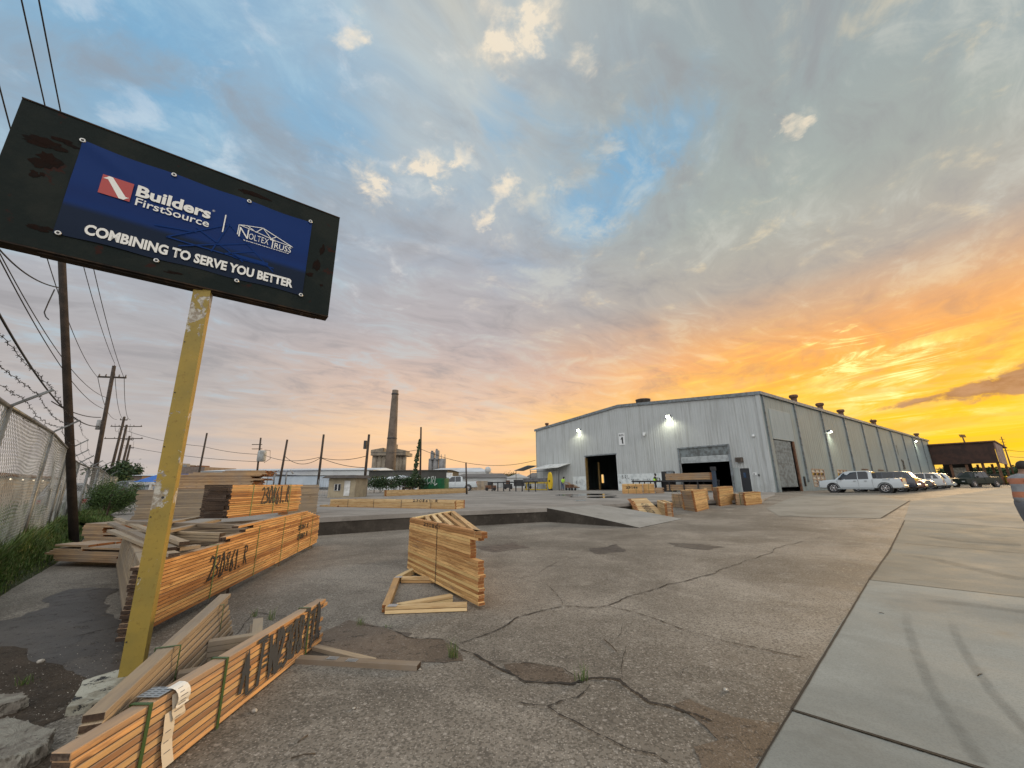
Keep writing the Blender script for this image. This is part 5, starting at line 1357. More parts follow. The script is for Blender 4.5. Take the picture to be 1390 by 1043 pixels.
    # side: grey sliding door, rust edge, light panel above, windows
    b = MB(); b.hexa([BS(x, z, o) for z in (.95, 5.6) for o in (-.12, -.08) for x in (1.62, 6.1)])
    for k in range(12): b.hexa([BS(x, z, o) for z in (1.0+k*.38, 1.03+k*.38) for o in (-.08, -.06) for x in (1.65, 6.05)])
    b.build('sliding_door', M_DGRY, root)
    b = MB(); b.hexa([BS(x, z, o) for z in (.4, 5.65) for o in (-.1, .05) for x in (6.5, 6.82)]); b.build('door_jamb', M_RUST, root)
    b = MB(); b.hexa([BS(x, z, o) for z in (5.66, 8.8) for o in (.014, .03) for x in (1.7, 7.1)]); ribs(b, lambda a, z, o=0: BS(a, z, o+.03), 1.7, 7.1, lambda a: 8.85, [], .2, .04, .02, 5.7)
    b.build('door_header_panel', M_CSL, root)
    for (x0, x1, z0, z1) in wins:
        b = MB()
        nx, nz = 3, 5
        for i in range(nx+1): xx = x0+(x1-x0)*i/nx; b.hexa([BS(x, z, o) for z in (z0, z1) for o in (-.1, .03) for x in (xx-.07, xx+.07)])
        for i in range(nz+1): zz = z0+(z1-z0)*i/nz; b.hexa([BS(x, z, o) for z in (zz-.05, zz+.05) for o in (-.1, .02) for x in (x0, x1)])
        wn = b.build('window', worn('faded_window_frame', (.40, .30, .22), (.26, .17, .12), 5), root)
        b = MB(); b2 = MB()
        for i in range(nx):
            for j in range(nz):
                q = [BS(x, z, -.07) for x, z in ((x0+(x1-x0)*i/nx+.05, z0+(z1-z0)*j/nz+.04), (x0+(x1-x0)*(i+1)/nx-.05, z0+(z1-z0)*j/nz+.04), (x0+(x1-x0)*(i+1)/nx-.05, z0+(z1-z0)*(j+1)/nz-.04), (x0+(x1-x0)*i/nx+.05, z0+(z1-z0)*(j+1)/nz-.04))]
                (b2 if j == 3 else b).face(q)
        b.build('pane', worn('whitewashed_glass', (.50, .50, .45), (.34, .33, .29), 3, .3), wn); b2.build('pane', GLASS, wn)
    for x in (29.5, 38):
        b = MB(); b.hexa([BS(xx, z, o) for z in (3.0, 3.12) for o in (.02, .12) for xx in (x, x+2.8)]); b.build('window_head', M_RUST, root)
    scrawl('lettering', '1', BS(53.6, 6.0, .03), DS, Z, 1.2, 1.6, .25, PAINTB, root, 3); scrawl('lettering', '38', BS(55, 3.4, .03), DS, Z, 1.8, 1.6, .25, PAINTB, root, 4, .1)
    b = MB(); b.hexa([BS(x, z, o) for z in (1.0, 2.0) for o in (.0, .12) for x in (7.6, 7.85)]); b.build('meter_box', BLACK, root)
    # roof vents
    def vent(p, r, h, m_, name='roof_vent'):
        b = MB(); b.cyl(p, p+Z*h*.7, r*.72, r*.72, 14); b.lathe(p+Z*h*.66, [(r*.72, 0), (r*1.1, h*.12), (r*1.1, h*.3), (r*.9, h*.34)], 14); b.build(name, m_, roof)
    for a in (8.7, 17.6, 26.2, 43.5, 78): vent(BS(a+3.5, EAV+.2, -.9), .42, 1.35, M_RUST)
    p = BF(15.1, RDG-.1, -3); b = MB(); b.lathe(p, [(.95, 0), (.95, .9), (1.0, .92), (1.0, 1.05), (.2, 1.15)], 24); b.build('roof_vent', worn('black_vent', (.05, .045, .04), (.09, .07, .06), 5), roof)
    vent(BF(32.8, EAV+.25, -1.5), .30, 1.0, M_RUST)
    b = MB(); b.cyl(BS(49, EAV+.2, -1.5), BS(49, EAV+2.0, -1.5), .06); b.build('pipe', M_RUST, roof)
    # ---- clutter inside bays: dark posts, machines
    b = MB(); b.hexa([BF(x, z, o) for z in (.53, 4.5) for o in (-7.3, -7) for x in (5.2, 5.5)]); b.build('column', M_RUST, root)
    for xx in (20.2,): b = MB(); b.hexa([BF(x, z, o) for z in (.53, 6) for o in (-14.3, -14) for x in (xx, xx+.3)]); b.build('column', M_RUST, root)
    t_ = thing('work_table', 'dark steel work table inside the left open bay', 'table', BF(19.6, .53, -6)); b = MB()
    b.hexa([BF(x, z, o) for z in (1.35, 1.45) for o in (-6.9, -5.9) for x in (18.2, 21.2)]); b.build('tabletop', M_RUST, t_)
    for x in (18.3, 19.6, 21): b = MB(); b.hexa([BF(x+k, z, o) for z in (.53, 1.35) for o in (-6.2, -6.1) for k in (0, .1)]); b.build('leg', M_RUST, t_)
warehouse()
def awnings():
    # lean-to roof with tank and saw table at the left corner
    r = thing('awning', 'pale sheet metal awning on the warehouse wall left of the open bay', 'awning', BF(29, 0)); b = MB()
    b.hexa([BF(26.4, 4.35, .06), BF(31.6, 4.35, .06), BF(26.6, 3.75, 2.3), BF(33.2, 3.55, 2.3), BF(26.4, 4.41, .06), BF(31.6, 4.41, .06), BF(26.6, 3.81, 2.3), BF(33.2, 3.61, 2.3)]); b.build('roof_sheet', M_WHT, r)
    for x in (26.7, 33.0): b = MB(); b.cyl(BF(x, PZ, 2.2), BF(x, 3.7, 2.2), .05); b.build('post', BLACK, r)
    b = MB(); b.hexa([BF(x, z, o) for z in (3.3, 3.36) for o in (2.1, 2.2) for x in (26.7, 33)]); b.build('beam', BLACK, r)
    r = thing('awning', 'smaller blue grey awning just beyond the left corner of the warehouse', 'awning', BF(34, 0)); b = MB()
    b.hexa([BF(34.1, 4.3, -.2), BF(37.6, 3.6, -.2), BF(34.1, 4.3, 1.8), BF(37.6, 3.6, 1.8), BF(34.1, 4.38, -.2), BF(37.6, 3.68, -.2), BF(34.1, 4.38, 1.8), BF(37.6, 3.68, 1.8)]); b.build('roof_sheet', worn('blue_grey_sheet', (.16, .22, .27), (.22, .26, .28), 2), r)
    b = MB(); b.cyl(BF(37.4, PZ, 1.6), BF(37.4, 3.6, 1.6), .05); b.build('post', BLACK, r)
    r = thing('saw_table', 'long grey covered saw table on a yellow frame under the awning', 'machine', BF(30, PZ, 2.9)); b = MB()
    b.hexa([BF(x, z, o) for z in (1.75, 2.3) for o in (2.6, 3.6) for x in (27.8, 33.2)], 0); b.build('cover', worn('grey_cover', (.14, .14, .15), (.09, .09, .09), 3), r, bevel=.05)
    for x in (27.9, 30.4, 32.4): b = MB(); b.hexa([BF(x+k, z, o) for z in (PZ, 1.6) for o in (3.45, 3.55) for k in (0, .12)]); b.build('leg', M_YP, r)
    b = MB(); b.hexa([BF(x, z, o) for z in (1.5, 1.72) for o in (2.65, 3.57) for x in (27.8, 32.8)]); b.hexa([BF(x, z, o) for z in (PZ+.05, .72) for o in (3.45, 3.57) for x in (27.8, 32.8)]); b.build('frame', M_YP, r)
    r = thing('blade_guard', 'tall yellow oval blade guard at the right end of the saw table', 'machine', BF(27.3, PZ, 3.4)); b = MB(); c = BF(27.25, 1.85, 3.4); ring = []
    for s in (-1, 1):
        L = [c+DF*(math.cos(t/20*6.283)*.42)+Z*(math.sin(t/20*6.283)*1.25)+NF*(.14*s) for t in range(20)]; ring.append([b.bm.verts.new(p) for p in L])
    for k in range(20): b.bm.faces.new([ring[0][k], ring[0][(k+1) % 20], ring[1][(k+1) % 20], ring[1][k]])
    b.bm.faces.new(ring[0]); b.bm.faces.new(ring[1]); b.build('guard', mat('bright_yellow_paint', (.62, .42, .02), .45), r)
    b = MB(); b.cyl(c+NF*.15, c+NF*.2, .14); b.hexa([BF(x, z, o) for z in (PZ, .75) for o in (3.2, 3.6) for x in (27.0, 27.5)]); b.build('hub_and_foot', BLACK, r)
    # carts right of the worker
    for i, (x, w_, lab) in enumerate(((25.1, 1.0, 'rusty brown cart of scrap between the worker and the open bay'), (24.0, .8, 'low brown crate of offcuts nearest the open bay'))):
        r = thing('scrap_cart', lab, 'cart', BF(x, PZ, 1.6)); b = MB(); b.hexa([BF(xx, z, o) for z in (PZ+.35, 1.35-.35*i) for o in (1.2, 2.1) for xx in (x-w_/2, x+w_/2)]); b.build('tub', M_RUST, r, bevel=.03)
        for dx in (-.3, .3): b = MB(); b.cyl(BF(x+dx, PZ+.18, 2.0), BF(x+dx, PZ+.18, 2.12), .18); b.build('wheel', RUBBER, r)
        b = MB(); rr = random.Random(i)
        for k in range(7): b.ob(BF(x+rr.uniform(-.4, .2), 1.3-.35*i, 1.3+rr.uniform(0, .5)), BF(x+rr.uniform(-.1, .5), 1.45-.35*i+rr.uniform(0, .2), 1.4+rr.uniform(0, .6)), .09, .04, 0, 1)
        b.build('offcuts', [W_MID, W_END], r)
    # roller table with lumber pack in front of bay 2
    y0 = 3.6
    r = thing('roller_table', 'long black roller table in front of the half raised shutter', 'conveyor', BF(8, PZ, y0)); b = MB()
    b.hexa([BF(x, z, o) for z in (1.55, 1.72) for o in (y0, y0+.08) for x in (3.9, 13.2)]); b.hexa([BF(x, z, o) for z in (1.55, 1.72) for o in (y0-1.2, y0-1.12) for x in (3.9, 13.2)]); b.build('side_rail', BLACK, r)
    for x in (4.0, 5.5, 7, 8.6, 10.2, 11.6, 13.1): 
        for oo in (y0, y0-1.2): b = MB(); b.hexa([BF(x+k, z, o) for z in (PZ, 1.55) for o in (oo, oo+.09) for k in (-.05, .05)]); b.build('leg', BLACK, r)
    b = MB()
    for k in range(30): b.cyl(BF(4.1+k*.3, 1.66, y0-1.12), BF(4.1+k*.3, 1.66, y0), .05, None, 6)
    b.build('rollers', M_TRIM, r)
    rr = random.Random(2)
    for (z0, n, lab) in ((1.75, 9, 'upper brown lumber pack on the roller table under the shutter'), (PZ+.15, 8, 'lower brown lumber pack on the ground under the roller table')):
        r = thing('lumber_pack', lab, 'lumber bundle', BF(7, z0, 2.6), 'bundles of lumber and trusses in the yard'); b = MB()
        for k in range(n):
            for q in range(4): b.ob(BF(4.3+rr.uniform(-.05, .05), z0+k*.075, 2.5+q*.26), BF(9.1+rr.uniform(-.05, .05), z0+k*.075, 2.5+q*.26), .24, .07, 0, 1)
        b.build('boards', [W_MID, W_END], r)
    r = thing('control_stand', 'dark blue steel stand at the right end of the lumber pack', 'machine', BF(3.9, PZ, 3.3)); b = MB(); b.hexa([BF(x, z, o) for z in (PZ, 2.6) for o in (3.7, 4.0) for x in (3.55, 3.85)]); b.build('column', mat('dark_blue_paint', (.02, .035, .06), .5), r, bevel=.02)
    b = MB(); b.hexa([BF(x, z, o) for z in (2.6, 2.95) for o in (3.65, 4.05) for x in (3.5, 3.9)]); b.build('head', BLACK, r)
    r = thing('black_machine', 'black machine cabinet at the left edge of the half open shutter', 'machine', BF(9.6, PZ, 2)); b = MB(); b.hexa([BF(x, z, o) for z in (PZ, 2.7) for o in (1.6, 2.4) for x in (9.0, 10.2)]); b.build('cabinet', BLACK, r, bevel=.03)
    b = MB(); b.hexa([BF(x, z, o) for z in (2.2, 2.75) for o in (2.42, 2.8) for x in (8.7, 9.3)]); b.build('screen', M_TRIM, r)
awnings()
def shed():
    # open shed standing at right angles beyond the far end of the long wall
    r = thing('open_shed', 'dark open sided shed with deep brown fascia at the far end', 'shed', BS(84, .5, 2))
    z1 = 10.0; b0 = 84.0
    def Q(o, z, k=0): return BP + DS*(b0+k) + NS*o + Z*z
    # left to right spans px 1261..1347 : find the offset where x=1347
    q = ray(1347, 600); p0 = Q(0, 0); det = -q.x*NS.y + q.y*NS.x; t = (-p0.x*NS.y + p0.y*NS.x)/det; W = (q*t-p0).dot(NS); z1 = H+q.z*t
    zf = (H + ray(1345, 629).z*t)
    b = MB(); b.hexa([Q(o, z, k) for z in (zf, z1) for k in (0, .25) for o in (.1, W)]); b.build('fascia', worn('dark_red_brown_sheet', (.060, .030, .022), (.035, .02, .016), .5, .8), r)
    b = MB(); b.hexa([Q(o, z, k) for z in (z1+.0, z1+.25) for k in (-.3, 30) for o in (-.2, W+.4)]); b.build('roof', M_RUST, r)
    b = MB(); b.hexa([Q(W-.01+o, z, k) for z in (zf, z1-.02) for k in (0.3, 18) for o in (.05, .2)]); ribs(b, lambda a, z, o=0: Q(W+.2+o, z, a), .3, 18, lambda a: z1, [], .8, .1, .06, zf); b.build('end_wall', worn('pink_grey_sheet', (.30, .22, .19), (.2, .13, .11), .6), r)
    b = MB(); b.hexa([Q(o, z, k) for z in (.5, z1) for k in (12, 12.2) for o in (.1, W*.50)]); b.build('back_wall', M_DARK, r)
    for o_ in (W*.28, W*.52, W*.76, W-.2):
        for k_ in (.4, 20):
            b = MB(); b.hexa([Q(o_+o, z, k_+k) for z in (.5, zf+.3) for k in (0, .3) for o in (-.2, .2)]); b.build('post', M_RUST, r)
    b = MB(); b.hexa([Q(o, z, k) for z in (.5, 4.2) for k in (9, 9.2) for o in (W*.20, W*.46)]); tag(b.build('trailer_box', M_WHT, loc=Q(W*.15, .5, 9)), 'pale ribbed trailer side standing inside the open shed', 'trailer')
    b = MB(); b.hexa([Q(o, z, k) for z in (.5, 3.0) for k in (4, 4.3) for o in (W*.36, W*.72)]); tag(b.build('green_panel_fence', worn('olive_green_panel', (.07, .085, .03), (.05, .05, .025), 1), loc=Q(W*.5, .5, 4)), 'olive green panel fence under the open shed behind the green pickup', 'fence')
    b = MB(); b.hexa([Q(o, z, k) for z in (.5, 2.7) for k in (2.2, 4.0) for o in (W*.78, W*.97)]); tag(b.build('dumpster', worn('dark_green_bin', (.03, .04, .035), (.05, .05, .04), 1), loc=Q(W*.9, .5, 3)), 'dark bin between the green pickup and the yellow post', 'dumpster')
    p = GG(1356.5, 658.5); b = MB(); b.cyl(p-Z*.1, p+Z*1.45, .17, .17, 16); b.lathe(p+Z*1.45, [(.17, 0), (.12, .06), (.01, .09)], 16); tag(b.build('bollard', mat('bright_yellow_paint'), loc=p), 'leaning bright yellow bollard at the right corner of the open shed', 'bollard')
    p = Q(W+1.2, .5, -3); r2 = thing('yellow_equipment', 'ochre yellow steel hopper between the bollard and the person', 'machine', p); b = MB()
    a_, c_ = GG(1362, 658), GG(1378, 658.5); d_ = (c_-a_).normalized(); n_ = Vector((-d_.y, d_.x, 0))
    b.hexa([a_+d_*x*(c_-a_).length+n_*y+Z*z for z in (.25, 1.55) for y in (0, 1.2) for x in (0, 1)]); b.build('hopper', M_YP, r2, bevel=.04)
    b = MB(); b.hexa([a_+d_*x*(c_-a_).length+n_*y+Z*z for z in (0, .25) for y in (0, .9) for x in (.05, .95)]); b.build('base', M_RUST, r2)
shed()
# ------------------------------------------------------------------ vehicles
def paint(name, c, rough=.28): return mat(name, c, rough, .0, None, .5, .6)
M_HL = mat('headlamp_glass', (.5, .5, .5), .1); M_TL = mat('tail_lamp', (.28, .01, .01), .2); M_TRM = mat('black_trim', (.02, .02, .02), .5); M_PLT = mat('licence_plate', (.6, .6, .58), .5)
def vehicle(name, label, cat_, stations, M_B, wheels, wr, glass, loc, rot, tail=None, scale=1.1, extras=None, group='vehicles parked along the warehouse side'):
    """stations: (x, zb, zm, zbelt, ztop, wb, wbelt, wtop) front to back, x forward"""
    root = thing(name, label, cat_, (0, 0, 0), group)
    b = MB(); rings = []
    for (x, zb, zbelt, zt, wb, wbl, wt) in stations:
        half = [(wb*.88, zb), (wb, zb+.07), (wb*1.0, zb+(zbelt-zb)*.45), (wbl, zbelt-.05), (wbl*.985, zbelt)]
        half += [((wbl*.985+wt)/2 if zt-zbelt > .2 else wbl*.95, (zbelt+zt)/2), (wt, zt-.035 if zt-zbelt > .1 else zt-.005), (wt*.86, zt), (0, zt+.012)]
        prof = [(y, z) for y, z in half] + [(-y, z) for y, z in reversed(half[:-1])]
        rings.append([b.bm.verts.new((x, y, z)) for y, z in prof])
    n = len(rings[0])
    for A, B in zip(rings, rings[1:]):
        for k in range(n):
            f = b.bm.faces.new([A[k], A[(k+1) % n], B[(k+1) % n], B[k]]); f.smooth = True
    b.bm.faces.new(rings[0]); b.bm.faces.new(rings[-1])
    bmesh.ops.recalc_face_normals(b.bm, faces=b.bm.faces[:])
    body = b.build('body', M_B, root)
    es = body.modifiers.new('edges', 'EDGE_SPLIT'); es.split_angle = math.radians(38)
    def prof_at(x):
        for s0, s1 in zip(stations, stations[1:]):
            if s0[0] >= x >= s1[0]:
                t = (s0[0]-x)/max(1e-6, s0[0]-s1[0]); return [a+(c-a)*t for a, c in zip(s0, s1)]
        return stations[-1]
    def side(x, f, sgn, o=.008):
        s = prof_at(x); z = s[2]+.03+(s[3]-s[2]-.075)*f; y = s[5]*.985+(s[6]-s[5]*.985)*((z-s[2])/max(.05, s[3]-s[2])); return Vector((x, sgn*(y+o), z))
    for (kind, pts) in glass:
        for sg in (-1, 1):
            if kind == 'side':
                q = MB(); q.face([side(x, f, sg) for x, f in pts]); q.build('window', GLASS, root)
    for kind, pts in glass:
        if kind == 'end':
            (xa, za, wa), (xb, zb2, wb2) = pts; q = MB(); q.face([(xa, -wa, za), (xa, wa, za), (xb, wb2, zb2), (xb, -wb2, zb2)]); q.build('windscreen' if xa > 0 else 'rear_window', GLASS, root)
    hw = max(s[4] for s in stations)
    for x in wheels:
        for sg in (-1, 1):
            q = MB(); q.lathe((x, sg*(hw-.30), wr), [(wr*1.17, 0), (wr*1.17, .306), (wr*1.04, .31), (wr*1.02, .29)], 26, 0, (0, sg, 0)); q.build('wheel_arch', M_TRM, root)
            q = MB(); q.lathe((x, sg*(hw-.25), wr), [(wr*.62, 0), (wr*.92, 0), (wr, .03), (wr, .21), (wr*.95, .255), (wr*.68, .275), (wr*.62, .25)], 28, 0, (0, sg, 0)); w_ = q.build('tyre', RUBBER, root)
            q = MB(); c = Vector((x, sg*(hw+.0), wr)); q.lathe((x, sg*(hw-.04), wr), [(wr*.64, 0), (wr*.64, .055), (wr*.58, .045), (wr*.56, .0)], 24, 0, (0, sg, 0))
            for k in range(6):
                t = k/6*6.283; q.ob(c+Vector((0, 0, 0)), c+Vector((math.cos(t)*wr*.6, 0, math.sin(t)*wr*.6)), .05, .03, 0, up=Vector((0, sg, 0)))
            q.lathe((x, sg*(hw-.03), wr), [(wr*.16, 0), (wr*.16, .06), (.01, .07)], 12, 0, (0, sg, 0))
            q.build('rim', CHROME, w_)
    f, r_ = stations[0], stations[-1]
    for sg in (-1, 1):
        q = MB(); q.hexa([(x, y*sg, z) for z in (f[2]-.18, f[2]-.02) for y in (f[5]*.62, f[5]*.97) for x in (f[0]-.12, f[0]+.012)]); q.build('headlight', M_HL, root)
        tz = tail or (r_[2]-.30, r_[2]-.04)
        q = MB(); q.hexa([(x, y*sg, z) for z in tz for y in (r_[5]*.84, r_[5]*1.008+.006) for x in (r_[0]-.014, r_[0]+.13)]); q.build('tail_light', M_TL, root)
        q = MB(); xs = [s[0] for s in stations if s[3]-s[2] > .3]
        if xs: s = prof_at(max(xs)); q.hexa([(x, sg*y, z) for z in (s[2]+.02, s[2]+.20) for y in (s[5]+.02, s[5]+.22) for x in (max(xs)+.15, max(xs)+.3)]); q.build('wing_mirror', M_TRM, root, bevel=.02)
    q = MB(); q.hexa([(x, y, z) for z in (f[1]-.02, f[1]+.17) for y in (-f[4]*.96, f[4]*.96) for x in (f[0]-.05, f[0]+.06)]); q.build('front_bumper', extras.get('fb', M_B) if extras else M_B, root, bevel=.03)
    q = MB(); q.hexa([(x, y, z) for z in (r_[1]-.03, r_[1]+.18) for y in (-r_[4]*.97, r_[4]*.97) for x in (r_[0]-.10, r_[0]+.05)]); q.build('rear_bumper', extras.get('rb', M_B) if extras else M_B, root, bevel=.03)
    q = MB(); q.hexa([(x, y, z) for z in (r_[1]+.24, r_[1]+.36) for y in (-.16, .16) for x in (r_[0]-.02, r_[0]-.006)]); q.build('licence_plate', M_PLT, root)
    # door seams
    xs = sorted({x for k, p in glass if k == 'side' for x, f_ in p})
    q = MB()
    for x in extras.get('seams', []) if extras else []:
        s = prof_at(x)
        for sg in (-1, 1): q.hexa([(x+dx, sg*y, z) for z in (s[1]+.15, s[2]) for y in (s[4]*.97, s[4]*1.004+.003) for dx in (0, .012)])
    if extras and extras.get('seams'): q.build('door_seam', M_TRM, body)
    else: q.bm.free()
    if extras and 'fn' in extras: extras['fn'](root, body, prof_at)
    root.location = loc; root.rotation_euler = (0, 0, rot); root.scale = (scale,)*3
    return root
PICK = [(2.90, .50, .80, .84, .84, .80, .70), (2.82, .40, .98, 1.04, .95, .92, .84), (2.4, .38, 1.04, 1.12, .985, .95, .84), (1.62, .38, 1.10, 1.18, 1.0, .97, .84), (.98, .38, 1.13, 1.80, 1.0, .97, .70), (.70, .38, 1.13, 1.88, 1.0, .97, .72), (-.65, .38, 1.15, 1.90, 1.0, .97, .73), (-.98, .38, 1.16, 1.80, 1.0, .97, .72), (-1.02, .38, 1.17, 1.20, 1.0, .97, .93), (-2.72, .40, 1.20, 1.23, .99, .97, .93), (-2.84, .48, 1.18, 1.21, .96, .95, .92)]
SUV = [(2.35, .45, .80, .84, .80, .78, .70), (2.27, .36, .92, .98, .90, .88, .80), (1.2, .34, 1.04, 1.12, .94, .91, .80), (.55, .34, 1.07, 1.66, .95, .91, .68), (.25, .34, 1.07, 1.74, .95, .91, .69), (-1.7, .34, 1.10, 1.74, .95, .91, .69), (-2.1, .36, 1.10, 1.66, .94, .90, .68), (-2.38, .42, 1.08, 1.14, .92, .89, .82), (-2.42, .5, .95, 1.0, .88, .86, .8)]
CAR = [(2.25, .42, .62, .66, .76, .74, .66), (2.17, .30, .72, .78, .86, .84, .76), (1.15, .28, .86, .94, .90, .87, .76), (.45, .28, .90, 1.36, .91, .87, .62), (.15, .28, .90, 1.43, .91, .87, .63), (-.9, .28, .92, 1.42, .91, .87, .63), (-1.55, .28, .94, 1.02, .90, .87, .72), (-2.15, .32, .90, .98, .87, .85, .74), (-2.28, .42, .78, .84, .82, .80, .70)]
GP = [('side', [(1.42, .0), (1.0, .92), (.0, .98), (.0, .0)]), ('side', [(-.05, .0), (-.05, .98), (-.62, .98), (-.75, .85), (-.75, .0)]), ('end', ((1.60, 1.20, .84), (1.02, 1.77, .66))), ('end', ((-1.03, 1.24, .80), (-1.0, 1.76, .66)))]
GS = [('side', [(1.0, .0), (.6, .85), (.28, .98), (-.35, .98), (-.35, .0)]), ('side', [(-.42, .0), (-.42, .98), (-1.1, .98), (-1.1, .0)]), ('side', [(-1.18, .0), (-1.18, .98), (-1.85, .95), (-2.15, .05)]), ('end', ((1.16, 1.14, .78), (.58, 1.64, .62))), ('end', ((-2.385, 1.12, .76), (-2.135, 1.62, .62)))]
GC = [('side', [(.95, .0), (.5, .85), (.2, .98), (-.3, .98), (-.3, .0)]), ('side', [(-.36, .0), (-.36, .98), (-.88, .96), (-1.3, .05)]), ('end', ((1.10, .97, .74), (.48, 1.34, .58))), ('end', ((-1.57, 1.05, .70), (-.94, 1.42, .60)))]
def yard_cars():
    rot = math.atan2(DF.y, DF.x)
    def place(a, b_): p = BP + DF*a + DS*b_; return Vector((p.x, p.y, g(p.x, p.y)))
    def brand(root, body, pa):
        b = MB()
        for sg in (1,):
            for k, (x0, x1) in enumerate(((-2.10, -1.98), (-1.95, -1.88), (-1.84, -1.76), (-1.72, -1.64))):
                b.face([(x0, sg*.985, 1.07), (x1, sg*.985, 1.07), (x1-.03, sg*.985, 1.13), (x0-.03, sg*.985, 1.13)])
        b.build('decal', mat('grey_decal', (.12, .13, .14), .5), body)
        for sg in (-1, 1):
            b = MB(); b.hexa([(x, sg*y, z) for z in (.33, .39) for y in (.94, 1.06) for x in (-1.0, 1.5)]); b.build('side_step', M_WHITEP, root)
            for x in (.12, -.62):
                b = MB(); b.hexa([(x+dx, sg*y, z) for z in (1.0, 1.035) for y in (.985, 1.03) for dx in (0, .18)]); b.build('door_handle', M_TRM, root)
        b = MB(); b.hexa([(x, y, z) for z in (.52, 1.02) for y in (-.72, .72) for x in (2.9, 2.93)]); b.build('grille', M_TRM, root)
        b = MB(); b.hexa([(x, y, z) for z in (.34, .42) for y in (-.09, .09) for x in (-3.05, -2.9)]); b.build('tow_hitch', M_TRM, root)
    global M_WHITEP
    M_WHITEP = paint('white_car_paint', (.42, .46, .48))
    EXP = dict(seams=[1.45, -.03, -.98], fn=brand, rb=worn('chrome_bumper', (.5, .5, .5), (.4, .4, .4), 3, .3, .9))
    vehicle('pickup_truck', 'white crew cab pickup parked nose to the wall, nearest of the row', 'pickup truck', PICK, M_WHITEP, (1.80, -1.72), .42, GP, place(-5.9, 2.0), rot, (.92, 1.16), .96, EXP)
    sc = [
     ('suv', 'dark navy estate beside the white pickup', 'car', SUV, paint('navy_car_paint', (.015, .02, .035)), GS, 6.6, -6.2, .36),
     ('parked_car', 'maroon and gold lit hatchback between the navy estate and black car', 'car', CAR, paint('maroon_car_paint', (.10, .025, .015)), GC, 10.4, -6.3, .33),
     ('parked_car', 'black saloon between the maroon hatchback and silver SUV', 'car', CAR, paint('black_car_paint', (.012, .012, .014)), GC, 14.6, -6.3, .33),
     ('suv', 'silver SUV in the middle of the parked row', 'car', SUV, paint('silver_car_paint', (.42, .43, .43), .3), GS, 21.0, -6.1, .37),
     ('suv', 'white SUV just beyond the silver one', 'car', SUV, M_WHITEP, GS, 26.2, -6.1, .37)]
    for nm, lab, ct, st, mt, gl, b_, a_, wr in sc:
        k = st is CAR
        vehicle(nm, lab, ct, st, mt, (1.42, -1.40) if not k else (1.36, -1.32), wr, gl, place(a_, b_), rot, None, 1.02 if not k else 1.0, dict(seams=[-.38, .95]))
    def at_px(u, v, ang): p = GG(u, v); return Vector((p.x, p.y, g(p.x, p.y))), ang
    p = place(-6.0, 31.5); vehicle('parked_car', 'small white saloon beyond the white SUV', 'car', CAR, M_WHITEP, (1.36, -1.32), .33, GC, p, rot+math.pi, None, 1.0, dict(seams=[-.38]))
    p, a = at_px(1326, 661.5, rot); vehicle('pickup_truck', 'dark green pickup at the far end of the row, in front of the open shed', 'pickup truck', PICK, mat('dark_green_car_paint', (.012, .018, .014), .5, 0, None, .2), (1.80, -1.72), .40, GP, p, math.radians(10)+math.pi, (.92, 1.16), 1.12, dict(seams=[-.03]))
    p, a = at_px(1311, 656.6, rot); vehicle('pickup_truck', 'white pickup cab seen over the green pickup', 'pickup truck', PICK, M_WHITEP, (1.80, -1.72), .40, GP, p, math.radians(10)+math.pi, None, 1.12, dict(seams=[-.03]))
    # left of the yard, seen under the blue canopy and through the fence
    p = G(194, 676, .4); vehicle('suv', 'grey SUV parked under the blue canopy at far left', 'car', SUV, paint('slate_car_paint', (.10, .12, .14)), (1.42, -1.40), .37, GS, p, math.radians(20), None, 1.0, dict(seams=[-.38]), group='vehicles on the left beyond the fence')
    p = G(84, 700, .0); vehicle('suv', 'dark red lit SUV on the road behind the fence', 'car', SUV, paint('grey_car_paint', (.20, .21, .22)), (1.42, -1.40), .37, GS, p, math.radians(135), None, 1.0, dict(seams=[-.38]), group='vehicles on the left beyond the fence')
    p = G(617, 666.6, PZ); vehicle('pickup_truck', 'white work truck parked right of the green container', 'pickup truck', PICK, M_WHITEP, (1.80, -1.72), .40, GP, p, math.radians(190), None, 1.15, dict(seams=[-.03]), group='vehicles at the back of the yard')
yard_cars()

# ------------------------------------------------------------------ people
def person(label, joints, radii, edges, mats, parts, loc, rot=0, sc=1):
    root = thing('person', label, 'person', (0, 0, 0), 'workers in the yard')
    def skin(name, J, R_, E, mt, parent, sub=2):
        me = bpy.data.meshes.new(name); me.from_pydata([Vector(j) for j in J], E, []); o = bpy.data.objects.new(name, me); COL.objects.link(o)
        md = o.modifiers.new('skin', 'SKIN'); 
        for i, r in enumerate(R_):
            rr = r if isinstance(r, tuple) else (r, r); me.skin_vertices[0].data[i].radius = rr
        me.skin_vertices[0].data[0].use_root = True
        s = o.modifiers.new('sub', 'SUBSURF'); s.levels = s.render_levels = sub
        bpy.context.view_layer.update()
        m2 = bpy.data.meshes.new_from_object(o.evaluated_get(bpy.context.evaluated_depsgraph_get())); m2.name = name
        for p in m2.polygons: p.use_smooth = True
        m2.materials.clear(); m2.materials.append(mt)
        bpy.data.objects.remove(o); o = bpy.data.objects.new(name, m2); COL.objects.link(o); o.parent = parent; ORG[o.name] = Vector((0, 0, 0)); return o
    skin('body', joints, radii, edges, mats[0], root)
    for nm, J, R_, E, mt in parts: skin(nm, J, R_, E, mt, root)
    root.location = loc; root.rotation_euler = (0, 0, rot); root.scale = (sc,)*3
    return root, skin
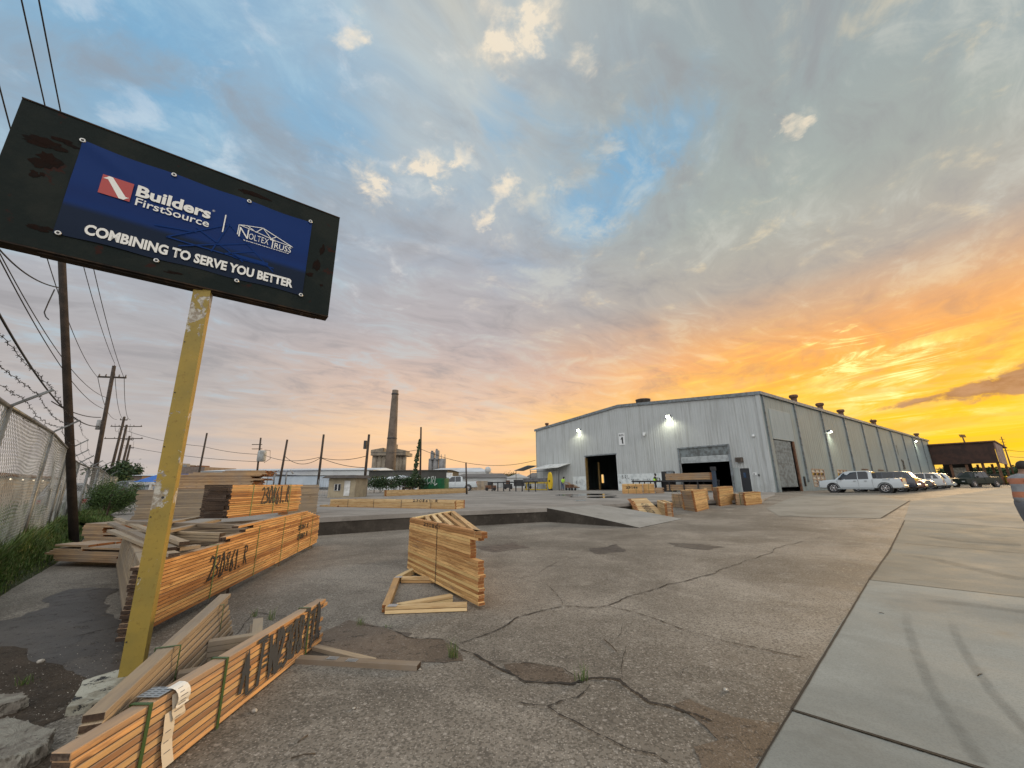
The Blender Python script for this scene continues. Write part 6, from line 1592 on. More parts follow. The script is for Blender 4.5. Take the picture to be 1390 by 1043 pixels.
def human(label, loc, rot, shirt, pants, bend=0.0, hair=(.02, .014, .01), vest=None, arms='down', sc=1.0, helmet=None, boots=True):
    """x forward. a full body, then clothing as slightly larger skins"""
    SK = mat('skin_tone_brown', (.22, .12, .075), .5)
    cb, sb = math.cos(bend), math.sin(bend)
    def up(x, z, y=0):  # rotate the upper body about the hips
        zz = z-.95; return (x*cb+zz*sb, y, .95 - x*sb + zz*cb)
    J = []; R_ = []; E = []
    def add(p, r, par=None):
        J.append(p); R_.append(r)
        if par is not None: E.append((par, len(J)-1))
        return len(J)-1
    pel = add(up(0, .95), (.13, .16)); sp = add(up(.01, 1.12), (.11, .145), pel); ch = add(up(.0, 1.32), (.12, .17), sp); nk0 = add(up(-.01, 1.45), (.075, .09), ch); nk = add(up(.01, 1.505), .062, nk0); 
    hd = add(up(.03, 1.555), (.068, .066), nk); h2 = add(up(.035, 1.64), (.100, .082), hd); h3 = add(up(.02, 1.71), (.075, .066), h2)
    armj = {}
    for s in (-1, 1):
        sh = add(up(-.01, 1.42, s*.17), .055, nk0)
        if arms == 'down': el, wr, hn = up(-.03, 1.14, s*.23), up(.06, .90, s*.22), up(.09, .82, s*.21)
        elif arms == 'phone': el, wr, hn = up(.10, 1.17, s*.22), up(.32, 1.30, s*.10), up(.38, 1.35, s*.06)
        else: el, wr, hn = up(.12, 1.15, s*.22), up(.33, 1.02, s*.18), up(.40, .98, s*.15)
        e = add(el, .042, sh); w = add(wr, .027, e); hh = add(tuple(Vector(wr).lerp(Vector(hn), .7)), (.034, .018), w)
        armj[s] = (sh, el, wr, hn)
        d = (Vector(hn)-Vector(wr)).normalized(); side_ = Vector((0, 1, 0)); base = Vector(hn)
        for q in range(4):
            o = side_*(q-1.5)*.021; a = add(tuple(base+o+d*.02), .0095, hh); c = add(tuple(base+o+d*(.058-.004*abs(q-1.5))+Vector((.0, 0, -.012))), .008, a); add(tuple(base+o*.9+d*(.075)+Vector((-.004, 0, -.034))), .007, c)
        a = add(tuple(Vector(wr)+d*.045-side_*s*.04), .011, hh); add(tuple(Vector(wr)+d*.085-side_*s*.045), .009, a)
    legs = {}
    for s in (-1, 1):
        hip = add((.0, s*.09, .88), .088, pel); kn = add((.03+.04*s, s*.10, .49), .058, hip); an = add((-.02+.06*s, s*.10, .09), .042, kn); toe = add((.13+.06*s, s*.105, .035), (.032, .042), an)
        legs[s] = (hip, kn, an, toe)
    parts = []
    # shirt
    SJ = [up(0, .88), up(.01, 1.12), up(.0, 1.32), up(-.01, 1.45), up(.0, 1.49)]; SR = [(.165, .195), (.155, .185), (.158, .200), (.115, .135), (.070, .076)]; SE = [(0, 1), (1, 2), (2, 3), (3, 4)]
    for s in (-1, 1):
        sh, el, wr, hn = armj[s]; n0 = len(SJ); SJ += [up(-.01, 1.42, s*.175), tuple(Vector(J[sh]).lerp(Vector(el), .75)), tuple(Vector(el).lerp(Vector(wr), .1))]; SR += [.072, .060, .056]; SE += [(3, n0), (n0, n0+1), (n0+1, n0+2)]
    M_SH = mat('cloth_%d%d%d' % tuple(int(c*99) for c in shirt), shirt, .85); M_PA = mat('cloth_%d%d%d' % tuple(int(c*99) for c in pants), pants, .85)
    parts.append(('shirt', SJ, SR, SE, M_SH))
    PJ = [(0, 0, 1.08), (0, 0, .90)]; PR = [(.150, .178), (.150, .176)]; PE = [(0, 1)]
    for s in (-1, 1):
        hip, kn, an, toe = legs[s]; n0 = len(PJ); PJ += [(J[hip][0], J[hip][1], .80), J[kn], tuple(Vector(J[kn]).lerp(Vector(J[an]), .92))]; PR += [.105, .078, .064]; PE += [(1, n0), (n0, n0+1), (n0+1, n0+2)]
    parts.append(('trousers', PJ, PR, PE, M_PA))
    for s in (-1, 1):
        hip, kn, an, toe = legs[s]; a, t = Vector(J[an]), Vector(J[toe]); parts.append(('shoe', [tuple(a+Vector((-.04, 0, -.045))), tuple(a+Vector((.03, 0, -.04))), tuple(t+Vector((.03, 0, .01)))], [(.045, .05), (.05, .052), (.038, .05)], [(0, 1), (1, 2)], mat('dark_shoe', (.02, .017, .015), .7)))
    root, skin = person(label, J, R_, E, [SK], parts, loc, rot, sc)
    # face
    c = Vector(up(.035, 1.64)); f = Vector((cb, 0, -sb)); u_ = Vector((sb, 0, cb)); y_ = Vector((0, 1, 0))
    b = MB(); hc = c-f*.022+u_*.028; b.lathe(hc-u_*.085, [(.050, 0), (.085, .02), (.104, .06), (.110, .10), (.104, .14), (.080, .175), (.045, .192), (.001, .197)], 20, 0, u_+f*.35)
    b.build('hair', mat('dark_hair', hair, .7), root)
    b = MB(); b.lathe(c+f*.085-u_*.028, [(.018, 0), (.012, .02), (.003, .03)], 8, 0, f+u_*.2); b.build('nose', SK, root)
    for s in (-1, 1):
        b = MB(); b.lathe(c+f*.084+y_*.032*s+u_*.01, [(.012, 0), (.008, .006), (.001, .008)], 8, 0, f); b.build('eye', BLACK, root)
        b = MB(); b.lathe(c-f*.005+y_*.075*s-u_*.01, [(.026, 0), (.03, .01), (.012, .014)], 8, 0, y_*s); b.build('ear', SK, root)
    b = MB(); b.hexa([tuple(c+f*(.083+x)+y_*y+u_*z) for z in (-.068, -.058) for y in (-.022, .022) for x in (0, .006)]); b.build('mouth', mat('lip', (.14, .05, .04), .5), root)
    if vest:
        M_V = mat('vest_%d' % int(vest[0]*100), vest, .6)
        skin('safety_vest', [up(0, 1.0), up(.01, 1.12), up(.0, 1.32), up(-.01, 1.44)], [(.175, .205), (.166, .195), (.170, .212), (.125, .15)], [(0, 1), (1, 2), (2, 3)], M_V, root)
    if helmet:
        b = MB(); b.lathe(up(.02, 1.71), [(.125, 0), (.115, .03), (.10, .08), (.06, .12), (.001, .135)], 18, 0, u_); b.build('helmet', mat('helmet', helmet, .4), root)
    return root, skin, up
def people():
    # right frame edge: seen from the side, looking away to the right
    top = Dy(1381, 627, 8.4); p = Vector((top.x-.10, top.y, 0)); p.z = g(p.x, p.y)
    hgt = (Dy(1381, 627, 8.4).z-p.z)/1.83
    r, skin, up = human('person with dark hair in grey shirt with orange bands at the right frame edge', p, math.radians(-12), (.26, .26, .27), (.15, .155, .17), .16, arms='phone', sc=hgt*1.05)
    def fnb(N, bs):
        z = N.sep(N.new('ShaderNodeTexCoord').outputs['Object'])[2]
        k = N.m('MAXIMUM', N.ss(N.m('ABSOLUTE', N.m('SUBTRACT', z, 1.36)), .062, .05), N.ss(N.m('ABSOLUTE', N.m('SUBTRACT', z, 1.10)), .062, .05))
        nz = N.noise(N.new('ShaderNodeTexCoord').outputs['Object'], 14, 4, .6)
        N.put(bs.inputs['Base Color'], N.mix(k, N.mix(nz, (.17, .17, .18), (.30, .30, .31)), (.40, .155, .085)))
        N.put(bs.inputs['Normal'], N.bump(N.noise(N.new('ShaderNodeTexCoord').outputs['Object'], 9, 3, .5), .6, .03))
    MS = mat('grey_cloth_with_orange_bands', (.25, .25, .26), .85, 0, fnb)
    for ch in r.children:
        if ch.name.startswith('shirt'): ch.data.materials[0] = MS
    b = MB(); c = Vector(up(.42, 1.40)); b.hexa([tuple(c+Vector((x, y, z))) for z in (-.07, .07) for y in (-.035, .035) for x in (0, .01)]); b.build('phone', BLACK, r)
    # yellow vest behind the roller table
    p = BF(10.6, PZ, 3.1); a = math.atan2(-DF.y, -DF.x)
    human('person in bright yellow vest standing behind the left end of the roller table', p, a+.6, (.03, .03, .03), (.03, .03, .035), .05, vest=(.50, .85, .05), arms='work', sc=1.08, helmet=(.03, .03, .03))
    p = BF(25.9, PZ, 2.3)
    human('person in lime green shirt and blue jeans bending at the cart by the awning', p, a-.2, (.45, .75, .08), (.06, .09, .16), .45, arms='work', sc=1.12)
people()

# ------------------------------------------------------------------ chain link fence
def fence():
    global posts
    e0 = posts[0]; dv = (posts[0][1]-posts[1][1])*1.0; posts = [(e0[0]+Vector((dv.x, dv.y, 0)), e0[1]+Vector((dv.x, dv.y, 0)))]+posts
    root = thing('chain_link_fence', 'tall chain link fence with barbed wire arms along the left verge', 'fence', posts[1][0])
    n = len(posts)
    for i, (a, t) in enumerate(posts):
        b = MB(); r = .036 if i < 4 else .045
        b.cyl(Vector((a.x, a.y, -.3)), t, r, r, 12); p = b.build('post', GALV, root)
        if i < 10:
            if i+1 < n: d = (posts[i+1][1]-t)
            d.z = 0; d.normalize(); o = Vector((d.y, -d.x, 0)); o = o if o.dot(-t) > 0 else -o
            for s, L in ((1, .44), (-1, .40)):
                q = MB(); q.ob(t-Z*.02, t+o*s*L*.78+Z*L*.62, .045, .028, 0); q.build('barbed_wire_arm', GALV, root)
    for i in range(n-1):
        (a, t), (c, e) = posts[i], posts[i+1]
        b = MB(); b.cyl(t, e, .028, .028, 8); b.build('top_rail', GALV, root)
        L = (c-a).length; h0, h1 = (t.z-a.z), (e.z-c.z); d = (c-a)/L
        sp = .075 if i < 5 else .12 if i < 7 else .2; r = .0032 if i < 5 else .004 if i < 7 else .007
        b = MB(); 
        def P(s, z): 
            f = s/L; zz = (a.z+(c.z-a.z)*f)+z*((h0+(h1-h0)*f)/h0)
            bulge = .02*math.sin(math.pi*f)*math.sin(math.pi*min(1, z/h0)) + .012*math.sin(f*11+z*3)*math.sin(math.pi*min(1, z/h0))
            return Vector((a.x+d.x*s, a.y+d.y*s, zz)) + Vector((d.y, -d.x, 0))*bulge
        for sg in (1, -1):
            k = -h0
            while k < L+h0:
                # line s = k + sg*z
                z0, z1 = 0.0, h0
                if sg > 0:
                    z0 = max(z0, -k); z1 = min(z1, L-k)
                else:
                    z0 = max(z0, k-L); z1 = min(z1, k)
                if z1 > z0+.02:
                    m_ = 4; pts = [P(k+sg*(z0+(z1-z0)*q/m_), z0+(z1-z0)*q/m_) for q in range(m_+1)]
                    b.tube(pts, r, 3)
                k += sp*1.414/1.0
        b.build('chain_link_mesh', GALVD, root, recalc=False)
    # barbed wire strands
    rr = random.Random(6)
    for s, fr in ((1, .95), (1, .6), (1, .3), (-1, .9), (-1, .4)):
        b = MB(); L = []
        for i in range(min(10, n)):
            t = posts[i][1]; j = min(i+1, n-1); d = posts[j][1]-posts[j-1][1]; d.z = 0; d.normalize(); o = Vector((d.y, -d.x, 0)); o = o if o.dot(-t) > 0 else -o
            L.append(t+o*s*.44*.78*fr+Z*(.44*.62*fr+.03))
        L[0] = L[0]+(L[0]-L[1])*.8
        pts = []
        for p, q in zip(L, L[1:]):
            m_ = max(10, int((q-p).length*7))
            for k in range(m_):
                f = k/m_; pts.append(p.lerp(q, f)-Z*(.10*math.sin(math.pi*f))+Vector((rr.gauss(0, .008), rr.gauss(0, .008), rr.gauss(0, .008))))
        b.tube(pts, .0035, 4)
        for k, p in enumerate(pts):
            if k % 1 == 0 and p.length < 14:
                for q in range(2):
                    d = Vector((rr.gauss(0, 1), rr.gauss(0, 1), rr.gauss(0, 1))).normalized()*.022; b.tube([p-d, p+d], .003, 3)
        b.build('barbed_wire', WIRE, root, recalc=False)
fence()

# ------------------------------------------------------------------ poles and wires
def upole(label, base, top, r0, r1, arms=(), extras=None, m_=None, name='utility_pole'):
    root = thing(name, label, 'utility pole', base, 'utility poles')
    b = MB(); b.cyl(base-Z*.4, top, r0, r1, 12); b.build('pole', m_ or TARPOLE2, root)
    ax = (top-base).normalized()
    for (dz, w, d) in arms:
        c = top-ax*dz; d = Vector(d).normalized(); b = MB(); b.ob(c-d*w/2, c+d*w/2, .10, .12, 0); ca = b.build('crossarm', m_ or TARPOLE2, root)
        for s in (-1, -.5, .5, 1):
            if w < 1.4 and abs(s) < 1: continue
            b = MB(); b.lathe(c+d*s*w/2*.95+Z*.12, [(.035, 0), (.06, .05), (.035, .1), (.05, .15), (.01, .2)], 10); b.build('insulator', mat('porcelain', (.10, .09, .09), .3), ca)
    return root
def ptop(ub, vb, ut, vt, z0, yy=None):
    a = G(ub, vb, z0); 
    hl = math.hypot(a.x, a.y); q = ray(ut, vt); hq = math.hypot(q.x, q.y)
    # plane through the base perpendicular to the line of sight
    n = Vector((a.x, a.y, 0)).normalized(); t = a.dot(n)/(q.dot(n)) if True else 0
    return a, Vector((q.x*t, q.y*t, H+q.z*t))
WR = []
def wire(p, q, sag, r=.012, n=24, label=None, name='overhead_cable', group='overhead cables'):
    p, q = Vector(p), Vector(q); b = MB(); pts = [p.lerp(q, k/n)-Z*(4*sag*(k/n)*(1-k/n)) for k in range(n+1)]
    b.tube(pts, r, 5); o = b.build(name, WIRE, loc=p, recalc=False); tag(o, label, 'cable', group); return o
def poles():
    ld = azd(-44); cr = Vector((ld.y, -ld.x, 0))
    def tilted(ub, vb, ut, vt, z0=0.0): return ptop(ub, vb, ut, vt, z0)
    a, t = ptop(107, 735, 78, 215, 0.1); P1 = (a, t)
    r = upole('nearest dark utility pole rising behind the billboard beside the fence', a, t, .10, .075, (), None, TARPOLE)
    # P2..P6 along the fence: heights about 11 m
    def py(u, v, ut, vt, hgt):
        q = ray(ut, vt); tt = (hgt-H)/q.z; T = Vector((q.x*tt, q.y*tt, hgt)); w = ray(u, v); dist = math.hypot(T.x, T.y); s = dist/math.hypot(w.x, w.y); return Vector((w.x*s, w.y*s, H+w.z*s)), T
    P = []
    for i, (u, v, ut, vt, lab, arms) in enumerate([
        (131, 630, 155, 497, 'second utility pole along the fence with a short crossarm near its top', ((1.0, 1.9, (1, .2, 0)),)),
        (152, 634, 169, 566, 'third utility pole along the fence', ((.5, .8, (1, .3, 0)),)),
        (158, 637, 172, 577, 'fourth utility pole along the fence with a long double crossarm', ((.3, 4.5, (1, .1, 0)), (2.2, 5.5, (1, .1, 0)))),
        (164, 640, 176, 592, 'fifth utility pole along the fence', ((.8, 1.6, (1, .2, 0)),)),
        (168, 642, 177, 604, 'farthest utility pole in the fence line', ((.8, 1.6, (1, .2, 0)),))]):
        B, T = py(u, v, ut, vt, 11.0); ax = (T-B).normalized(); base = B-ax*(B.z/ax.z)
        upole(lab, base, T, .17+.02*i, .12+.015*i, arms); P.append((base, T))
    b = MB(); c = P[0][1]-(P[0][1]-P[0][0]).normalized()*4.7; b.cyl(c+Vector((-.25, -.1, -.45)), c+Vector((-.25, -.1, .3)), .16, .16, 12); tag(b.build('pole_box', worn('grey_box_metal', (.3, .31, .31), (.22, .22, .22), 4), loc=c), 'small grey equipment box hanging on the second utility pole', 'electrical box')
    P2t = P[0][1]; x1 = Vector((1, .2, 0)).normalized()*.9; arm2 = P2t-Z*1.0
    def at(u, v, z): return G(u, v, z)
    W = [(arm2-x1, at(-8, 90, 10.5), .9, .016, 'power line passing left of the billboard top from the second pole'),
         (P2t+Z*.2, at(26, -14, 11.8), .6, .016, 'left of the two power lines above the billboard'),
         (arm2+x1, at(50, -14, 11.8), .6, .016, 'right of the two power lines above the billboard'),
         (P2t-Z*2.6, at(-12, 322, 8.2), .8, .016, 'thin cable from the second pole passing behind the billboard foot'),
         (P2t-Z*3.5, at(-12, 330, 7.2), .7, .016, 'slack thin cable to the second pole below the billboard'),
         (P2t-Z*4.9, at(-14, 404, 6.3), .9, .032, 'thickest black cable sloping down from the left edge'),
         (P2t-Z*4.2, at(70, 545, 6.2), .25, .03, 'short arm cable between the first and second poles')]
    for p, q, s, r, lab in W: wire(p, q, s, r, 30, lab)
    names = ['left', 'middle', 'right']
    for k, (a_, b_) in enumerate(zip(P, P[1:])):
        for j, dx in enumerate((-1, 0, 1)):
            wire(a_[1]-Z*(1.0 if dx else -.1)+x1*dx, b_[1]-Z*.4+x1*dx*.9, .9, .02, 12, '%s of the cable runs between fence line pole %s and the next' % (names[j], ['two', 'three', 'four', 'five'][k]))
    # the drop loops near pole 1
    q = Dy(83, 391, P1[0].y+.3)
    wire(q, G(-10, 328, 7.5), .25, .02, 16, 'dark drop cable from the nearest pole to the left edge')
    b = MB(); b.tube([Dy(u, v, q.y) for u, v in ((74, 393), (66, 410), (60, 424), (62, 430), (66, 434))], .018, 5); tag(b.build('cable_tail', WIRE, loc=q, recalc=False), 'loose curled cable tail hanging left of the nearest pole', 'cable')
    b = MB(); b.tube([Dy(u, v, q.y) for u, v in ((80, 392), (81, 412), (83, 424), (88, 433))], .018, 5); tag(b.build('cable_tail', WIRE, loc=q, recalc=False), 'loose cable tail lying against the nearest pole', 'cable')
    # yard and far poles
    M = [(270, 643, 281, 588, 70, .17, 'dark pole right of the yellow post, the first over the lumber'), (348, 652, 354, 594.5, 62, .15, 'pole carrying the round grey transformer'), (379, 657, 390, 597, 52, .15, 'plain dark pole right of the transformer pole'), (431.5, 657, 439.5, 590, 48, .15, 'plain tall pole left of the tan booth'), (494.5, 657, 501, 590, 47, .17, 'dark pole with a small bracket right of the tan booth'), (570.5, 650, 571.5, 580, 60, .16, 'tall straight pole beside the vine covered pole'), (633.6, 666, 632.5, 628, 40, .09, 'thin short pole right of the white work truck')]
    tops = []
    for ub, vb, ut, vt, y, r_, lab in M:
        T = Dy(ut, vt, y); w = Dy(ub, vb, y); ax = (T-w).normalized(); base = w-ax*((w.z-.3)/ax.z)
        upole(lab, base, T, r_, r_*.8, ()); tops.append((base, T))
    T = Dy(570, 597, 58); B = Dy(561, 655, 58); r = upole('leaning pole overgrown with vine, left of the tall straight pole', B-Z*.6, T, .13, .1); b = MB(); rr = random.Random(2)
    for k in range(500):
        f = rr.random()**1.0; p = B.lerp(T, f)+Vector((rr.gauss(0, .16*(1.3-f)), rr.gauss(0, .15), rr.gauss(0, .1))); a = rr.uniform(0, 6.28); s = .12
        d = Vector((math.cos(a), .2, math.sin(a)))*s; e = Vector((-math.sin(a), .3, math.cos(a)))*s; b.face([p-d, p-e, p+d, p+e])
    b.build('vine', M_LEAFD, r, recalc=False)
    c = Dy(355.5, 618, 62); b = MB(); b.lathe(c-Z*1.0, [(.5, 0), (.62, .15), (.62, 1.5), (.5, 1.7), (.12, 1.75)], 16); tr = b.build('transformer', worn('grey_transformer', (.32, .34, .34), (.22, .22, .21), 2), loc=c); tag(tr, 'round grey transformer hung on the pole over the lumber stacks', 'transformer')
    b = MB(); b.tube([c+Vector((.3, 0, .8)), c+Vector((1.2, 0, .7)), c+Vector((1.4, 0, -.6)), c+Vector((.5, 0, -1.2))], .04, 5); b.build('wire_loop', WIRE, tr, recalc=False)
    for s, h_ in ((-1, 2.4), (1, 1.6)):
        p = Dy(354, 604+6*(s > 0), 62); b = MB(); b.ob(p-Vector((1.4, 0, 0)), p+Vector((.2, 0, 0)), .12, .1); tag(b.build('pole_bracket', TARPOLE2, loc=p), 'upper side bracket on the transformer pole' if s < 0 else 'lower side bracket on the transformer pole', 'bracket')
    p = Dy(498, 604, 47); b = MB(); b.hexa([tuple(p+Vector((x, y, z))) for z in (-.5, .5) for y in (-.15, .15) for x in (-.35, -.05)]); tag(b.build('pole_box', BLACK, loc=p), 'small dark box on the pole right of the tan booth', 'electrical box')
    L = lambda pts: [Dy(*p) for p in pts]
    seq = [((166, 583, 75), (275.5, 606, 68), .5, 'long sagging cable left of the transformer pole'), ((275.5, 606, 68), (355, 617, 62), .3, 'cable from the first yard pole to the transformer'), ((357, 617, 62), (433.5, 621, 50), .7, 'cable from the transformer to the booth side pole'), ((434, 621, 50), (498, 619, 47), .4, 'cable over the tan booth between two dark poles'), ((386, 619, 52), (434.5, 622, 50), .9, 'slack cable between the two plain dark poles'), ((434, 621, 50), (496.5, 635, 47), .3, 'lower cable dropping right over the tan booth'), ((503, 614, 60), (571, 610, 60), .3, 'faint cable crossing the chimney to the tall straight pole'), ((571.5, 610, 60), (727, 625, 70), 1.6, 'long faint cable from the tall straight pole to the warehouse'), ((168, 605, 75), (350, 627, 62), .5, 'lower faint cable left of the transformer pole')]
    for p, q, s, lab in seq: wire(Dy(*p), Dy(*q), s, .035, 16, lab)
    # far right pylons and masts
    for u0, v0, u1, v1, y, lab in ((1310, 598, 1305, 590, 120, 'thin mast above the open shed roof'), (1372, 632, 1359, 593, 150, 'tall thin mast right of the open shed')):
        a, t = Dy(u0, v0, y), Dy(u1, v1, y); b = MB(); b.cyl(a-Z*3, t, .25, .12, 8)
        for k in range(5): p = a.lerp(t, .5+.1*k); b.ob(p-Vector((.9, 0, 0)), p+Vector((.9, 0, 0)), .15, .15)
        tag(b.build('mast', M_RUST, loc=a), lab, 'mast', 'masts on the right')
    for k, (v0, v1) in enumerate(((620, 618), (611, 612))): wire(Dy(1371-k*3, v0, 150), Dy(1420, v1, 150), .6, .07, 8, ['lower', 'upper'][k]+' distant power line at the right edge')
poles()

# ------------------------------------------------------------------ far buildings
def bg():
    CON = worn('old_concrete', (.26, .225, .175), (.17, .145, .115), .12, .9, 0, 1, None, .6, .1)
    CHM = worn('chimney_concrete', (.15, .12, .095), (.10, .08, .062), .15, .9)
    Y = 420
    def S(u, v, y=Y): return Dy(u, v, y)
    r = thing('chimney', 'tall brown concrete chimney stack rising by the silos', 'chimney', S(529, 645)); b = MB()
    p0, p1 = S(528.5, 650), S(533, 530); w0 = (S(536, 640)-S(521.5, 640)).length/2; w1 = (S(537.3, 535)-S(529, 535)).length/2
    b.lathe(p0, [(w0, 0), (w0*.93, (p1.z-p0.z)*.3), (w1*1.1, (p1.z-p0.z)*.85), (w1*1.0, (p1.z-p0.z)*.955), (w1*.96, (p1.z-p0.z)), (w1*.8, (p1.z-p0.z))], 28); b.build('stack', CHM, r)
    for v, k in ((536, 1.12), (596, 1.12)):
        z = S(530, v).z; f = (z-p0.z)/(p1.z-p0.z); ww = (w0+(w1-w0)*f)*k; b = MB(); b.lathe(Vector((p0.x, p0.y, z)), [(ww*.86, -.5), (ww, 0), (ww, 1.1), (ww*.86, 1.2)], 24); b.build('walkway', BLACK, r)
    r = thing('silo_complex', 'block of old concrete silos behind the brown chimney', 'silos', S(525, 645, Y+20))
    Y2 = Y+25
    for x0, x1, vt in ((503.5, 511, 617), (510.5, 517.5, 617), (517, 524, 616), (523.5, 530, 616), (529.5, 536, 616), (535.5, 541, 617), (540.5, 545.5, 617), (545, 550, 617)):
        a, c = S(x0, 650, Y2), S(x1, 650, Y2); t = S(x0, vt, Y2).z; b = MB(); m_ = a.lerp(c, .5); b.cyl(m_, Vector((m_.x, m_.y, t)), (c-a).length*.54, None, 18); b.build('silo', CON, r)
    def bx(name, x0, x1, v0, v1, y, dep, mt, parent, wedge=None):
        a, c = S(x0, v1, y), S(x1, v1, y); zt = S(x0, v0, y).z; z1 = S(x1, wedge if wedge else v0, y).z; b = MB()
        b.hexa([(a.x, y, a.z), (c.x, y, a.z), (a.x, y+dep, a.z), (c.x, y+dep, a.z), (a.x, y, zt), (c.x, y, z1), (a.x, y+dep, zt), (c.x, y+dep, z1)]); return b.build(name, mt, parent)
    bx('headhouse', 503, 550.5, 613.5, 618.5, Y2-6, 30, CON, r); bx('left_tower', 503.2, 519.5, 611, 614, Y2-5, 14, CON, r, 608)
    bx('right_gable', 537, 550.5, 609, 614, Y2-5, 18, CON, r, 611.5); bx('roof_tank', 533.5, 537, 603, 609.5, Y2, 8, CON, r)
    # second small plant
    r = thing('cement_plant', 'small grey cement plant with two stub towers, right of the silos', 'plant', S(592, 640))
    GRY = worn('grey_plant_metal', (.20, .20, .20), (.13, .13, .13), .2, .7)
    for x0, x1, vt in ((581, 587, 623), (587, 594.5, 622), (595, 604.5, 623)):
        a, c = S(x0, 646), S(x1, 646); b = MB(); m_ = a.lerp(c, .5); b.cyl(m_, Vector((m_.x, m_.y, S(x0, vt).z)), (c-a).length*.52, None, 16); b.build('silo', GRY, r)
    bx('tower', 584, 588.5, 614, 624, Y-4, 6, GRY, r); bx('tower', 590.5, 595, 611.5, 624, Y-4, 6, GRY, r); bx('tower_cap', 585, 587.3, 612, 614, Y-3, 4, GRY, r); bx('tower_cap', 591.5, 593.5, 609.5, 611.5, Y-3, 4, GRY, r)
    b = MB()
    for x in (599, 604): b.cyl(S(x, 625), S(x, 617), .35, None, 6)
    b.build('railing_post', GRY, r)
    # white-roofed halls
    WHR = worn('bright_metal_roof', (.50, .54, .57), (.38, .41, .44), .05, .5); WHW = worn('white_hall_wall', (.50, .52, .52), (.40, .41, .41), .1, .8)
    DRK = worn('dark_hall_sheet', (.050, .050, .045), (.075, .072, .065), .15, .9); DRR = worn('dark_hall_roof', (.085, .085, .088), (.12, .12, .12), .1, .8)
    def hall(name, label, x0, x1, vr, ve, vb, y, dep, roof, wallm, ridge='long', inset=4):
        r = thing(name, label, 'building', S(x0, vb, y)); a, c = S(x0, vb, y), S(x1, vb, y); ze = (S(x0, ve, y).z+S(x1, ve, y).z)/2; zr = (S((x0+x1)/2, vr, y+dep*.5).z); zb = min(a.z, c.z)-1; b = MB()
        b.hexa([(a.x, y, zb), (c.x, y, zb), (a.x, y+dep, zb), (c.x, y+dep, zb), (a.x, y, ze), (c.x, y, ze), (a.x, y+dep, ze), (c.x, y+dep, ze)]); b.build('wall', wallm, r)
        b = MB()
        if ridge == 'long':
            b.face([(a.x-.5, y-.5, ze), (c.x+.5, y-.5, ze), (c.x-inset, y+dep/2, zr), (a.x+inset, y+dep/2, zr)]); b.face([(a.x-.5, y+dep, ze), (c.x+.5, y+dep, ze), (c.x-inset, y+dep/2, zr), (a.x+inset, y+dep/2, zr)])
            b.face([(a.x-.5, y-.5, ze), (a.x-.5, y+dep, ze), (a.x+inset, y+dep/2, zr)]); b.face([(c.x+.5, y-.5, ze), (c.x+.5, y+dep, ze), (c.x-inset, y+dep/2, zr)]); b.face([(a.x-.5, y-.5, ze), (c.x+.5, y-.5, ze), (c.x+.5, y+dep, ze), (a.x-.5, y+dep, ze)])
        else:
            m_ = (a.x+c.x)/2; zr = S((x0+x1)/2, vr, y).z; b.prism([(a.x-.3, y-.3, ze), (c.x+.3, y-.3, ze), (m_, y-.3, zr)], (0, dep, 0), 0)
        b.build('roof', roof, r); return r
    hall('distant_hall', 'large bright metal roofed hall beyond the cement plant', 572, 664, 635.5, 641, 648, 300, 60, WHR, WHW, inset=9)
    hall('distant_hall', 'low pale long warehouse on the left, behind the leaning dark poles', 268, 505, 636.5, 639, 660, 120, 30, WHR, WHW, inset=1)
    hall('distant_hall', 'dark windowless shed front right of the tan booth', 500, 607, 638.3, 638.8, 651, 95, 20, DRK, DRK, inset=.5)
    hall('distant_hall', 'white walled shed under the dark shed front', 497, 566, 645.5, 651, 660, 85, 12, WHR, WHW, inset=6)
    hall('distant_hall', 'long white warehouse with dark roof left of the main building', 612, 690, 643, 648.5, 662, 110, 26, DRR, WHW, inset=2)
    rg = hall('distant_hall', 'white gable ended warehouse beside the main building', 688, 718, 643, 648.8, 662, 104, 26, WHW, WHW, ridge='gable')
    a = bx('doorway', 697.5, 712, 651.5, 660, 103.9, .1, BLACK, rg)
    hall('distant_hall', 'last dark roofed warehouse touching the main building edge', 716, 760, 642, 648.5, 662, 112, 26, DRR, WHW, inset=2)
    b = MB(); c = S(662.5, 638, 300); b.lathe(c-Z*2.6, [(.3, 0), (1.8, .7), (2.5, 2.5), (1.8, 4.4), (.2, 5.0)], 16); tag(b.build('water_tank', WHW, loc=c), 'round white tank at the right end of the bright roof', 'tank')
    r = thing('signboard', 'blank white board on the dark shed corner above the container', 'sign', S(610, 648, 92)); bx('board', 606, 614, 642, 648, 92, .3, M_WHT, r)
    # blue-trimmed white building left
    r = thing('distant_hall', 'white building with blue trim behind the transformer pole', 'building', S(340, 660, 100)); bx('wall', 222, 361, 645, 662, 100, 18, WHW, r); bx('blue_trim', 221.5, 361.5, 643.5, 645, 99.8, 18.4, mat('blue_trim', (.03, .09, .28), .5), r); bx('wall', 362, 500, 646.5, 662, 99, 18, worn('blue_white_wall', (.42, .48, .54), (.34, .40, .46), .2), r); bx('parapet', 361.7, 500, 645.6, 646.5, 98.8, 18.4, DRR, r)
    for x in (373, 389): 
        b = MB(); p = S(x, 645, 96); q = S(x, 641.5, 96); b.tube([p-Z*2.4, q, q+Vector((.9, 0, .5)), q+Vector((1.6, 0, -.3))], .16, 8); tag(b.build('goose_neck_vent', GRY, loc=p), '%s goose neck vent pipe in front of the white building' % ('left' if x < 380 else 'right'), 'vent pipe', 'goose neck vents')
    # green container with worn white letters
    r = thing('shipping_container', 'green shipping container with worn white lettering', 'container', S(590, 666, 56))
    GRN = worn('green_container_paint', (.012, .115, .045), (.02, .08, .035), 1, .55)
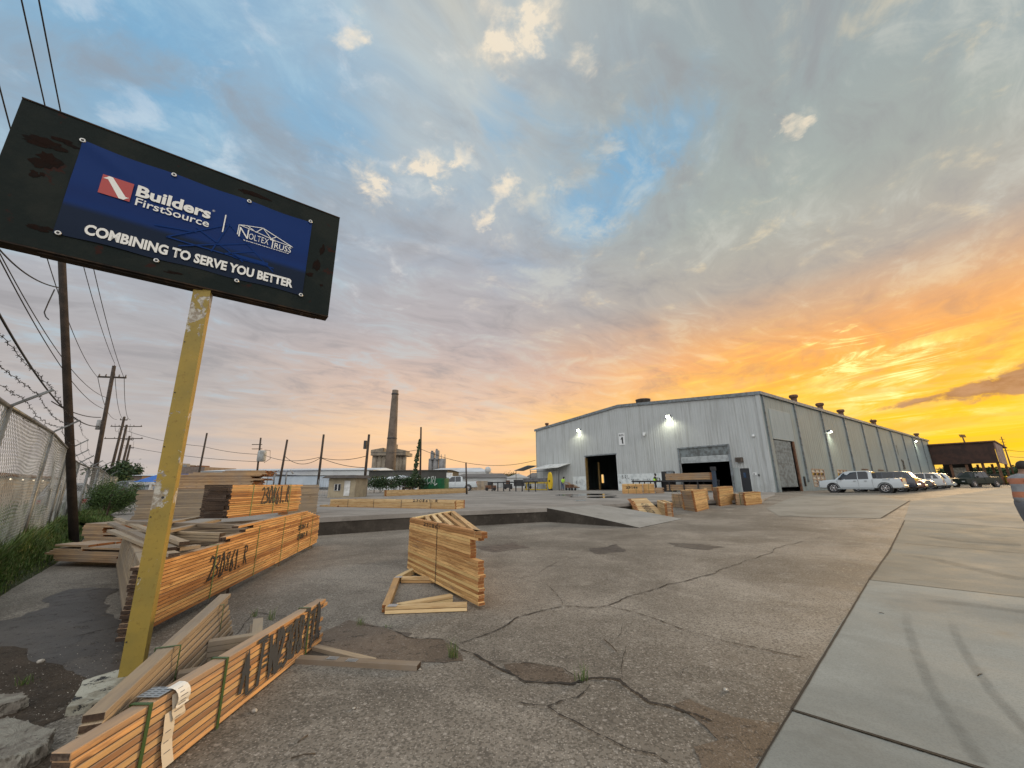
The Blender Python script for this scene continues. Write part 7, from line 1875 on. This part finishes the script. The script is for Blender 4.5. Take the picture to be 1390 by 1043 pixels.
    a, c, e = Dy(571, 666, 56), Dy(603, 666, 52), Dy(609, 666, 53.5); zb, zt = PZ+.15, Dy(600, 649.5, 53).z; b = MB()
    a.z = c.z = e.z = zb; bk = a+(e-c)
    b.prism([a, c, e, bk], (0, 0, zt-zb)); d = (c-a).normalized(); n_ = Vector((d.y, -d.x, 0)); L = (c-a).length
    for k in range(int(L/.3)): b.hexa([tuple(a+d*(k*.3+x)+n_*y+Z*z) for z in (.1, zt-zb-.1) for y in (.001, .04) for x in (.05, .2)])
    b.build('box', GRN, r)
    scrawl('lettering', 'CCRL', a+d*L*.12+n_*.05+Z*.9, d, Z, L*.66, .9, .13, mat('worn_white_paint', (.5, .55, .5), .7), r, 5, .06)
    # tan guard booth
    r = thing('guard_booth', 'small tan guard booth with dark overhanging roof', 'booth', Dy(462, 674, 33)); TAN = worn('tan_wall', (.34, .29, .20), (.26, .22, .155), 1.5, .8)
    a, c = Dy(444.5, 673.5, 33), Dy(481, 673.5, 33); a.z = c.z = PZ; zt = Dy(460, 649, 33).z; b = MB(); b.hexa([(x, y, z) for z in (PZ, zt) for y in (33, 35.6) for x in (a.x, c.x)]); b.build('wall', TAN, r)
    b = MB(); b.hexa([(a.x-.45, 32.5, zt-.02), (c.x+.25, 32.5, zt-.02), (a.x-.45, 36, zt-.02), (c.x+.25, 36, zt-.02), (a.x-.1, 32.8, zt+.22), (c.x, 32.8, zt+.22), (a.x-.1, 35.8, zt+.22), (c.x, 35.8, zt+.22)]); b.build('roof', worn('dark_shingle', (.05, .04, .035), (.08, .065, .05), 4), r)
    def pb(name, x0, x1, v0, v1, mt, o, par): p, q = Dy(x0, v1, 33), Dy(x1, v0, 33); b = MB(); b.hexa([(x, y, z) for z in (p.z, q.z) for y in (33-o, 33-.003) for x in (p.x, q.x)]); return b.build(name, mt, par)
    w = pb('window', 453.5, 463, 657, 666.5, M_WHT, .05, r); p, q = Dy(454, 666, 32.94), Dy(457.9, 657.5, 32.94); b = MB(); b.hexa([(x, y, z) for z in (p.z, q.z) for y in (32.93, 32.945) for x in (p.x, q.x)]); b.build('pane', GLASS, w); p, q = Dy(458.7, 666, 32.94), Dy(462.5, 657.5, 32.94); b = MB(); b.hexa([(x, y, z) for z in (p.z, q.z) for y in (32.93, 32.945) for x in (p.x, q.x)]); b.build('pane', GLASS, w)
    pb('door', 466.3, 476, 652.7, 673.5, M_WHT, .05, r)
    # low yard fences
    def lowf(label, pts, h, step, slat=False, m_=None):
        r = thing('yard_fence', label, 'fence', pts[0], 'low fences at the back of the yard')
        for p, q in zip(pts, pts[1:]):
            L = (q-p).length; d = (q-p).normalized(); b = MB(); n_ = max(1, int(L/step))
            for k in range(n_+1):
                w = p+d*L*k/n_; s = MB(); s.hexa([tuple(w+d*x+Vector((0, y, 0))+Z*z) for z in (0, h) for y in (-.04, .04) for x in (-.04, .04)]); s.build('post', m_ or M_TRIM, r)
            if slat:
                for k in range(int(L/.16)): w = p+d*k*.16; b.hexa([tuple(w+d*x+Vector((0, y, 0))+Z*z) for z in (.05, h-.03+.05*math.sin(k*3.1)) for y in (.05, .07) for x in (0, .13)])
                b.build('slats', m_, r)
            else:
                for z in (h-.05, h*.5, .1): b.ob(p+Z*z, q+Z*z, .03, .03)
                k = 0
                while k*.22 < L: w = p+d*k*.22; b.ob(w, w+Z*(h-.05), .012, .012, up=Vector((0, 1, 0))); k += 1
                b.build('rails', m_ or M_TRIM, r)
    G5 = lambda u, v: G(u, v, PZ)
    lowf('chain link yard fence in front of the tan booth', [G5(430, 674.5), G5(482, 674)], 1.5, 2.2)
    lowf('weathered board fence right of the tan booth', [G5(483, 673.6), G5(497, 673.2)], 1.5, 1.6, True, W_GRY)
    lowf('weathered board fence panel right of the white work truck', [G5(640, 666), G5(662, 665.5)], 1.5, 1.8, True, W_GRY)
    # black outdoor rail table left of the warehouse
    r = thing('rail_table', 'long black steel rail table between the board fence and the awning', 'conveyor', G5(700, 667)); a, c = G5(668, 667), G5(727, 667.5); b = MB()
    b.ob(a+Z*1.1, c+Z*1.1, .9, .14); b.build('rail', BLACK, r)
    for k in range(8): w = a.lerp(c, k/7); b = MB(); b.hexa([tuple(w+Vector((x, y, z))) for z in (0, 1.1) for y in (-.08, .08) for x in (-.08, .08)]); b.build('leg', BLACK, r)
    rr = random.Random(4); JM = [M_RUST, BLACK, W_GRY, M_TRIM, M_WHT]
    for k, (u, v, w_, h_, mt, lab) in enumerate([(666, 664, 1.6, 1.3, M_RUST, 'rusty red machine behind the rail table'), (650, 662, 1.8, .9, M_TRIM, 'grey crate behind the board fence panel'), (690, 662, 1.5, 1.6, BLACK, 'black forklift sized machine behind the rail table'), (717, 661, 1.3, 1.5, M_TRIM, 'grey rack near the small awning'), (552, 664, 1.6, 1.0, M_RUST, 'rusty bin between the shrubs and the container'), (536, 662, 1.7, 1.3, M_RUST, 'red brown drum cart left of the shrubs'), (655, 659, 2.2, 2.8, BLACK, 'dark stacker mast by the long white warehouse')]):
        p = G(u, v+2.5, PZ); r = thing('yard_machine', lab, 'machine', p, 'machines at the back of the yard'); b = MB()
        b.hexa([tuple(p+Vector((x*w_, y, z))) for z in (.25, h_*.6) for y in (0, 1.2) for x in (-.5, .5)]); b.build('body', mt, r, bevel=.04)
        b = MB(); b.hexa([tuple(p+Vector((x*w_, y, z))) for z in (h_*.6, h_) for y in (.3, 1.0) for x in (-.3, .2)]); b.build('top_box', JM[(k*2+1) % 5], r, bevel=.03)
        for s in (-.35, .35): b = MB(); b.cyl(p+Vector((s*w_, -.06, .25)), p+Vector((s*w_, .1, .25)), .25, None, 12); b.build('wheel', RUBBER, r)
    # blue canopy far left
    r = thing('canopy', 'blue canopy roof on white posts beyond the hedge at left', 'canopy', G(195, 672, .4)); y = 34
    BLU = mat('blue_canopy_cloth', (.015, .11, .42), .6)
    a, c, pk = Dy(180, 654.5, y), Dy(236, 654.5, y), Dy(212, 645, y+3); b = MB(); d_ = Vector((0, 6, 0)); 
    for q in ((a, c, pk), (a+d_, c+d_, pk), (a, a+d_, pk), (c, c+d_, pk)): b.face(list(q))
    b.build('roof_cloth', BLU, r, recalc=False)
    b = MB(); b.hexa([(x, yy, z) for z in (a.z-.22, a.z-.02) for yy in (y-.05, y+.05) for x in (Dy(176, 656, y).x, c.x)]); b.build('beam', M_WHT, r)
    for u in (178, 206): p = Dy(u, 656, y); b = MB(); b.hexa([(p.x+x, y+yy, z) for z in (.3, p.z) for yy in (-.08, .08) for x in (-.1, .1)]); b.build('post', M_WHT, r)
    # houses left
    BRN = worn('brown_house_wall', (.16, .12, .10), (.11, .085, .07), 1)
    hall('distant_house', 'brown flat house above the hedge at far left', 168, 190, 644.5, 646, 660, 60, 8, WHR, BRN, inset=.4)
    r = thing('rooftop_structure', 'dark rooftop block with small vents left over the lumber', 'building', S(255, 650, 130)); bx('block', 238, 276, 634, 645, 130, 15, BRN, r)
    for x, w_, t in ((242, 2, 629), (248, 5, 631), (258, 6, 632.5), (267, 5, 632)): bx('vent_unit', x, x+w_, t, 634.2, 131, 4, M_RUST if x > 250 else GRY, r)
    # low wall, hoarding and road behind the fence
    b = MB(); p = [Vector((-60, -20, .02)), Vector((-14.5, 2, .02)), Vector((-60, 62, .02)), Vector((-120, 60, .02))]; b.face(p); o = b.build('road', M_ROAD, recalc=False); o['kind'] = 'structure'
    if o.data.polygons[0].normal.z < 0: o.data.polygons[0].flip()
    r = thing('roadside_building', 'long pale low building with a row of small lights behind the fence', 'building', (-45, 28, 0)); PAL = worn('pale_roadside_wall', (.36, .35, .33), (.28, .27, .25), .5)
    A, C = Dy(-150, 690, 18), Dy(58, 690, 40); A.z = C.z = 0; d_ = (C-A).normalized(); n_ = Vector((-d_.y, d_.x, 0)); L = (C-A).length; b = MB()
    b.hexa([tuple(A+d_*x*L+n_*y+Z*z) for z in (0, 2.3) for y in (0, 10) for x in (0, 1)]); b.build('wall', PAL, r)
    b = MB(); b.hexa([tuple(A+d_*x*L+n_*y+Z*z) for z in (2.3, 2.5) for y in (-.8, 10) for x in (-.01, 1.01)]); b.build('roof', M_RUST, r)
    for k in range(9): b = MB(); w = A+d_*L*(k+.5)/9-n_*.3+Z*2.1; b.lathe(w, [(.02, 0), (.07, .05), (.02, .1)], 8); b.build('light', mat('small_lamp', (1, 1, 1), .5, 0, None, .5, 0, (1, .85, .6, 2)), r)
bg()
# ------------------------------------------------------------------ vegetation
def crown(c, rad, n, s, mt, seed, squash=1.0, lobes=11, flat=.9):
    rr = random.Random(seed); b = MB(); L = []
    for k in range(lobes):
        a = rr.uniform(0, 6.28); u = rr.uniform(-.6, 1); L.append((Vector((math.cos(a)*rad[0]*.55*math.sqrt(max(0, 1-u*u*.6)), math.sin(a)*rad[1]*.55, u*rad[2]*.55)), rr.uniform(.28, .6)))
    for k in range(n):
        lc, lr_ = L[k % lobes]; v = Vector((rr.gauss(0, 1), rr.gauss(0, 1), rr.gauss(0, 1))).normalized()*(rr.random()**.5)*lr_*(1.5 if rr.random() < .12 else 1)
        p = Vector(c)+lc+Vector((v.x*rad[0], v.y*rad[1], v.z*rad[2])); d = Vector((rr.gauss(0, 1), rr.gauss(0, 1), rr.gauss(0, .7))).normalized(); e = d.cross(Vector((rr.gauss(0, 1), rr.gauss(0, 1), rr.gauss(0, 1)))).normalized(); ss = s*rr.uniform(.6, 1.3)
        b.face([p-d*ss, p-e*ss*.5, p+d*ss, p+e*ss*.5])
    return b
def tree(name, label, base, h, rad, n, s, mt, seed, group, cat_='tree'):
    base = Vector(base); r = thing(name, label, cat_, base, group)
    b = MB(); rr = random.Random(seed); b.tube([base-Z*.1, base+Vector((rr.gauss(0, .02)*h, 0, h*.3)), base+Vector((rr.gauss(0, .04)*h, 0, h*.7))], max(.03, h*.02), 7)
    for k in range(5): a = rr.uniform(0, 6.28); z = h*rr.uniform(.25, .6); b.tube([base+Z*z, base+Z*(z+h*.12)+Vector((math.cos(a)*rad[0]*.3, math.sin(a)*rad[1]*.3, 0)), base+Z*(z+h*.25)+Vector((math.cos(a)*rad[0]*.6, math.sin(a)*rad[1]*.6, 0))], max(.015, h*.008), 5)
    b.build('trunk', M_BARK, r)
    crown(base+Z*(h-rad[2]*.95), rad, n, s, mt, seed).build('crown', mt, r, recalc=False); return r
M_LEAFM = leafmat('feathery_leaf', (.018, .045, .010), (.075, .125, .03))
def veg():
    # feathery shrub by the fence
    for i, (u, v, y, rx, rz, lab) in enumerate([(148, 690, 14.6, .62, .62, 'big feathery green shrub against the fence'), (162, 688, 17.5, .85, .75, 'green shrub just behind the big feathery one'), (140, 692, 16.5, .55, .6, 'small dark part of the shrubs next to the fence post')]):
        p = Dy(u, v, y); b0 = Vector((p.x, p.y, .25)); tree('shrub', lab, b0, rz*2.35, (rx*1.15, rx*1.15, rz*1.1), 7000, .026, M_LEAFM, 30+i, 'shrubs by the fence', 'shrub')
    for i, (u, y, w_, h_) in enumerate([(508, 50, 1.6, 2.3), (516, 51, 1.9, 2.1), (524, 50, 1.6, 2.0), (543, 54, 1.5, 2.4), (549, 53, 1.2, 2.0), (562, 53, 1.2, 2.5), (568, 54, 1.0, 2.1)]):
        p = Dy(u, 667, y); tree('shrub', 'dark green shrub, %s along the fence line left of the container' % ['first', 'second', 'third', 'fourth', 'fifth', 'sixth', 'seventh'][i], (p.x, p.y, PZ), h_, (w_, w_, h_*.5), 900, .12, M_LEAFD, 50+i, 'shrubs left of the green container', 'shrub')
    for i, (u, v, h_, w_, y) in enumerate([(150, 640, 5.2, 2.4, 48), (161, 643, 3.8, 1.4, 52), (181, 640, 5.6, 1.6, 75), (172, 643, 5.0, 2.0, 78), (690, 650, 5.0, 3, 130), (700, 650, 4, 2.4, 126), (727, 650, 4.5, 2.5, 135)]):
        q = Dy(u, v-4, y); hh = q.z-.3+1; tree('tree', 'dark distant tree, number %s from the left on the skyline' % ['one', 'two', 'three', 'four', 'five', 'six', 'seven'][i], (q.x, q.y, .3), max(3, hh), (w_, w_, max(1.4, hh*.4)), 900, .22, M_LEAFD, 70+i, 'distant trees')
    rr = random.Random(12)
    for i in range(16):
        u = 1290+i*8; y = 190+rr.uniform(-15, 25); q = Dy(u, 640+rr.uniform(-4, 3), y); hh = q.z; tree('tree', 'dark tree in the skyline row right of the warehouse, standing %s' % ['first', 'second', 'third', 'fourth', 'fifth', 'sixth', 'seventh', 'eighth', 'ninth', 'tenth', 'eleventh', 'twelfth', 'thirteenth', 'fourteenth', 'fifteenth', 'sixteenth'][i], (q.x, q.y, .5), hh+1, (6, 6, hh*.4), 700, .7, M_LEAFD, 90+i, 'distant trees on the right')
veg()
